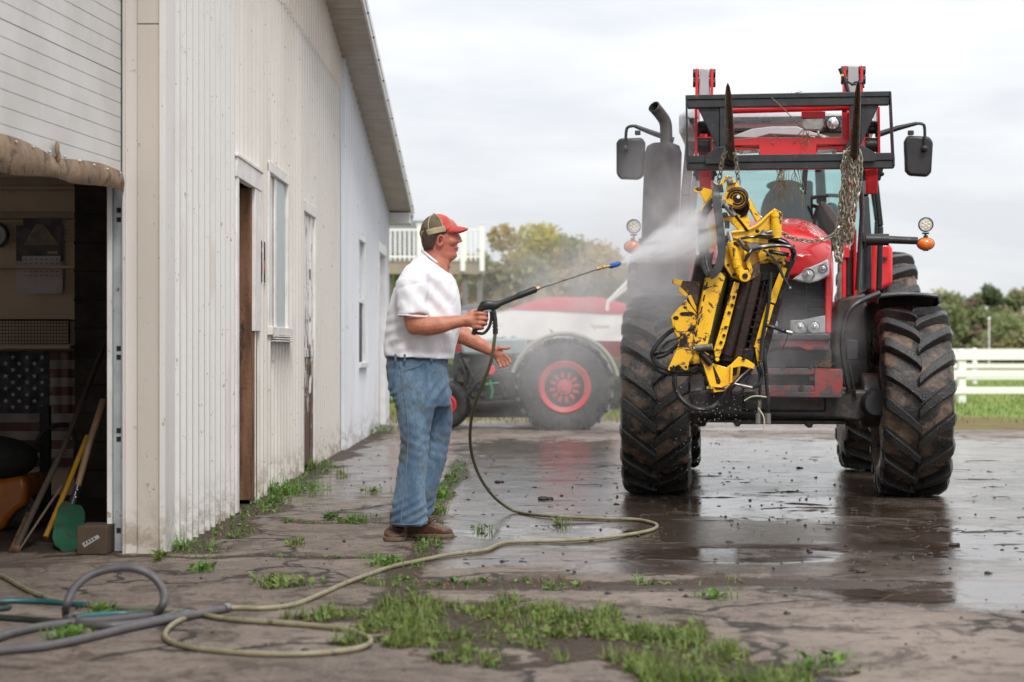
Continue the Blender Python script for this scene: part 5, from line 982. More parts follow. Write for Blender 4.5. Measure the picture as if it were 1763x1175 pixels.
w = MB(); a = T(1452, 165, -.95); w.tube(Tp([(1446, 118), (1455, 140), (1461, 162)], -.9), .014, 8); w.tube(catm(Tp([(1450, 133), (1458, 140), (1470, 146), (1486, 142)], -.9), 4), .008, 6); w.tube(catm(Tp([(1466, 148), (1472, 142), (1484, 143), (1487, 152)], -.88), 4), .007, 6); w.build('hose_clip', M['hoseblack'], TR)
w = MB(); w.box(T(1450, 130, -.91), (.02, .02, .014)); w.build('yellow_tie', M['yellow'], TR)
w = MB(); w.tube(catm(Tp([(1480, 300), (1484, 360), (1480, 430), (1476, 500)], .5), 5), .018, 8); w.tube(catm(Tp([(1218, 330), (1212, 380), (1214, 450)], .3), 5), .016, 8); w.build('loader_hoses', M['hoseblack'], TR)
w = MB(); r_ = random.Random(3)
for i in range(26):
    p = T(r_.uniform(1405, 1430), 634 + r_.uniform(-6, 0), -.44); w.tube([p, p + Vector((r_.uniform(-.05, .05), 0, r_.uniform(.01, .06)))], .0018, 4)
w.build('straw', M['drygrass'], TR)
# ------------------------------------------------------------ yellow attachment hanging from the left spear
YI = 11.95
AT = thing('hydraulic_attachment', 'dirty yellow hydraulic attachment with black hoses hanging by a chain from the left spear', 'farm implement', P(1240, 670, YI))
def I(px, py, o=0.0): return P(px, py, YI) + Vector((0, o, 0))
def ip(mb, pts, o, d): return mb.prism([I(x, y, o) for x, y in pts], (0, d, 0))
def part(name, m, fn, bev=.003, lab=None, par=None, **kw):
    w = MB(); fn(w); o = w.build(name, M[m] if isinstance(m, str) else m, par or AT, bev, world=True, **kw)
    if lab: o['label'] = lab
    return o
def f(w):
    ip(w, [(1216, 455), (1345, 440), (1350, 470), (1302, 640), (1282, 650), (1200, 612)], .16, .05)
    ip(w, [(1210, 440), (1232, 432), (1200, 560), (1188, 590), (1188, 540)], .05, .12)
    ip(w, [(1284, 470), (1300, 470), (1262, 625), (1243, 622)], -.02, .20); ip(w, [(1258, 480), (1285, 478), (1248, 615), (1234, 612)], .06, .1)
    for x in (1303, 1314, 1325): ip(w, [(x + 18, 455), (x + 24, 455), (x - 12, 628), (x - 20, 632)], .04, .16)
    ip(w, [(1300, 452), (1348, 452), (1342, 478), (1294, 490)], .03, .18); ip(w, [(1240, 600), (1302, 600), (1296, 628), (1250, 634)], .02, .2)
part('body_frame', 'grease', f, .008)
M['innershell'] = mat('rusty_inner_shell', (.035, .017, .012), (.016, .010, .008), 7, .5, dirt=(.16, .075, .012), dsc=13, dlo=.63, dhi=.68, bump=.5, bsc=40, spec=.3)
part('inner_shell', 'innershell', lambda w: ip(w, [(1296, 470), (1312, 468), (1275, 625), (1258, 630)], -.05, .06), .01)
for a, b in ((1276, 484), (1285, 480)): pass
part('roller', 'grease', lambda w: (w.cyl(I(1288, 478, 0), I(1252, 612, 0), .046, n=20), w.cyl(I(1306, 470, .05), I(1270, 618, .05), .04, n=18), w.cyl(I(1334, 468, .10), I(1296, 622, .10), .028, n=16)), 0, 'blackened conveyor rollers')
part('green_roller', 'greenslime', lambda w: (w.cyl(I(1247, 470, .03), I(1218, 598, .03), .034, n=18), ), 0, 'oily green-black roller')
part('side_plate', 'yellow', lambda w: (ip(w, [(1214, 478), (1240, 470), (1247, 478), (1232, 530), (1222, 575), (1216, 596), (1208, 604), (1193, 592), (1191, 585)], -.05, .012), ip(w, [(1191, 585), (1214, 478), (1216, 478), (1193, 588)], -.05, .14)), .003, 'tall slotted yellow side plate')
part('plate_slots', 'dark', lambda w: [ip(w, [(1215.5 - .215 * (y - 485), y), (1218 - .215 * (y - 485), y), (1215.6 - .215 * (y - 485), y + 11), (1213 - .215 * (y - 485), y + 11)], -.054, .005) for y in (487, 508, 528, 549, 568)], 0)  # dark pieces laid on the plate paint the shade inside its slots
part('edge_bar', 'yellow', lambda w: (ip(w, [(1238, 472), (1243, 473), (1214, 600), (1209, 600)], -.02, .03),), .002)
part('flange_bar', 'yellow', lambda w: (ip(w, [(1262, 486), (1272, 488), (1246, 592), (1236, 618), (1230, 616), (1228, 600), (1240, 560)], -.045, .012), ip(w, [(1262, 486), (1264, 486), (1230, 604), (1227, 604)], -.06, .03)), .002, 'narrow yellow bolted flange')
part('flange_bolts', 'grease', lambda w: [w.cyl(I(x, y, -.058), I(x, y, -.04), .011, n=6) for x, y in ((1262, 512), (1254, 539), (1248, 564), (1240, 590), (1259, 526), (1245, 578))], 0)
part('outer_rail', 'yellow', lambda w: (w.beam(I(1352, 462, .0), I(1328, 521, .0), .018, .05), w.beam(I(1326, 524, .0), I(1304, 600, .0), .016, .05), w.beam(I(1304, 600, .0), I(1309, 632, -.0), .014, .03)), .002, 'right edge rail')
part('slats', 'grease', lambda w: [w.beam(I(1340 - k * 4.2, 470 + k * 12, .04), I(1318 - k * 4.2, 464 + k * 12, .06), .016, .012) for k in range(13)], 0)
part('dark_rail', 'grease', lambda w: (w.beam(I(1359, 450, .02), I(1312, 618, .02), .022, .05), w.beam(I(1345, 470, .03), I(1300, 630, .03), .02, .04), w.beam(I(1333, 470, .05), I(1288, 625, .05), .018, .04)), .003)
part('rear_housing', 'grease', lambda w: (w.tube(catm([I(1214, 440, .06), I(1205, 500, .07), I(1196, 545, .07), I(1192, 582, .07)], 4), [.05, .065, .06, .035], 16),), 0)
# top frame
part('hook_frame', 'yellow', lambda w: (ip(w, [(1250, 303), (1256, 303), (1235, 333), (1210, 366), (1203, 378), (1199, 372), (1206, 361), (1232, 326)], -.02, .05), ip(w, [(1251, 303), (1257, 303), (1284, 333), (1309, 376), (1303, 383), (1278, 340)], -.02, .05), ip(w, [(1249, 318), (1262, 314), (1266, 328), (1258, 356), (1241, 349), (1246, 335)], -.09, .012)), .003, 'pointed top hanger')
part('hanger_bolt', 'steel', lambda w: (w.cyl(I(1255, 309, -.06), I(1255, 309, .03), .016, n=12), w.ball(I(1253, 316, -.11), .022, 8), w.ball(I(1259, 318, -.105), (.02, .014, .01), 8)))
part('side_ear', 'yellow', lambda w: (ip(w, [(1194, 324), (1203, 323), (1215, 325), (1228, 329), (1222, 340), (1216, 349), (1209, 347), (1208, 341), (1205, 334), (1194, 331)], -.03, .014),), .003)
part('strut', 'chrome', lambda w: (w.cyl(I(1289, 345, 0), I(1308, 380, 0), .014, n=10),))
tilt = Matrix.Rotation(R(28), 3, 'X') @ Matrix.Rotation(R(-12), 3, 'Z')
def pulley(w, x, y, o, r, h, dd=0.0): w.lathe([(.001, -h), (r * .25, -h), (r * .28, -h * .6), (r * .8, -h * .6), (r, -h), (r, -h * .4), (r * .84, 0), (r, h * .4), (r, h), (.001, h)], I(x, y, o), 'y', 36, mat=tilt)
plb = part('pulley', M['rust'], lambda w: pulley(w, 1267, 343, -.09, .068, .02), 0, 'round drive pulley with a rust ring')
part('pulley_ring', 'yellow', lambda w: (w.tube([I(1267, 343, -.09) + tilt @ Vector((.052 * math.cos(a), -.016, .052 * math.sin(a))) for a in [i * math.pi / 16 for i in range(32)]], .0022, 6, closed=True), w.tube([I(1267, 343, -.09) + tilt @ Vector((.033 * math.cos(a), -.016, .033 * math.sin(a))) for a in [i * math.pi / 16 for i in range(32)]], .0018, 6, closed=True)), 0, par=plb)
part('pulley_nut', 'chrome', lambda w: w.cyl(I(1267, 342, -.13), I(1267, 343, -.09), .012, n=6), 0, par=plb)
part('pulley', 'grease', lambda w: (pulley(w, 1270, 357, -.04, .07, .022), pulley(w, 1271, 366, -.01, .05, .02)), 0, 'black lower pulley')
part('mount_plate', 'yellow', lambda w: (ip(w, [(1256, 368), (1285, 366), (1290, 380), (1288, 396), (1272, 398), (1258, 385)], -.03, .02), ip(w, [(1232, 338), (1243, 336), (1243, 352), (1236, 358), (1231, 352)], -.02, .02), ip(w, [(1200, 372), (1206, 366), (1210, 385), (1206, 398), (1198, 388)], -.03, .03), ip(w, [(1208, 388), (1230, 386), (1236, 400), (1230, 428), (1216, 428), (1210, 405)], .0, .03)), .003)
part('pivot_boss', 'steel', lambda w: (w.cyl(I(1206, 370, -.06), I(1206, 370, .05), .024, n=16), w.box(I(1240, 350, -.08), (.05, .04, .03)), w.cyl(I(1247, 356, -.09), I(1262, 374, -.09), .02, n=10)), .002)
part('tension_spring', 'grease', lambda w: (w.tube([I(1252, 360, -.10).lerp(I(1284, 399, -.08), t) + Vector((.0, .011 * math.cos(t * 110), .011 * math.sin(t * 110))) for t in [i / 160 for i in range(161)]], .004, 5), w.cyl(I(1249, 357, -.10), I(1286, 400, -.08), .006, n=8)), 0, 'threaded tension spring')
part('yellow_coils', 'yellow', lambda w: [w.tube([I(1247, 374 + k * 4, -.02) + Vector((.045 * math.cos(a), .03 * math.sin(a), 0)) for a in [i * math.pi / 12 for i in range(24)]], .006, 6, closed=True) for k in range(3)], 0)
part('curved_arm', 'yellow', lambda w: (ip(w, [(1250, 400), (1283, 397), (1303, 388), (1320, 372), (1334, 361), (1346, 368), (1342, 392), (1338, 414), (1320, 422), (1290, 420), (1262, 412), (1250, 406)], -.06, .05),), .006, 'broad curved top arm')
part('arm_lip', 'yellow', lambda w: (w.tube(catm([I(1250, 402, -.07), I(1268, 400, -.075), I(1285, 397, -.075), I(1303, 388, -.075), I(1320, 372, -.07), I(1333, 362, -.06)], 5), .009, 8),), 0)
part('socket_tube', 'yellow', lambda w: (w.tube([I(1334, 368, -.09), I(1333, 412, -.09)], [.034, .034], 20, caps=False), w.tube([I(1334, 368, -.09), I(1333, 412, -.09)], [.026, .026], 20), w.tube([I(1333.8, 372, -.09), I(1333.5, 376, -.09)], [.038, .038], 20)), 0)
part('lower_frame', 'yellow', lambda w: (ip(w, [(1262, 408), (1290, 414), (1335, 405), (1345, 436), (1352, 452), (1345, 462), (1330, 452), (1308, 455), (1306, 474), (1288, 484), (1270, 482), (1258, 476), (1244, 452), (1243, 430), (1252, 425)], .0, .05), ip(w, [(1244, 438), (1252, 436), (1268, 468), (1264, 480), (1258, 478), (1246, 458)], -.05, .03), ip(w, [(1278, 432), (1286, 436), (1294, 466), (1292, 473), (1287, 473)], -.06, .04), ip(w, [(1302, 432), (1330, 428), (1352, 444), (1350, 458), (1320, 446), (1306, 452)], -.05, .04)), .004, 'yellow pivot casting')
part('frame_openings', 'grease', lambda w: (ip(w, [(1281, 463), (1286, 462), (1290, 472), (1284, 474)], -.065, .01), ip(w, [(1256, 418), (1268, 424), (1262, 436), (1254, 432)], -.02, .03), ip(w, [(1300, 414), (1318, 416), (1314, 428), (1296, 430)], -.02, .03), ip(w, [(1243, 404), (1255, 408), (1250, 425), (1243, 422)], -.03, .03), w.ball(I(1262, 474, -.06), .012, 8), w.ball(I(1252, 457, -.055), .009, 8), w.ball(I(1320, 440, -.055), .011, 8), w.ball(I(1343, 453, -.055), .010, 8)), .002)
part('plate_worn', M['rust'], lambda w: ip(w, [(1294, 458), (1307, 450), (1306, 476), (1290, 484), (1284, 482)], -.055, .02), .004)
part('grey_cover', 'steel', lambda w: (ip(w, [(1282, 420), (1300, 418), (1309, 426), (1304, 436), (1290, 434)], -.075, .02), w.cyl(I(1308, 408, -.1), I(1314, 400, -.1), .02, n=12), w.cyl(I(1326, 400, -.1), I(1312, 404, -.1), .012, n=8)), .003)
cy = part('hydraulic_cylinder', 'yellow', lambda w: (w.cyl(I(1256, 418, -.09), I(1268, 462, -.09), .033, n=20), w.cyl(I(1267, 456, -.09), I(1273, 474, -.09), .028, n=16)), .003, 'yellow hydraulic cylinder')
part('piston_rod', 'chrome', lambda w: w.cyl(I(1252, 400, -.09), I(1257, 420, -.09), .016, n=14), 0, par=cy)
part('clevis', 'yellow', lambda w: (w.cyl(I(1278, 477, -.14), I(1278, 477, -.05), .038, n=20), ip(w, [(1268, 468), (1284, 466), (1288, 482), (1272, 486)], -.11, .04)), .004, par=cy)
part('clevis_pin', 'grease', lambda w: w.cyl(I(1278, 477, -.15), I(1278, 477, -.13), .018, n=16), 0, par=cy)
part('welds', 'grease', lambda w: (w.ball(I(1262, 421, -.12), .014, 6), w.ball(I(1266, 424, -.115), .011, 6), w.ball(I(1243, 358, -.09), .014, 6), w.box(I(1250, 388, -.06), (.03, .02, .05)), w.box(I(1237, 384, -.04), (.02, .02, .09)), w.ball(I(1300, 400, -.11), .014, 6), w.ball(I(1246, 372, -.07), .02, 6)), .002)
# lower left brackets
part('tab', 'yellow', lambda w: (ip(w, [(1157, 481), (1175, 483), (1171, 493), (1157, 489)], -.04, .012), ip(w, [(1168, 494), (1172, 496), (1184, 507), (1180, 512), (1174, 508), (1168, 501)], -.03, .012), ip(w, [(1183, 510), (1189, 508), (1198, 528), (1199, 538), (1190, 526)], -.02, .012)), .002, 'small yellow tab at the far left')
part('rusty_cover', M['rust'], lambda w: ip(w, [(1175, 484), (1206, 485), (1200, 525), (1194, 520), (1184, 506), (1171, 493)], .0, .012), .002)
bp = part('bracket_plate', 'yellow', lambda w: (ip(w, [(1180, 516), (1199, 541), (1198, 564), (1191, 572), (1165, 571), (1156, 556), (1155, 546)], -.03, .014), ip(w, [(1191, 571), (1191, 588), (1197, 604), (1185, 623), (1183, 637), (1177, 638), (1167, 628), (1156, 634), (1151, 639), (1148, 636), (1165, 598), (1173, 573)], -.07, .014), ip(w, [(1191, 571), (1193, 570), (1197, 604), (1195, 606)], -.07, .08), ip(w, [(1155, 546), (1157, 546), (1168, 571), (1178, 600), (1174, 600), (1165, 580), (1156, 560)], -.02, .07)), .003, 'stepped yellow bracket plate')
part('bracket_holes', 'innershell', lambda w: ([ip(w, [(x + r_ * a_ * math.cos(t), y + r_ * math.sin(t)) for t in [i * math.pi / 7 for i in range(14)]], o, .005) for x, y, r_, a_, o in ((1163, 548, 3.5, 1.4, -.034), (1179, 530, 2, 1.6, -.034), (1171, 577, 3, .7, -.074), (1184, 577, 2, 1, -.074), (1154, 634, 2.6, 1, -.074), (1179, 632, 2.2, 1, -.074), (1158, 631, 2, 1, -.074))] + [ip(w, [(1172, 538), (1190, 537), (1196, 541), (1190, 545), (1172, 544), (1169, 541)], -.034, .005), ip(w, [(1172, 583), (1177, 577), (1182, 582), (1182, 590), (1174, 597), (1167, 597), (1168, 588)], -.074, .004)]), 0, par=bp)  # thin dark discs colour in the shade of the bracket's holes
part('pin', 'steel', lambda w: (w.cyl(I(1195, 600, -.10), I(1223, 597, -.13), .02, n=16), w.cyl(I(1195, 600, -.10), I(1191, 601, -.10), .014, n=12)), .002, 'grey steel pin')
part('bottom_bracket', 'yellow', lambda w: (ip(w, [(1202, 608), (1208, 604), (1222, 612), (1227, 626), (1249, 633), (1257, 627), (1270, 614), (1286, 620), (1298, 628), (1296, 636), (1277, 631), (1258, 634), (1256, 658), (1247, 669), (1226, 673), (1221, 668), (1215, 650), (1208, 627)], -.06, .014), ip(w, [(1208, 627), (1210, 627), (1224, 670), (1221, 670)], -.09, .05), ip(w, [(1255, 630), (1259, 632), (1258, 658), (1247, 670), (1245, 666), (1254, 656)], -.09, .05), ip(w, [(1225, 664), (1247, 664), (1247, 673), (1226, 676)], -.09, .08), ip(w, [(1186, 605), (1202, 606), (1206, 626), (1190, 628)], .0, .05), ip(w, [(1258, 632), (1276, 632), (1274, 648), (1262, 660), (1256, 655)], .03, .03)), .004, 'yellow hooked bottom bracket')
part('bracket_slot', 'grease', lambda w: (ip(w, [(1225, 630), (1228, 632), (1239, 656), (1238, 661), (1232, 661)], -.064, .006), ip(w, [(1226, 666), (1244, 667), (1240, 671), (1230, 671)], -.096, .01), ip(w, [(1258, 634), (1270, 632), (1268, 646), (1262, 648)], -.01, .03), w.ball(I(1224, 675, -.06), .022, 8), w.ball(I(1233, 619, -.07), .02, 8), w.ball(I(1222, 616, -.075), .02, 8), w.tube([I(1203, 606, -.08), I(1222, 628, -.08)], .022, 8), w.ball(I(1278, 618, -.07), .012, 6)), .002)
part('bolt_boss', 'yellow', lambda w: w.cyl(I(1232, 619, -.10), I(1232, 619, -.05), .013, n=12), .002)
# belt
def belt(w, off, wd, pts):
    c = catm(pts + [pts[0]], 6)[:-1]; n_ = len(c); rings = []
    for i in range(n_):
        d = (c[(i + 1) % n_] - c[i - 1]).normalized(); nrm = d.cross(Vector((0, 1, 0))).normalized(); q = c[i] + Vector((0, off, 0)); rings.append([q + Vector((0, -wd, 0)) + nrm * .004, q + Vector((0, wd, 0)) + nrm * .004, q + Vector((0, wd, 0)) - nrm * .004, q + Vector((0, -wd, 0)) - nrm * .004])
    rings.append(rings[0]); w.loft(rings, caps=False)
bpts = [I(1240, 327, -.10), I(1229, 331, -.10), I(1228, 350, -.12), I(1233, 385, -.14), I(1237, 425, -.15), I(1235, 455, -.15), I(1226, 474, -.14), I(1216, 476, -.12), I(1209, 455, -.08), I(1206, 420, -.05), I(1207, 385, -.04), I(1214, 362, -.04), I(1222, 348, -.05), I(1236, 336, -.06)]
def flat(w, pts, wd, th):
    c = catm(pts, 6); rings = []
    for i in range(len(c)):
        d = (c[min(i + 1, len(c) - 1)] - c[max(i - 1, 0)]).normalized(); a = d.cross(Vector((0, 1, 0))).normalized(); b = Vector((0, 1, 0)); rings.append([c[i] + a * wd / 2 - b * th / 2, c[i] + a * wd / 2 + b * th / 2, c[i] - a * wd / 2 + b * th / 2, c[i] - a * wd / 2 - b * th / 2])
    w.loft(rings)
part('drive_belt', 'belt', lambda w: (flat(w, [I(1243, 326, -.06), I(1232, 329, -.10), I(1229, 340, -.13), I(1233, 375, -.14), I(1237, 415, -.15), I(1237, 445, -.15), I(1229, 468, -.15), I(1217, 477, -.14)], .052, .012), w.tube(catm([I(1217, 477, -.13), I(1209, 462, -.1), I(1205, 430, -.08), I(1204, 395, -.07), I(1208, 372, -.06), I(1220, 352, -.05), I(1232, 340, -.05)], 6), .016, 8), w.tube(catm([I(1219, 475, -.12), I(1214, 455, -.08), I(1211, 425, -.05), I(1210, 395, -.04), I(1214, 372, -.04), I(1224, 356, -.03)], 6), .015, 8), w.tube(catm([I(1222, 472, -.11), I(1218, 450, -.05), I(1216, 420, -.02), I(1216, 395, -.01)], 6), .014, 8)), .002, 'long black rubber drive belt')
# hoses
hz = [([(1196, 551), (1171, 560), (1144, 579), (1125, 602), (1124, 617), (1138, 632), (1171, 640), (1202, 632)], .016, 0), ([(1168, 630), (1161, 654), (1166, 676), (1181, 695), (1204, 705), (1226, 702), (1245, 687), (1259, 668), (1277, 650), (1293, 637)], .0165, .02), ([(1200, 560), (1188, 567), (1183, 575)], .012, -.02), ([(1172, 581), (1150, 588), (1138, 600), (1136, 606), (1150, 604), (1168, 590)], .008, -.05), ([(1166, 596), (1145, 612), (1130, 618), (1134, 628), (1160, 634)], .011, 0), ([(1160, 606), (1140, 607), (1128, 614), (1136, 640), (1180, 645), (1206, 640)], .013, .06), ([(1180, 628), (1196, 628), (1212, 640), (1215, 646)], .02, .05),
      ([(1294, 668), (1304, 664), (1310, 650), (1310, 636), (1306, 622)], .010, -.03), ([(1316, 600), (1315, 620), (1319, 650), (1321, 690), (1321, 712)], .014, -.02), ([(1305, 632), (1308, 650), (1308, 690)], .011, .0), ([(1258, 672), (1264, 678), (1278, 674), (1286, 660), (1294, 644)], .009, .03),
      ([(1268, 414), (1290, 410), (1325, 412), (1352, 422), (1365, 438), (1362, 452), (1354, 470), (1346, 500)], .009, -.10), ([(1291, 432), (1308, 428), (1333, 425), (1356, 428), (1364, 436)], .012, -.12), ([(1306, 430), (1325, 445), (1338, 465), (1346, 484), (1353, 496)], .007, -.13), ([(1289, 432), (1284, 440), (1277, 452)], .012, -.13), ([(1320, 434), (1340, 438), (1354, 440)], .014, -.08), ([(1268, 414), (1278, 430), (1290, 432)], .01, -.12), ([(1320, 416), (1345, 420), (1358, 428), (1361, 445), (1350, 480), (1338, 515)], .012, -.07), ([(1290, 412), (1310, 406), (1345, 414), (1360, 430)], .006, -.11), ([(1310, 432), (1330, 455), (1342, 480)], .005, -.14), ([(1362, 424), (1361, 436)], .006, -.12),
      ([(1318, 561), (1330, 564), (1345, 569), (1352, 571)], .013, -.05), ([(1325, 470), (1322, 520), (1312, 580), (1308, 620)], .012, -.04)]
for pts, r_, o in hz: part('hydraulic_hose', 'hoseblack', lambda w: w.tube(catm([I(x, y, o - .01 * (i % 2)) for i, (x, y) in enumerate(pts)], 6), r_, 9), 0)
part('hose_fittings', 'steel', lambda w: (w.tube([I(1263, 661, -.03), I(1280, 665, -.03), I(1294, 668, -.03)], [.010, .013, .012], 10), w.tube([I(1263, 661, -.03), I(1276, 648, .0), I(1292, 634, .0)], .008, 8), w.cyl(I(1321, 664, -.02), I(1321, 676, -.02), .016, n=8), w.cyl(I(1321, 712, -.02), I(1321, 730, -.02), .021, n=10), w.cyl(I(1307, 712, 0), I(1306, 730, 0), .021, n=10), w.cyl(I(1308, 690, 0), I(1307, 712, 0), .012, n=8), w.tube([I(1350, 571, -.05), I(1362, 574, -.05)], .014, 8), w.tube([I(1292, 431, -.12), I(1308, 427, -.125), I(1326, 425, -.12)], [.011, .016, .013], 10), w.tube([I(1268, 413, -.12), I(1276, 424, -.12)], .011, 8), w.cyl(I(1283, 441, -.13), I(1278, 450, -.13), .014, n=8), w.cyl(I(1353, 496, -.13), I(1355, 499, -.13), .012, n=8)), .001)
part('cord', mat('pale_cord', (.55, .50, .36)), lambda w: (w.tube(catm([I(1280, 690, -.04), I(1292, 683, -.05), I(1306, 682, -.05), I(1318, 684, -.04)], 6), .0045, 6), w.tube(catm([I(1304, 702, -.03), I(1308, 708, -.03), I(1313, 716, -.03), I(1315, 728, -.03), I(1314, 742, -.03)], 6), .005, 6)), 0, 'pale loose cords')
part('wire', 'hoseblack', lambda w: w.tube(catm([I(1354, 566, -.06), I(1353, 582, -.06), I(1345, 600, -.06)], 5), .0025, 5), 0)
# ------------------------------------------------------------ chains
def chain(mb, pts, L=.046, r=.0052, wd=.014):
    c = catm(pts, 12); d = [0]
    for a, b in zip(c[:-1], c[1:]): d.append(d[-1] + (b - a).length)
    tot = d[-1]; n = max(2, int(tot / (L * .74))); up = Vector((.3, .9, .2)).normalized()
    def at(s):
        s = min(max(s, 0), tot)
        for i in range(len(d) - 1):
            if d[i + 1] >= s: return c[i].lerp(c[i + 1], (s - d[i]) / max(d[i + 1] - d[i], 1e-6))
        return c[-1]
    for i in range(n):
        s = tot * (i + .5) / n; p = at(s); t = (at(s + L * .4) - at(s - L * .4)).normalized(); a = t.cross(up).normalized(); b = t.cross(a).normalized()
        m = (a * math.cos(.75) + b * math.sin(.75)) if i % 2 else (b * math.cos(.75) - a * math.sin(.75)); loop = []
        for k in range(12):
            q = 2 * math.pi * k / 12; loop.append(p + t * (math.copysign(min(abs(math.cos(q)) * 1.15, 1), math.cos(q)) * L * .5) + m * math.sin(q) * wd)
        mb.tube(loop, r, 5, closed=True)
SB = T(1258, 272, -1.47)
def TW(px, py, v): return wmat(TR) @ T(px, py, v)
ch = thing('lifting_chain', 'short galvanised chain looped round the left spear and holding the yellow attachment', 'chain', TW(1258, 262, -1.5))
w = MB(); chain(w, [TW(1236, 318, -1.5) , TW(1240, 300, -1.52), TW(1243, 280, -1.56), TW(1249, 262, -1.60), TW(1258, 256, -1.60), TW(1265, 264, -1.58), TW(1268, 285, -1.53), TW(1272, 318, -1.5)]); w.build('chain_links', M['chain'], ch, world=True)
w = MB(); w.tube(catm([TW(1228, 314, -1.5), TW(1234, 319, -1.5), TW(1242, 320, -1.5)], 4), [.012, .02, .01], 8); w.build('hook', M['steel'], ch, world=True)
ch2 = thing('hanging_chain', 'big bunch of galvanised chain hanging in loops from the right spear', 'chain', TW(1470, 262, -1.5))
w = MB(); V_ = -1.56
def cl(pts, dv=0): chain(w, [TW(x, y, V_ + dv + .012 * (i % 2)) for i, (x, y) in enumerate(pts)])
cl([(1452, 280), (1458, 262), (1470, 255), (1480, 264), (1482, 290), (1480, 320), (1474, 345), (1470, 375), (1468, 395), (1464, 420), (1457, 412), (1455, 390), (1458, 350), (1456, 310), (1452, 280)])
cl([(1450, 285), (1452, 310), (1450, 340), (1452, 370), (1448, 400), (1450, 425), (1446, 450), (1440, 440), (1438, 415), (1442, 395), (1446, 370), (1448, 330)], .02)
cl([(1462, 268), (1464, 300), (1466, 335), (1462, 365), (1466, 392), (1462, 412)], -.03); cl([(1470, 270), (1472, 300), (1476, 325), (1470, 350), (1466, 370)], -.02); cl([(1454, 262), (1462, 290), (1460, 320), (1456, 345), (1450, 372), (1444, 388), (1440, 400)], .03)
cl([(1478, 275), (1474, 300), (1470, 320), (1466, 350), (1458, 380), (1458, 400), (1466, 408)], .01); cl([(1440, 400), (1443, 418), (1440, 435), (1446, 452)], -.01); cl([(1456, 300), (1452, 330), (1456, 365), (1450, 385)], -.03); cl([(1460, 262), (1470, 288), (1478, 262)], -.05)
w.build('chain_links', M['chain'], ch2, world=True)
ch3 = thing('slack_chain', 'single slack chain curving across the bonnet between the attachment and the hanging bunch', 'chain', TW(1400, 410, -1.5))
w = MB(); pts = [TW(1446, 392, V_), TW(1436, 404, V_), TW(1420, 412, V_), TW(1400, 416, -1.55), TW(1380, 414, -1.58), TW(1360, 409, -1.62), TW(1344, 399, -1.66)]; chain(w, pts); w.build('chain_links', M['chain'], ch3, world=True)
ch4 = thing('rear_chain', 'dark chain running down the back of the yellow hanger', 'chain', I(1285, 340, .08))
w = MB(); chain(w, [I(1270, 318, .05), I(1284, 336, .07), I(1298, 356, .08), I(1312, 374, .08), I(1322, 384, .06)]); w.build('chain_links', M['steel'], ch4, world=True)
# ------------------------------------------------------------ the man
YM = 10.5; kM = YM / F
def Q(px, py, dy=0.0): return P(px, py, YM) + Vector((0, dy, 0))
pb = G(722, 928); PE = thing('person', 'man in white T-shirt, blue jeans and red and khaki cap aiming a pressure washer', 'person', (pb.x, YM, 0))
def ring(py, xb, xf, hw, dy=0.0, n=24, egg=0.0, sq=1.0, tilt=0.0):
    a = Q(xb, py); b = Q(xf, py); cx_ = (a.x + b.x) / 2; rx = (b.x - a.x) / 2; out_ = []
    for k in range(n):
        t = 2 * math.pi * k / n; c, s = math.cos(t), math.sin(t); c2 = math.copysign(abs(c) ** sq, c); s2 = math.copysign(abs(s) ** sq, s)
        out_.append(Vector((cx_ + rx * c2, YM + dy + hw * s2 * (1 - egg * c), a.z + tilt * rx * c2)))
    return out_
def limb(w, pts, rs, flat=1.0, n=16, sub=5):
    c = catm(pts, sub); w.tube(c, rs, n, flat=flat); w.ball(c[0], rs[0] * .98, 10); w.ball(c[-1], rs[-1] * .98, 10)
# body: head, neck, arms and hands as one skin
b = MB()
hr = [(374, 744, 770, .035), (380, 735, 781, .058), (388, 729, 787, .070), (396, 727, 789.5, .075), (402, 726.5, 790.5, .077), (406, 727, 789.2, .077), (410, 727.5, 788.6, .077), (414, 728, 789.6, .076), (418, 728.5, 789.2, .075), (422, 729.5, 787.2, .073), (426, 731, 786.8, .071), (430, 732, 786.2, .070), (434, 733, 785.4, .069), (438, 735, 786.6, .068), (442, 737, 786.4, .066), (446, 740, 783.5, .063), (450, 742, 778, .060), (455, 744, 771, .058)]
b.loft([ring(y, x0, x1, hw, .01, 28, .30, .92) for y, x0, x1, hw in hr])
# nose, lips, brow, cheek, ear
b.tube([Q(788.5, 403, .01), Q(790.5, 409, .01), Q(792.8, 414.5, .01), Q(790, 417, .01)], [.006, .0095, .0105, .008], 10); b.ball(Q(792.6, 414.9, .01), (.0125, .0115, .0088), 8)
for s in (-1, 1): b.ball(Q(789.8, 416.0, .01 + s * .012), (.010, .007, .007), 8); b.ball(Q(783, 404, .01 + s * .034), (.018, .02, .007), 8); b.ball(Q(777, 417, .01 + s * .040), (.030, .022, .024), 10)
b.ball(Q(786.8, 426.6, .01), (.010, .020, .0055), 8); b.ball(Q(786.0, 431.2, .01), (.010, .019, .006), 8); b.ball(Q(783, 440, .01), (.015, .026, .015), 8)
b.tube([Q(772, 447, .01), Q(764, 449, .01), Q(756, 450, .01)], [.05, .058, .06], 14)
limb(b, [Q(750, 424, .012), Q(751, 438, .012), Q(750, 452, .01), Q(745, 470, .0)], [.068, .074, .080, .090], n=20)
# near ear
e0 = Q(759, 416, -.073); b.tube([e0 + Vector((.0175 * math.cos(t) + (.002 if math.sin(t) > 0 else -.001), -.008 - .005 * math.cos(t + 3.1), .029 * math.sin(t))) for t in [i * math.pi / 10 for i in range(20)]], .0065, 6, closed=True)
b.ball(e0 + Vector((0, .006, 0)), (.015, .008, .026), 8); b.ball(e0 + Vector((.006, -.006, -.020)), (.009, .007, .011), 6)
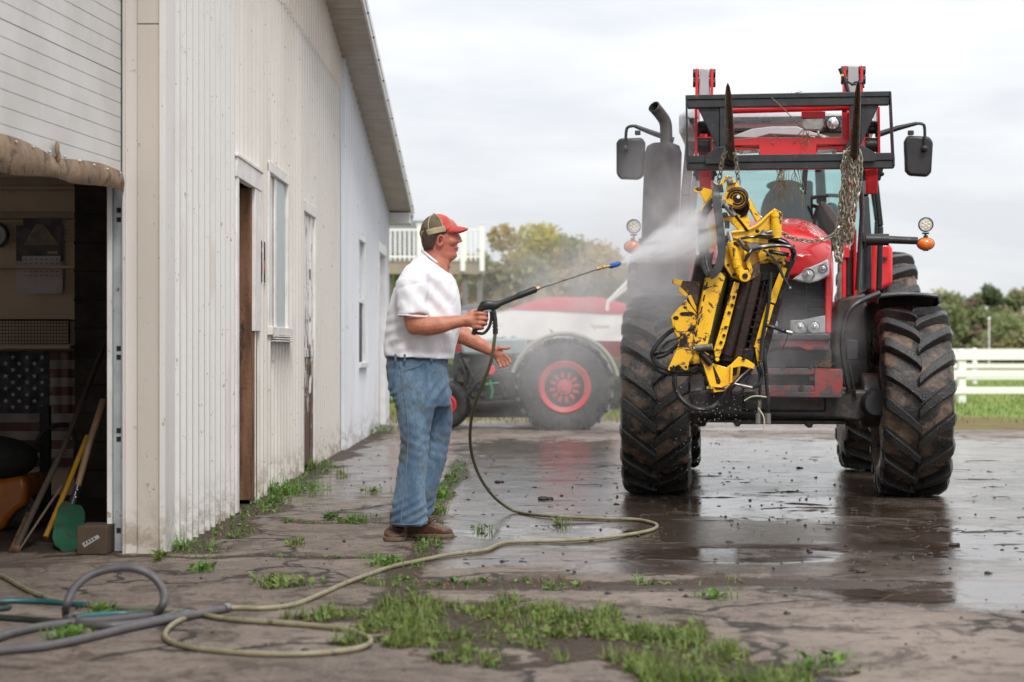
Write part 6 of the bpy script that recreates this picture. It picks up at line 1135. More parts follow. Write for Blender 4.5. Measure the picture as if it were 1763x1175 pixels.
# near arm
dA = -.235
limb(b, [Q(713, 500, dA + .03), Q(715, 535, dA - .01), Q(719, 562, dA - .02)], [.066, .062, .054])
limb(b, [Q(719, 561, dA - .02), Q(738, 563, dA - .03), Q(760, 561, dA - .035), Q(780, 557, dA - .03), Q(799, 554, dA - .02), Q(810, 553, dA - .015)], [.054, .059, .053, .042, .035, .034], flat=.92)
# near hand: back of the hand to the camera, fingers closed round the grip
hd = dA - .018
rotp = Matrix.Rotation(R(8), 3, 'Y'); b.ball(Q(815, 552, hd), (.044, .021, .046), 12, rotp); b.ball(Q(806, 554, hd), (.036, .025, .036), 10)
def finger(w, pts, r0, r1, r=None):
    c = catm(pts, 4); rr = [lerp(r0, r1, i / (len(c) - 1)) for i in range(len(c))]; w.tube(c, rr, 9); w.ball(c[-1], r1 * 1.0, 8); w.ball(pts[1], r0 * 1.08, 8)
for i, (y, L_, x0) in enumerate(((541.5, 0, 822), (549.5, 1.5, 823), (557.5, .5, 822), (564.5, -2, 819))):
    finger(b, [Q(x0 - 4, y + 1, hd - .005), Q(x0 + 4, y, hd - .016), Q(x0 + 12 + L_, y + .5, hd - .008), Q(x0 + 15 + L_, y + 1.5, hd + .018), Q(x0 + 9 + L_, y + 2.5, hd + .044), Q(x0 + 1, y + 3, hd + .050)], .0118 - (.0012 if i == 3 else 0), .0092)
finger(b, [Q(806, 544, hd + .012), Q(813, 539, hd + .024), Q(822, 536, hd + .036), Q(831, 538, hd + .040)], .0125, .0095)
# far arm and open hand, palm to the camera
dB = .20
limb(b, [Q(752, 500, dB - .04), Q(762, 545, dB - .02), Q(776, 574, dB - .02)], [.062, .058, .054])
limb(b, [Q(776, 574, dB - .02), Q(795, 577, dB - .03), Q(815, 588, dB - .04), Q(835, 599, dB - .045), Q(848, 605, dB - .045)], [.056, .054, .045, .035, .031])
hb = dB - .05
b.ball(Q(857, 610, hb), (.036, .019, .034), 12, Matrix.Rotation(R(28), 3, 'Y')); b.ball(Q(851, 606.5, hb), (.03, .024, .03), 10); b.ball(Q(854, 602, hb - .008), (.022, .018, .016), 8); b.ball(Q(857, 617, hb), (.022, .017, .018), 8)
finger(b, [Q(852, 602, hb - .006), Q(860, 599.5, hb - .014), Q(869, 600.5, hb - .018), Q(877.5, 599.2, hb - .018)], .0135, .0085)
finger(b, [Q(861, 608, hb - .002), Q(869, 612.5, hb - .010), Q(875, 618, hb - .018), Q(879, 624.5, hb - .030)], .0118, .0085)
finger(b, [Q(861, 612, hb - .002), Q(867, 618, hb - .010), Q(872, 624, hb - .020), Q(873.5, 629, hb - .034)], .0118, .0085)
finger(b, [Q(858, 615, hb - .002), Q(863, 621.5, hb - .010), Q(867, 627.5, hb - .020), Q(867.5, 631.5, hb - .034)], .0112, .0082)
finger(b, [Q(854, 617, hb - .002), Q(857, 623, hb - .010), Q(860.5, 629, hb - .018), Q(860.5, 633, hb - .03)], .0105, .0078)
def dsk(co, n): return .0012 * mnoise.noise(co * 38)
fuse(b, 'body', M['skin'], .0042, 4, PE, dsk)
# ear hollow, eye, mouth line, eyebrow
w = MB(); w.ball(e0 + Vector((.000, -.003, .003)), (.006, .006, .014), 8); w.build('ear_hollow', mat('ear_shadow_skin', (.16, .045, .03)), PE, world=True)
for s in (-1, 1):
    w = MB(); w.ball(Q(783.2, 407.2, .01 + s * .0255), (.0095, .0095, .0085), 8); ey = w.build('eye', mat('eye_white', (.55, .45, .42), rough=.2), PE, world=True); w = MB(); w.ball(Q(785.6, 407.2, .01 + s * .0275), (.0035, .004, .0045), 8); w.build('iris', M['dark'], ey, world=True)
    w = MB(); w.tube([Q(779, 406, .01 + s * .040), Q(783.5, 404.6, .01 + s * .034), Q(786.6, 406, .01 + s * .026)], [.003, .0042, .003], 8); w.build('eyelid', M['skin'], PE, world=True)
w = MB(); w.tube([Q(787.2, 428.9, .01 - .012), Q(785.8, 429.0, .01 - .020), Q(783.5, 428.4, .01 - .029)], .0018, 6); w.build('mouth', mat('lip_line', (.20, .045, .04)), PE, world=True)
# hair: cropped band under the cap
w = MB(); rings = []
for y, x0, x1, hw, c0 in ((394, 725, 789, .0795, .35), (402, 724.7, 789, .0812, .40), (410, 725.2, 788, .0815, -.05), (417, 726, 788, .080, -.18), (424, 727.8, 786, .0765, -.26), (431, 731, 784, .072, -.42)):
    rr_ = []
    for k in range(29):
        cc_ = math.acos(c0); t = cc_ + (2 * math.pi - 2 * cc_) * k / 28; c, s_ = math.cos(t), math.sin(t); a = Q(x0, y); b_ = Q(x1, y); cx_ = (a.x + b_.x) / 2; rx = (b_.x - a.x) / 2
        rr_.append(Vector((cx_ + rx * math.copysign(abs(c) ** .92, c), YM + .01 + hw * math.copysign(abs(s_) ** .92, s_) * (1 - .30 * c), a.z)))
    rings.append(rr_)
w.loft(rings, closed_ring=False); hr_ = w.build('hair', M['hair'], PE, angle=180, recalc=False, world=True); sm = hr_.modifiers.new('s', 'SOLIDIFY'); sm.thickness = .004; sm.offset = 0
# cap
cap = MB(); C0 = Q(754.5, 403, .01); tl_ = Matrix.Rotation(R(-13), 3, 'Y')
def capt(a, e, s=1.0):
    rx = .100 * s if math.cos(a) > 0 else .099 * s; return C0 + tl_ @ Vector((rx * math.cos(e) * math.cos(a), .088 * s * math.cos(e) * math.sin(a) * (1 - .12 * math.cos(a)), .112 * s * math.sin(e) ** .92 if e > 0 else 0))
def cappatch(a0, a1, e0_, e1_, name, m, s=1.0, na=16, ne=10, par=None):
    w = MB(); rows = [[capt(lerp(a0, a1, i / na), lerp(e0_, e1_, j / ne), s) for i in range(na + 1)] for j in range(ne + 1)]; w.loft(rows, closed_ring=False); o = w.build(name, m, par or PE, angle=180, recalc=False, world=True); q = o.modifiers.new('s', 'SOLIDIFY'); q.thickness = .003; q.offset = 0; return o
cp = cappatch(R(68), R(292), R(2), R(88), 'cap', M['capkhaki'], 1, 30, 14); cp['label'] = 'khaki mesh back of the cap'
cappatch(R(-68), R(68), R(2), R(88), 'cap_front', M['capred'], 1.006, 20, 14, cp)
cappatch(R(62), R(298), R(-4), R(15), 'cap_band', M['capband'], 1.016, 30, 4, cp)
w = MB()
for a in (68, 292, 118, 242): w.tube([capt(R(a), R(e), 1.012) for e in range(2, 88, 6)], .0038, 6)
w.ball(capt(0, R(89.9), 1.02), .007, 8); w.build('cap_seams', M['capband'], cp, world=True)
w = MB(); w.ball(capt(R(180), R(12), 1.0), (.006, .028, .018), 8); w.build('cap_gap', M['hair'], cp, world=True)
w = MB(); rows = []
for j in range(9):
    t = j / 8; row = []
    for i in range(15):
        s_ = i / 14 * 2 - 1; yy = s_ * (.078 - .012 * t * t); edge = math.sqrt(max(0, 1 - (abs(s_) ** 2.6)))
        xx = .058 + .020 * edge + t * (.086 * edge + .006); zz = .010 - .026 * s_ * s_ * (1 - .15 * t) + .012 * t * (1 - t) * 2 - t * .014
        row.append(C0 + Matrix.Rotation(R(-3), 3, 'Y') @ Vector((xx, yy, zz + .022)))
    rows.append(row)
w.loft(rows, closed_ring=False); o = w.build('cap_brim', M['capred'], cp, angle=180, recalc=False, world=True); q = o.modifiers.new('s', 'SOLIDIFY'); q.thickness = .005
# shirt
s_ = MB()
tr_ = [(449, 727.5, 762, .080, 0, -.82), (453, 719, 767, .12, 0, -.55), (460, 708, 772, .155, 0, -.30), (469, 697, 778, .185, 0, -.12), (482, 687, 785, .205, 0, 0), (500, 677, 790, .205, 0), (525, 670, 793, .20, 0), (550, 666, 794, .20, 0), (575, 663, 791, .195, 0), (595, 661, 786, .19, 0), (608, 662, 781, .185, 0), (612, 662, 782, .188, 0, -.03), (617, 661.5, 782.5, .190, 0, -.04)]
s_.loft([ring(q_[0], q_[1], q_[2], q_[3], q_[4], 32, 0, .85, q_[5] if len(q_) > 5 else 0) for q_ in tr_])
for sg in (-1, 1):
    limb(s_, [Q(733, 476, sg * .10), Q(720, 480, sg * .165), Q(712, 494, sg * .208)], [.082, .090, .085])
s_.tube([Q(712, 488, -.205), Q(712, 510, -.225), Q(713, 530, -.238), Q(714.5, 545, -.243)], [.088, .086, .083, .085], 20)
s_.tube([Q(728, 485, .19), Q(748, 520, .18), Q(762, 545, .175)], [.085, .078, .076], 18)
def wr(co, n):
    d = Vector((co.x + co.z * .5, co.y * 1.3, co.z)); a = mnoise.noise(Vector((co.x * 7 + co.z * 3.5, co.y * 7, co.z * 4 - co.x * 3))) * .0045
    f2 = mnoise.noise(Vector((co.x * 16 - co.z * 9, co.y * 12, co.z * 15 + co.x * 4 + 4))) * .004 - abs(mnoise.noise(Vector((co.x * 13 + co.z * 9, co.y * 9 + 7, co.z * 7 - co.x * 8)))) * .006
    # long drag folds from the armpit and at the belly
    px_ = CX + co.x * F / YM; py_ = HY - (co.z - H) / kM
    t = (px_ - 735) * .62 - (py_ - 545) * .55; k = math.exp(-((px_ - 745) / 34) ** 2 - ((py_ - 520) / 52) ** 2); a += .009 * k * math.sin(t * .30)
    k = math.exp(-((px_ - 690) / 26) ** 2 - ((py_ - 575) / 34) ** 2); a += .006 * k * math.sin((py_ - 560) * .34 + (px_ - 690) * .1)
    k = math.exp(-((py_ - 603) / 10) ** 2); a += .006 * k * math.sin(px_ * .22)
    k = math.exp(-((py_ - 497 - (px_ - 700) * -.25) / 2.5) ** 2) * (1 if 690 < px_ < 735 and n.y < -.2 else 0); a -= .004 * k
    return a + f2
so = fuse(s_, 'shirt', M['shirt'], .0085, 6, PE, wr)
w = MB(); cps = []
for i in range(28):
    t = 2 * math.pi * i / 28; c = Q(745, 448, .008); cps.append(c + Vector((.061 * math.cos(t) + .0, .081 * math.sin(t), -.050 * math.cos(t) + .004)))
w = MB(); w.tube(cps, .0075, 8, flat=.8, closed=True); w.build('collar', M['shirt'], so, world=True)
w = MB(); c = Q(714.5, 545.5, -.243); w.tube([c + Vector((.0815 * math.cos(t), .0815 * math.sin(t), .004 * math.sin(2 * t))) for t in [i * math.pi / 16 for i in range(32)]], .005, 6, closed=True); w.build('sleeve_hem', M['shirt'], so, world=True)
# jeans
j = MB()
j.loft([ring(y, x0, x1, hw, 0, 28, 0, .88) for y, x0, x1, hw in ((607, 667, 771, .160), (618, 666, 772, .165), (632, 665, 773, .17), (646, 665, 774, .172), (660, 667, 775, .17), (674, 672, 776, .165), (688, 680, 776, .155), (700, 690, 775, .145))])
def leg(rows, dy):
    j.loft([ring(y, x0, x1, hw, d, 22, 0, .9) for y, x0, x1, hw, d in rows])
leg([(640, 668, 762, .105, -.07), (670, 670, 758, .105, -.085), (700, 682, 752, .10, -.095), (730, 688, 745, .093, -.105), (760, 691, 741, .088, -.11), (790, 688, 739, .085, -.115), (820, 684, 736, .082, -.12), (850, 680, 736, .080, -.125), (875, 675, 737, .080, -.13), (893, 674, 738, .084, -.13), (901, 676, 736, .082, -.13)], 0)
leg([(640, 690, 774, .10, .07), (670, 700, 776, .10, .075), (700, 712, 777, .098, .08), (730, 722, 778, .09, .085), (760, 724, 774, .085, .09), (790, 720, 768, .082, .09), (820, 714, 760, .08, .09), (850, 706, 752, .078, .09), (875, 700, 748, .078, .09), (889, 698, 744, .08, .09), (895, 702, 742, .078, .09)], 0)
def jw(co, n):
    px_ = CX + co.x * F / YM; py_ = HY - (co.z - H) / kM; a = mnoise.noise(Vector((co.x * 11, co.y * 8, co.z * 6 + 3))) * .006 - abs(mnoise.noise(Vector((co.x * 17 + 5, co.y * 12, co.z * 15 - co.x * 10)))) * .009 + mnoise.noise(Vector((co.x * 26, co.y * 18, co.z * 20 + co.x * 12))) * .0035
    k = math.exp(-((py_ - 880) / 20) ** 2); a += k * .006 * math.sin(py_ * .42 + px_ * .22 + co.y * 9)
    k = math.exp(-((py_ - 765) / 26) ** 2); a += k * .0025 * math.sin(py_ * .35 - px_ * .16 + co.y * 14)
    k = math.exp(-((py_ - 668) / 18) ** 2 - ((px_ - 760) / 24) ** 2); a += k * .007 * math.sin(py_ * .22 + px_ * .32)
    k = math.exp(-((px_ - 676) / 10) ** 2 - ((py_ - 684) / 14) ** 2); a += k * .007 * math.sin(py_ * .5 + px_ * .3)
    return a
je = fuse(j, 'jeans', M['denim'], .008, 5, PE, jw)
w = MB(); w.tube(catm([Q(694, 640, -.176), Q(697, 665, -.186), Q(703, 700, -.196), Q(706, 740, -.199), Q(704, 790, -.199), Q(699, 840, -.204), Q(694, 893, -.214)], 6), .0022, 5); w.tube(catm([Q(692, 622, -.170), Q(694, 633, -.180), Q(706, 634, -.178), Q(724, 630, -.172), Q(731, 622, -.165)], 6), .0024, 5)
def hemr(yy, x0, x1, hw, dy): return ring(yy, x0 - .5, x1 + .5, hw + .004, dy, 30, 0, .9)
w.tube(hemr(897, 675, 737, .083, -.13), .0028, 5, closed=True); w.tube(hemr(891.5, 700, 743, .079, .09), .0028, 5, closed=True); w.build('stitching', M['stitch'], je, world=True)
w = MB(); w.tube(ring(614, 666.5, 772.5, .163, 0, 30, 0, .88), .013, 8, flat=1.0, closed=True); w.build('belt', M['leather'], PE, world=True)
w = MB(); [w.beam(Q(x, 610, dy), Q(x, 622, dy), .012, .006, up=(0, 1, 0)) for x, dy in ((684, -.165), (700, -.178), (745, -.168))]; w.build('belt_loops', M['denim'], je, world=True)
# boots
def boot(name, c, ang, toe, heel, lab):
    rz = Matrix.Rotation(ang, 3, 'Z'); w = MB(); rings = []
    for t, hw, zt in ((-heel, .026, .07), (-heel + .015, .040, .10), (-heel + .06, .040, .115), (.02, .042, .112), (.07, .053, .092), (.12, .060, .074), (toe - .05, .061, .068), (toe - .02, .052, .062), (toe - .004, .034, .048), (toe + .004, .012, .03)):
        rings.append([c + rz @ Vector((t, hw * math.cos(a), .028 + (zt - .028) * (.5 + .5 * math.sin(a)) if math.sin(a) > -.2 else .024)) for a in [k * math.pi / 10 for k in range(20)]])
    w.loft(rings); o = w.build(name, M['boot'], PE, angle=180, world=True); o['label'] = lab; sb = o.modifiers.new('s', 'SUBSURF'); sb.levels = 1; sb.render_levels = 1
    w = MB(); w.tube([c + rz @ Vector((-.02, 0, .085)), c + rz @ Vector((-.015, 0, .14)), c + rz @ Vector((-.005, 0, .165))], [.054, .052, .048], 18); w.tube([c + rz @ Vector((.02, 0, .085)), c + rz @ Vector((.00, 0, .135))], [.045, .05], 14); w.build('shaft', M['boot2'], o, world=True)
    w = MB(); out_ = [(-heel - .006, .0), (-heel, .030), (-.04, .040), (.02, .040), (.10, .063), (toe - .04, .065), (toe, .046), (toe + .012, .0)]; pl = [(x, y) for x, y in out_] + [(x, -y) for x, y in reversed(out_[1:-1])]
    w.prism([c + rz @ Vector((x, y, .004)) for x, y in pl], (0, 0, .024)); w.build('sole', M['sole'], o, .006, world=True, seg=3)
    w = MB()
    for k in range(4):
        for s in (-1, 1): w.ball(c + rz @ Vector((.075 - k * .026, s * .020, .098 + k * .014)), .0042, 6)
    w.build('eyelets', M['brass'], o, world=True)
    w = MB()
    for k in range(4): w.tube([c + rz @ Vector((.075 - k * .026, -.020, .098 + k * .014)), c + rz @ Vector((.078 - k * .026, 0, .104 + k * .014)), c + rz @ Vector((.060 - k * .026, .020, .104 + k * .014))], .0028, 6)
    w.build('laces', M['leather'], o, world=True)
bc = G(690, 922); boot('boot', Vector((bc.x + .0, 10.50, ground_z(bc.x, 10.5) - .002)), R(-98), .15, .10, 'near boot pointing toward the viewer')
bc = G(735, 921); boot('boot', Vector((Q(725, 0).x, 10.63, ground_z(Q(725, 0).x, 10.63) - .002)), R(-6), .175, .11, 'far boot seen from its side')
# ------------------------------------------------------------ pressure washer gun and hose
GN = thing('pressure_washer_gun', 'black pressure washer gun with a long steel lance and blue nozzle held by the man', 'spray gun', Q(838, 530, hd + .02))
def Gp(px, py, dy): return Q(px, py, dy)
gd = hd + .022
w = MB(); w.loft([[Gp(x, y, gd) + Vector((nx_ * math.cos(a) * .0, math.sin(a) * hy_, 0)) + Vector((-.35, 0, 1)).normalized() * math.cos(a) * hz_ + Vector((0, 0, 0)) for a in [k * math.pi / 8 for k in range(16)]] for x, y, hy_, hz_, nx_ in ((823, 543, .010, .012, 0), (826, 536, .016, .020, 0), (832, 529, .018, .026, 0), (840, 527, .019, .028, 0), (848, 527, .018, .030, 0), (855, 527, .016, .024, 0), (862, 524, .013, .016, 0), (885, 515, .0125, .0145, 0), (898, 509.5, .013, .016, 0))])
w.build('receiver', M['black'], GN, angle=50, world=True)
w = MB(); w.tube(catm([Gp(828, 538, gd), Gp(824, 552, gd + .002), Gp(819, 570, gd + .002), Gp(816, 577, gd)], 4), [.014, .015, .015, .012], 12); w.build('grip', M['black'], GN, world=True)
w = MB(); w.tube(catm([Gp(846, 538, gd), Gp(846.5, 550, gd), Gp(843, 564, gd), Gp(835, 574, gd), Gp(826, 575, gd), Gp(817, 572, gd)], 6), .0085, 8); w.build('trigger_guard', M['black'], GN, world=True)
w = MB(); w.tube(catm([Gp(838, 538, gd), Gp(839, 548, gd), Gp(836, 560, gd)], 4), .006, 8, flat=1.4); w.build('trigger', M['black'], GN, world=True)
w = MB()
for k in range(10): t = k / 9; p = Gp(lerp(894, 920, t), lerp(511, 501, t), gd + .04 * t); d = Vector((.92, .1, .36)).normalized(); w.cyl(p - d * .0035, p + d * .0035, .0195, n=14)
w.cyl(Gp(892, 512, gd), Gp(922, 500, gd + .04), .0165, n=14); w.build('foregrip', M['black'], GN, world=True)
w = MB(); w.cyl(Gp(921, 500.4, gd + .04), Gp(928, 497.8, gd + .05), .011, n=10); w.build('lance_collar', M['brass'], GN, world=True)
NZ = P(1067, 453, 10.85)
w = MB(); w.tube([Gp(926, 498.6, gd + .05), P(1030, 463, 10.72)], .0062, 10); w.build('lance', M['steel'], GN, world=True)
w = MB(); w.tube([P(1028, 463.7, 10.715), P(1033, 462, 10.72), P(1034, 461.8, 10.722), P(1050, 458, 10.78)], [.0105, .0105, .008, .0085], 10); w.cyl(P(1037, 461, 10.73), P(1043, 459.4, 10.75), .0105, n=6); w.build('coupling', M['brass'], GN, world=True)
w = MB(); w.tube([P(1049, 458.6, 10.78), P(1052, 457.7, 10.79), P(1063, 454.8, 10.84), P(1067, 453.6, 10.85)], [.012, .0165, .0165, .012], 14); w.build('nozzle', M['blueplastic'], GN, world=True)
w = MB(); w.tube([Gp(850, 535, gd), Gp(853, 552, gd), Gp(853.5, 573, gd)], [.012, .013, .011], 12)
for k in range(6): p = Gp(850.8 + .55 * k, 541 + k * 5.2, gd); w.cyl(p, p + Vector((.001, 0, -.009)), .0155, n=12)
w.cyl(Gp(853.4, 568, gd), Gp(853.6, 576, gd), .0145, n=12); w.build('strain_relief', M['black'], GN, world=True)
hs_ = thing('pressure_hose', 'long pale olive hose running from the gun to the ground and looping across the yard', 'hose', G(1100, 905))
def gpt(px, py, z=.012):
    p = G(px, py, z); return p + Vector((0, 0, max(0, ground_z(p.x, p.y)) ))
up_ = [Gp(853.5, 572, gd), P(851, 588, 10.27), P(846, 620, 10.30), P(832, 660, 10.38), P(818, 697, 10.5), P(810, 735, 10.7), P(811, 775, 10.95), P(823, 815, 11.3), P(842, 846, 11.75), P(862, 866, 12.0)]
gr_ = [(888, 882), (930, 889), (985, 892), (1040, 895), (1095, 897), (1125, 903), (1131, 909), (1118, 915), (1080, 921), (1020, 928), (950, 932), (890, 934), (862, 938), (835, 949), (780, 956), (720, 966), (675, 977), (640, 990), (600, 1004), (560, 1022), (525, 1037), (495, 1045), (450, 1049), (410, 1048), (375, 1050), (345, 1056), (318, 1066), (296, 1078), (284, 1092), (288, 1103), (318, 1114), (370, 1121), (440, 1126), (510, 1127), (570, 1124), (615, 1118), (638, 1107), (630, 1096), (600, 1086), (550, 1080), (480, 1074), (420, 1069), (372, 1064), (330, 1056), (270, 1052), (200, 1048), (130, 1040), (80, 1030), (40, 1014), (0, 992), (-60, 972), (-200, 958), (-420, 962)]
hp = up_ + [gpt(x, y) for x, y in gr_]
for i, p in enumerate(hp):
    if p.z < .01: p.z = .012
hp = catm(hp, 6); w = MB(); cut = 60
w.tube(hp[:70], .0095, 10); w.build('upper_hose', M['olivehose'], hs_, angle=180, world=True); w = MB(); w.tube(hp[69:], .0105, 10); w.build('ground_hose', M['beigehose'], hs_, angle=180, world=True)
gh = thing('grey_hose', 'thick grey rubber hose coiled at the lower left with one loop standing up', 'hose', G(200, 1060))
hh = lambda x, y, dz=.017: gpt(x, y, dz)
def loop(px, py, Y): return P(px, py, Y)
w = MB(); w.tube(catm([hh(-460, 1128), hh(-250, 1140), hh(-80, 1135), hh(0, 1122), hh(80, 1114), hh(150, 1100), hh(220, 1084), hh(290, 1069), hh(345, 1058), hh(385, 1050)], 8), .0165, 12)
w.tube(catm([hh(-440, 1100), hh(-220, 1118), hh(-60, 1112), hh(30, 1090), hh(80, 1080), hh(150, 1073), hh(220, 1067), hh(262, 1061), loop(281, 1040, 7.35), loop(280, 1015, 7.4), loop(262, 992, 7.42), loop(232, 979, 7.42), loop(195, 979, 7.42), loop(155, 991, 7.40), loop(128, 1013, 7.35), loop(116, 1038, 7.28), hh(114, 1062), hh(128, 1074), hh(190, 1080), hh(250, 1074), hh(290, 1064), hh(298, 1058)], 8), .0165, 12)
w.build('coil', M['greyhose'], gh, angle=180, world=True); w = MB(); w.cyl(hh(385, 1050), hh(392, 1048), .02, n=12); w.build('end_fitting', M['steel'], gh, world=True)
th = thing('garden_hose', 'thin teal garden hose lying behind the grey coil at the left edge', 'hose', G(80, 1040))
w = MB(); w.tube(catm([gpt(-440, 1062), gpt(-220, 1048), gpt(-60, 1040), gpt(0, 1037), gpt(60, 1036), gpt(130, 1041), gpt(200, 1047), gpt(280, 1052), gpt(320, 1055), gpt(300, 1062), gpt(240, 1058), gpt(180, 1060), gpt(130, 1066)], 8), .0115, 10); w.build('line', M['tealhose'], th, angle=180, world=True)
dh = thing('dark_hose', 'dark green hose crossing under the grey coil at the left edge', 'hose', G(50, 1068))
w = MB(); w.tube(catm([gpt(-420, 1040), gpt(-200, 1044), gpt(-60, 1055), gpt(-10, 1064), gpt(40, 1068), gpt(90, 1072), gpt(140, 1071), gpt(200, 1070)], 8), .0125, 10); w.tube(catm([gpt(-40, 1050), gpt(0, 1050), gpt(15, 1047), gpt(0, 1044), gpt(-40, 1046)], 8), .013, 10); w.build('line', M['darkhose'], dh, angle=180, world=True)
# ------------------------------------------------------------ weeds, grass, debris
rg = random.Random(21)
def blade(w, p, h, lean, wd, az=None):
    az = rg.uniform(0, 6.283) if az is None else az; d = Vector((math.cos(az), math.sin(az), 0)); s = Vector((-d.y, d.x, 0)) * wd
    p = Vector(p); m = p + d * lean * .35 + Vector((0, 0, h * .6)); t = p + d * lean + Vector((0, 0, h)); o = len(w.v)
    w.v += [tuple(p - s), tuple(p + s), tuple(m + s * .8), tuple(m - s * .8), tuple(t)]; w.f += [(o, o + 1, o + 2, o + 3), (o + 3, o + 2, o + 4)]
def leaf(w, p, L, wd, az, el):
    d = Vector((math.cos(az) * math.cos(el), math.sin(az) * math.cos(el), math.sin(el))); s = Vector((-math.sin(az), math.cos(az), 0)); o = len(w.v); dn = Vector((0, 0, -.25 * L))
    pts = [p, p + d * L * .4 + s * wd, p + d * L * .8 + s * wd * .8 + dn * .5, p + d * L + dn, p + d * L * .8 - s * wd * .8 + dn * .5, p + d * L * .4 - s * wd]; w.v += [tuple(q) for q in pts]; w.f += [(o, o + 1, o + 2, o + 3, o + 4, o + 5)]
def scatter(fn, x0, x1, y0, y1, n, w, hmin, hmax, thr, broad=.0, dens=None):
    X = np.array([rg.uniform(x0, x1) for _ in range(n)]); Y = np.array([rg.uniform(y0, y1) for _ in range(n)]); _, pu_, _, so_, _ = yard_fields(X, Y); cl_ = fbm(X * 5, Y * 5, 31)
    for x, y, s, c, pu in zip(X, Y, so_, cl_, pu_):
        if s * (.10 + 1.5 * c) < thr or pu > .5 or rg.random() > (c - .36) * 2.6: continue
        z = ground_z(x, y) - .003; h = rg.uniform(hmin, hmax) * (.5 + c)
        if broad and rg.random() < broad:
            for k in range(rg.randint(3, 6)): leaf(w, Vector((x, y, z)), rg.uniform(.02, .055), rg.uniform(.005, .011), rg.uniform(0, 6.28), rg.uniform(.2, 1.1))
        else: blade(w, (x, y, z), h, rg.uniform(.0, .03) + h * rg.uniform(.1, .9), rg.uniform(.0013, .003))
w = MB(); scatter(None, -1.2, 1.3, 5.9, 8.2, 40000, w, .012, .072, .60, .14); gp_ = w.build('grass_patch', M['grass'], None, recalc=False, smooth=False); tag(gp_, 'bright green grass growing through the broken concrete in the foreground', 'grass', kind='stuff')
w = MB(); scatter(None, -1.83, 2.2, 8.0, 18.0, 30000, w, .02, .05, .50, .25); scatter(None, -2.6, -.6, 6.0, 9.6, 5000, w, .02, .06, .55, .2); gq = w.build('crack_weeds', M['weed'], None, recalc=False, smooth=False); tag(gq, 'thin weeds and moss along the cracks of the yard', 'weeds', kind='stuff')
w = MB(); scatter(None, -1.4, 1.8, 6.1, 9.4, 9000, w, .008, .03, .36, 0); scatter(None, -1.83, -.4, 9.4, 14, 5000, w, .008, .025, .35, 0); 
for i in range(2600):
    x = rg.uniform(-2.2, 2.6); y = rg.uniform(6.0, 12.5)
    so_ = yard_fields(np.array([x]), np.array([y]))[3][0]
    if rg.random() > .12 + so_: continue
    z = ground_z(x, y) + .003; a = rg.uniform(0, 3.14); L = rg.uniform(.015, .07); d = Vector((math.cos(a), math.sin(a), rg.uniform(-.1, .3))) * L; s = Vector((-math.sin(a), math.cos(a), 0)) * .0018; p = Vector((x, y, z)); o = len(w.v); w.v += [tuple(p - s), tuple(p + s), tuple(p + d + s), tuple(p + d - s)]; w.f.append((o, o + 1, o + 2, o + 3))
gd_ = w.build('dry_litter', M['drygrass'], None, recalc=False, smooth=False); tag(gd_, 'dry brown grass litter round the weeds', 'grass litter', kind='stuff')
# distinct clumps, each a thing of its own
cl_specs = [(505, 850, .30, 90, .13, 'tall grass and weeds heaped against the barn wall below the peeling door'), (530, 808, .20, 60, .12, 'weed clump at the foot of the peeling door frame'), (472, 866, .16, 40, .08, 'low weeds spreading from the wall beside the rotten door jamb'), (590, 822, .09, 16, .10, 'single broad-leaved weed alone on the wet slab near the wall'), (640, 850, .10, 18, .05, 'flat leafy weed between the wall and the man'), (612, 900, .16, 40, .06, 'green weeds left of the near boot along a crack'), (568, 896, .07, 14, .07, 'small upright weed left of the crack weeds'), (760, 858, .10, 46, .10, 'strip of leafy weeds behind the man\'s legs'), (752, 885, .08, 34, .08, 'leafy weeds just behind the far boot'), (775, 825, .06, 24, .08, 'thin weeds farther back beyond the man\'s knees'), (665, 975, .12, 40, .06, 'grass tuft beside the hose below the near boot'), (478, 1010, .16, 54, .06, 'grass tuft left of the pale hose on the near slabs'), (350, 985, .08, 22, .05, 'small grass tuft in front of the barn corner'), (268, 965, .10, 26, .07, 'grass at the foot of the white corner post'), (510, 940, .08, 20, .05, 'small weed on the slab between the wall and the hose'), (118, 1100, .12, 30, .05, 'weeds growing inside the grey hose coil'), (172, 1058, .10, 22, .06, 'weeds under the standing loop of grey hose'), (1232, 1032, .10, 24, .045, 'small grass tuft at the edge of the muddy water'), (968, 905, .07, 16, .06, 'weed standing in the bright puddle beside the hose'), (832, 915, .06, 12, .05, 'small weed at the left end of the bright puddle'), (628, 748, .30, 60, .16, 'weeds at the far corner of the barn'), (665, 742, .35, 60, .12, 'grass tuft on the gravel past the barn corner'), (310, 945, .10, 20, .09, 'leafy weed against the corrugated wall near the corner'), (1410, 1150, .2, 40, .04, 'sparse grass at the right end of the foreground patch')]
for px, py, sp, n_, h_, lb in cl_specs:
    c = G(px, py); t = MB(); n_ = int(n_ * 2.2)
    for k in range(n_):
        x = c.x + rg.gauss(0, sp * .42); y = c.y + rg.gauss(0, sp * .5)
        if px < 640 and py > 740: x = max(x, WX + .03)
        z = ground_z(x, y) if y < 24 else 0
        if rg.random() < .82: blade(t, (x, y, z), rg.uniform(.3, 1.25) * h_, rg.uniform(.01, .5) * h_, rg.uniform(.0016, .0035))
        else:
            for q in range(3): leaf(t, Vector((x, y, z + rg.uniform(0, h_ * .4))), rg.uniform(.03, .07), rg.uniform(.007, .015), rg.uniform(0, 6.28), rg.uniform(.2, 1.1))
    o = t.build('weed_clump', M['weed' if rg.random() < .6 else 'grass'], None, recalc=False, smooth=False); tag(o, lb, 'weeds', 'weed clumps on the yard')
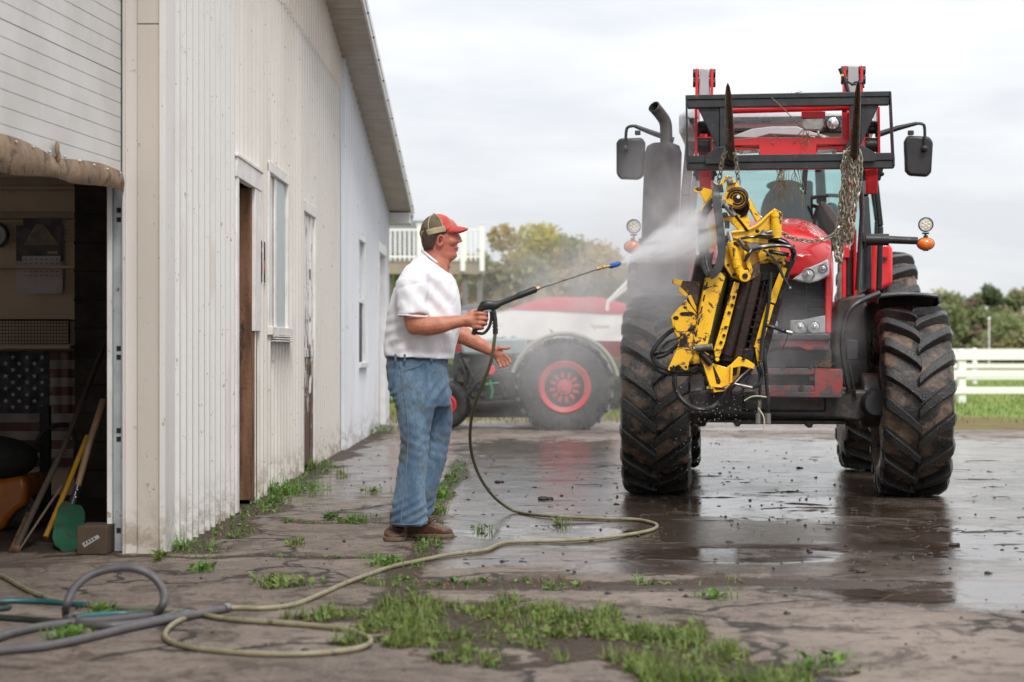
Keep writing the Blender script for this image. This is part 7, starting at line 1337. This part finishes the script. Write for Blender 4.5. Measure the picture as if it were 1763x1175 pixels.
# lawn blades beyond the lane
w = MB()
for i in range(30000):
    y = 27 + 34 * rg.random() ** 1.6; x = rg.uniform(-.30, .36) * y
    e = y + (fbm(np.array([x * .5]), np.array([y * .5]), 44)[0] - .5) * 4
    if e < 30 and rg.random() < .75: continue
    if x > 4 and e < 33 and rg.random() < .6: continue
    blade(w, (x, y, -.01), rg.uniform(.03, .10), rg.uniform(.01, .05), rg.uniform(.006, .012))
lw = w.build('lawn', M['grass'], None, recalc=False, smooth=False); tag(lw, 'green lawn beyond the gravel lane', 'grass', kind='stuff')
# mud clods and pebbles
w = MB(); mr_ = np.random.RandomState(4)
for i in range(2600):
    x = rg.uniform(-1.6, 3.6); y = rg.uniform(6.2, 22)
    if rg.random() > (.25 + .75 * math.exp(-((x - 1.0) / 1.6) ** 2)): continue
    s = (rg.random() ** 6) * .015 + .002; z = ground_z(x, y); c = Vector((x, y, z + s * .25))
    vs = [c + Vector((s * rg.uniform(.6, 1.4) * a, s * rg.uniform(.6, 1.4) * b_, s * rg.uniform(.4, .8) * d)) for a, b_, d in ((1, 0, 0), (-1, 0, 0), (0, 1, 0), (0, -1, 0), (0, 0, 1), (0, 0, -1))]; w.add(vs, [(0, 2, 4), (2, 1, 4), (1, 3, 4), (3, 0, 4), (2, 0, 5), (1, 2, 5), (3, 1, 5), (0, 3, 5)])
cl2 = w.build('mud_clods', mat('wet_mud', (.045, .03, .022), (.02, .014, .011), 30, .45), None, smooth=False); tag(cl2, 'small wet mud clods scattered over the yard', 'mud', kind='stuff')
w = MB()
def streak(x, y, L, wd, hgt_, ang):
    n_ = max(5, int(L / .05)); c_, s_ = math.cos(ang), math.sin(ang); rings = []
    for i in range(n_ + 1):
        t = i / n_ * 2 - 1; k = max(.06, 1 - t * t) * rg.uniform(.45, 1.2); xx = x + t * L / 2 * c_; yy = y + t * L / 2 * s_ + rg.uniform(-.3, .3) * wd; z = ground_z(xx, yy) - .002
        rings.append([Vector((xx - s_ * q * wd * k, yy + c_ * q * wd * k, z + h_ * hgt_ * k)) for q, h_ in ((-1, 0), (-.5, .8), (.1, 1), (.6, .7), (1, 0))])
    w.loft(rings, closed_ring=False)
for i in range(85):
    y = rg.uniform(9.2, 19.5); x = rg.uniform(-.3, .36 * y - .3)
    if abs(x) < .25 and abs(y - 10.6) < .5: continue
    streak(x, y, rg.uniform(.08, .55), rg.uniform(.012, .045), rg.uniform(.004, .011), rg.gauss(0, .25))
    for q in range(5):
        cx2 = x + rg.gauss(0, .2); cy2 = y + rg.gauss(0, .12); streak(cx2, cy2, rg.uniform(.02, .08), rg.uniform(.006, .016), rg.uniform(.003, .009), rg.uniform(-.8, .8))
for yj, x0_, x1_ in ((16.0, -.4, 5.2), (13.1, 2.4, 5.0), (20.6, -1.2, 6.0), (11.35, 2.1, 4.2)):
    x = x0_
    while x < x1_: L = rg.uniform(.15, .5); streak(x + L / 2, yj + rg.gauss(0, .02) + .04 * (x - x0_), L, rg.uniform(.008, .02), .004, rg.gauss(0, .03)); x += L * rg.uniform(.8, 1.3)
ms_ = w.build('mud_streaks', mat('wet_mud_streak', (.05, .034, .025), (.022, .015, .011), 25, .5, bump=.6), None, angle=180, recalc=False); tag(ms_, 'streaks of wet mud and grit lying across the wet slabs', 'mud', kind='stuff')
w = MB()
for px, py, s in ((857, 832, .035), (1482, 988, .03), (806, 862, .015), (935, 862, .05), (1375, 808, .03), (1060, 870, .02), (1700, 990, .02), (1640, 940, .03)):
    c = G(px, py); w.ball(c + Vector((0, 0, s * .2 + ground_z(c.x, c.y) if c.y < 24 else 0)), (s * .8, s * .7, s * .4), 6); w.ball(c + Vector((s, .01, s * .2)), (s * .5, s * .4, s * .35), 5)
cl3 = w.build('mud_lumps', mat('wet_mud_lump', (.05, .033, .024), (.02, .014, .011), 60, .5, bump=.8), None); tag(cl3, 'larger wet mud lumps fallen on the yard', 'mud', kind='stuff')
# ------------------------------------------------------------ water in the air
def volmat(name, dens, fall, nscale, lo, hi, stretch=(1, 1, 1), dist=.5):
    m = bpy.data.materials.new(name); m.use_nodes = True; t = m.node_tree; t.nodes.clear(); o = t.nodes.new('ShaderNodeOutputMaterial'); v = t.nodes.new('ShaderNodeVolumePrincipled'); v.inputs['Color'].default_value = (.97, .97, .98, 1); v.inputs['Anisotropy'].default_value = .1
    tc_ = t.nodes.new('ShaderNodeTexCoord'); mp_ = t.nodes.new('ShaderNodeMapping'); mp_.inputs['Scale'].default_value = stretch; ns = t.nodes.new('ShaderNodeTexNoise'); ns.inputs['Scale'].default_value = nscale; ns.inputs['Detail'].default_value = 4; ns.inputs['Roughness'].default_value = .6; ns.inputs['Distortion'].default_value = dist
    t.links.new(tc_.outputs['Object'], mp_.inputs[0]); t.links.new(mp_.outputs[0], ns.inputs[0]); r_ = t.nodes.new('ShaderNodeMapRange'); r_.interpolation_type = 'SMOOTHSTEP'; r_.inputs['From Min'].default_value = lo; r_.inputs['From Max'].default_value = hi; t.links.new(ns.outputs[0], r_.inputs['Value'])
    f_ = fall(t, tc_); mm = t.nodes.new('ShaderNodeMath'); mm.operation = 'MULTIPLY'; t.links.new(r_.outputs[0], mm.inputs[0]); t.links.new(f_, mm.inputs[1]); m2 = t.nodes.new('ShaderNodeMath'); m2.operation = 'MULTIPLY'; m2.inputs[1].default_value = dens; t.links.new(mm.outputs[0], m2.inputs[0])
    t.links.new(m2.outputs[0], v.inputs['Density']); t.links.new(v.outputs[0], o.inputs['Volume']); return m
def sphfall(t, tc_):
    l = t.nodes.new('ShaderNodeVectorMath'); l.operation = 'LENGTH'; t.links.new(tc_.outputs['Object'], l.inputs[0]); r_ = t.nodes.new('ShaderNodeMapRange'); r_.interpolation_type = 'SMOOTHSTEP'; r_.inputs['From Min'].default_value = 1; r_.inputs['From Max'].default_value = .1; t.links.new(l.outputs['Value'], r_.inputs['Value']); return r_.outputs[0]
def cloud(name, lab, c, r, dens, ns, lo, hi):
    w = MB(); w.ball((0, 0, 0), 1, 16); o = w.build(name, volmat(name, dens, sphfall, ns, lo, hi), None); o.location = c; o.scale = r; return tag(o, lab, 'mist', kind='stuff')
cloud('water_mist', 'fine white mist drifting in front of the old spoked wheel', P(985, 560, 13.6), (1.05, 1.1, 1.1), 1.6, 2.2, .30, .72)
cloud('water_mist', 'white spray mist billowing round the exhaust and left cab side', P(1165, 420, 13.0), (.75, 1.0, 1.05), 1.5, 2.4, .34, .70)
cloud('water_mist', 'thin mist hanging before the grille and front casting', P(1340, 590, 12.75), (.75, .55, .50), 1.0, 2.2, .36, .72)
# spray cone from the nozzle to the attachment
tip = NZ; tgt = P(1206, 398, 11.9); ax = (tgt - tip); Lc = ax.length; axn = ax.normalized()
w = MB(); w.tube([Vector((0, 0, 0)), Vector((0, 0, Lc * .25)), Vector((0, 0, Lc * 1.02))], [.006, .065, .25], 24)
def conefall(t, tc_):
    x = t.nodes.new('ShaderNodeSeparateXYZ'); t.links.new(tc_.outputs['Object'], x.inputs[0])
    def mth(op, a, b_):
        m = t.nodes.new('ShaderNodeMath'); m.operation = op
        for v, i in ((a, 0), (b_, 1)):
            if isinstance(v, (int, float)): m.inputs[i].default_value = v
            else: t.links.new(v, m.inputs[i])
        return m.outputs[0]
    r2 = mth('SQRT', mth('ADD', mth('MULTIPLY', x.outputs[0], x.outputs[0]), mth('MULTIPLY', x.outputs[1], x.outputs[1])), 0); zz = mth('MAXIMUM', x.outputs[2], .01); rel = mth('DIVIDE', r2, mth('ADD', mth('MULTIPLY', zz, .245 / Lc * .97), .004))
    r_ = t.nodes.new('ShaderNodeMapRange'); r_.interpolation_type = 'SMOOTHSTEP'; r_.inputs['From Min'].default_value = 1; r_.inputs['From Max'].default_value = .2; t.links.new(rel, r_.inputs['Value']); return mth('DIVIDE', r_.outputs[0], mth('ADD', mth('MULTIPLY', zz, 1.0), .12))
o = w.build('water_spray', volmat('water_spray', 13.0, conefall, 16, .30, .66, (1, 1, .16), .3), None); o.location = tip; o.rotation_mode = 'QUATERNION'; o.rotation_quaternion = axn.to_track_quat('Z', 'Y'); tag(o, 'white fan of water spraying from the blue nozzle onto the yellow attachment', 'water spray', kind='stuff')
w = MB()
for i in range(420):
    if rg.random() < .6: p = P(rg.gauss(1235, 40), 640 + 170 * rg.random() ** .8, rg.uniform(11.6, 12.3))
    else: p = tip.lerp(tgt, rg.random()) + Vector((rg.gauss(0, .06), rg.gauss(0, .06), rg.gauss(0, .06)))
    if p.z < .01: continue
    s = rg.uniform(.001, .0026); w.add([p + Vector(d) * s for d in ((1, 0, 0), (-1, 0, 0), (0, 1, 0), (0, -1, 0), (0, 0, 1.5), (0, 0, -1.5))], [(0, 2, 4), (2, 1, 4), (1, 3, 4), (3, 0, 4), (2, 0, 5), (1, 2, 5), (3, 1, 5), (0, 3, 5)])
dm = mat('water_droplets', (.75, .76, .78), rough=.1, spec=1); o = w.build('water_droplets', dm, None); tag(o, 'water droplets dripping below the yellow attachment', 'droplets', kind='stuff')
try:
    scene.cycles.volume_step_rate = 1.5; scene.cycles.volume_max_steps = 128; scene.cycles.volume_bounces = 2
except Exception: pass

# ------------------------------------------------------------ pieces that can be told apart become parts of their own
SINGLE = {'bracket_slot': 'bracket_slot', 'pivot_boss': 'pivot_boss', 'hanger_bolt': 'hanger_bolt', 'clock': 'clock', 'deck_joist': 'deck_joist', 'window': 'window', 'inner_shell': 'inner_shell', 'lower_valance': 'lower_valance', 'bottom_bracket': 'bottom_bracket', 'lower_frame': 'lower_frame', 'bracket_plate': 'bracket_plate', 'body_frame': 'body_frame', 'plate_': 'plate', 'track_slots': 'track_slot', 'hose_fittings': 'hose_fitting', 'trim_screws': 'trim_screw', 'seal_nails': 'seal_nail', 'eyelets': 'eyelet', 'rivets': 'rivet', 'plate_slots': 'plate_slot', 'flange_bolts': 'flange_bolt', 'bolt_heads': 'bolt_head', 'crossmember_bolts': 'crossmember_bolt', 'filler_caps': 'filler_cap', 'bracket_holes': 'bracket_hole', 'belt_loops': 'belt_loop', 'valve_pipes': 'valve_pipe', 'loader_hoses': 'loader_hose', 'welds': 'weld', 'slats': 'slat', 'frame_openings': 'frame_opening', 'grille_bars': 'grille_bar', 'cord': 'cord', 'led': 'led', 'engine_side': 'engine_side', 'steering_knuckle': 'steering_knuckle', 'hinge': 'hinge', 'roller': 'roller', 'bonnet_side': 'bonnet_side', 'door_glass': 'door_glass', 'knee_pin': 'knee_pin', 'knee_plate': 'knee_plate', 'carriage_plate': 'carriage_plate', 'wall_rail': 'wall_rail', 'mount_plate': 'mount_plate', 'tab': 'tab', 'yellow_coils': 'coil', 'laces': 'lace', 'inner_shell_': 'x', 'hose_clip': 'hose_clip', 'tow_arch': 'tow_arch', 'dark_rail': 'dark_rail', 'outer_rail': 'outer_rail', 'bonnet_scratches': 'bonnet_scratch', 'mast_plate': 'mast_plate', 'loader_mast': 'loader_mast', 'track_bracket': 'track_bracket'}
def islands(me):
    n = len(me.vertices); par = list(range(n))
    def fd(a):
        while par[a] != a: par[a] = par[par[a]]; a = par[a]
        return a
    for e in me.edges:
        a, b = fd(e.vertices[0]), fd(e.vertices[1])
        if a != b: par[b] = a
    gr = {}
    for p in me.polygons: gr.setdefault(fd(p.vertices[0]), []).append(p)
    return list(gr.values())
for o in list(bpy.data.objects):
    base = o.name.split('.')[0]
    if o.type != 'MESH' or base not in SINGLE or o.parent is None: continue
    isl = islands(o.data)
    if len(isl) < 2: continue
    kids = list(o.children); me = o.data; first = True
    for ps in isl:
        used = sorted({v for p in ps for v in p.vertices}); ix = {v: i for i, v in enumerate(used)}
        nm = bpy.data.meshes.new(SINGLE[base]); nm.from_pydata([me.vertices[v].co[:] for v in used], [], [[ix[v] for v in p.vertices] for p in ps]); nm.materials.append(me.materials[0])
        nm.polygons.foreach_set('use_smooth', [True] * len(nm.polygons)); nm.set_sharp_from_angle(angle=R(40))
        if first: o.data = nm; o.name = SINGLE[base]; first = False
        else: c = o.copy(); c.data = nm; c.name = SINGLE[base]; col.objects.link(c)
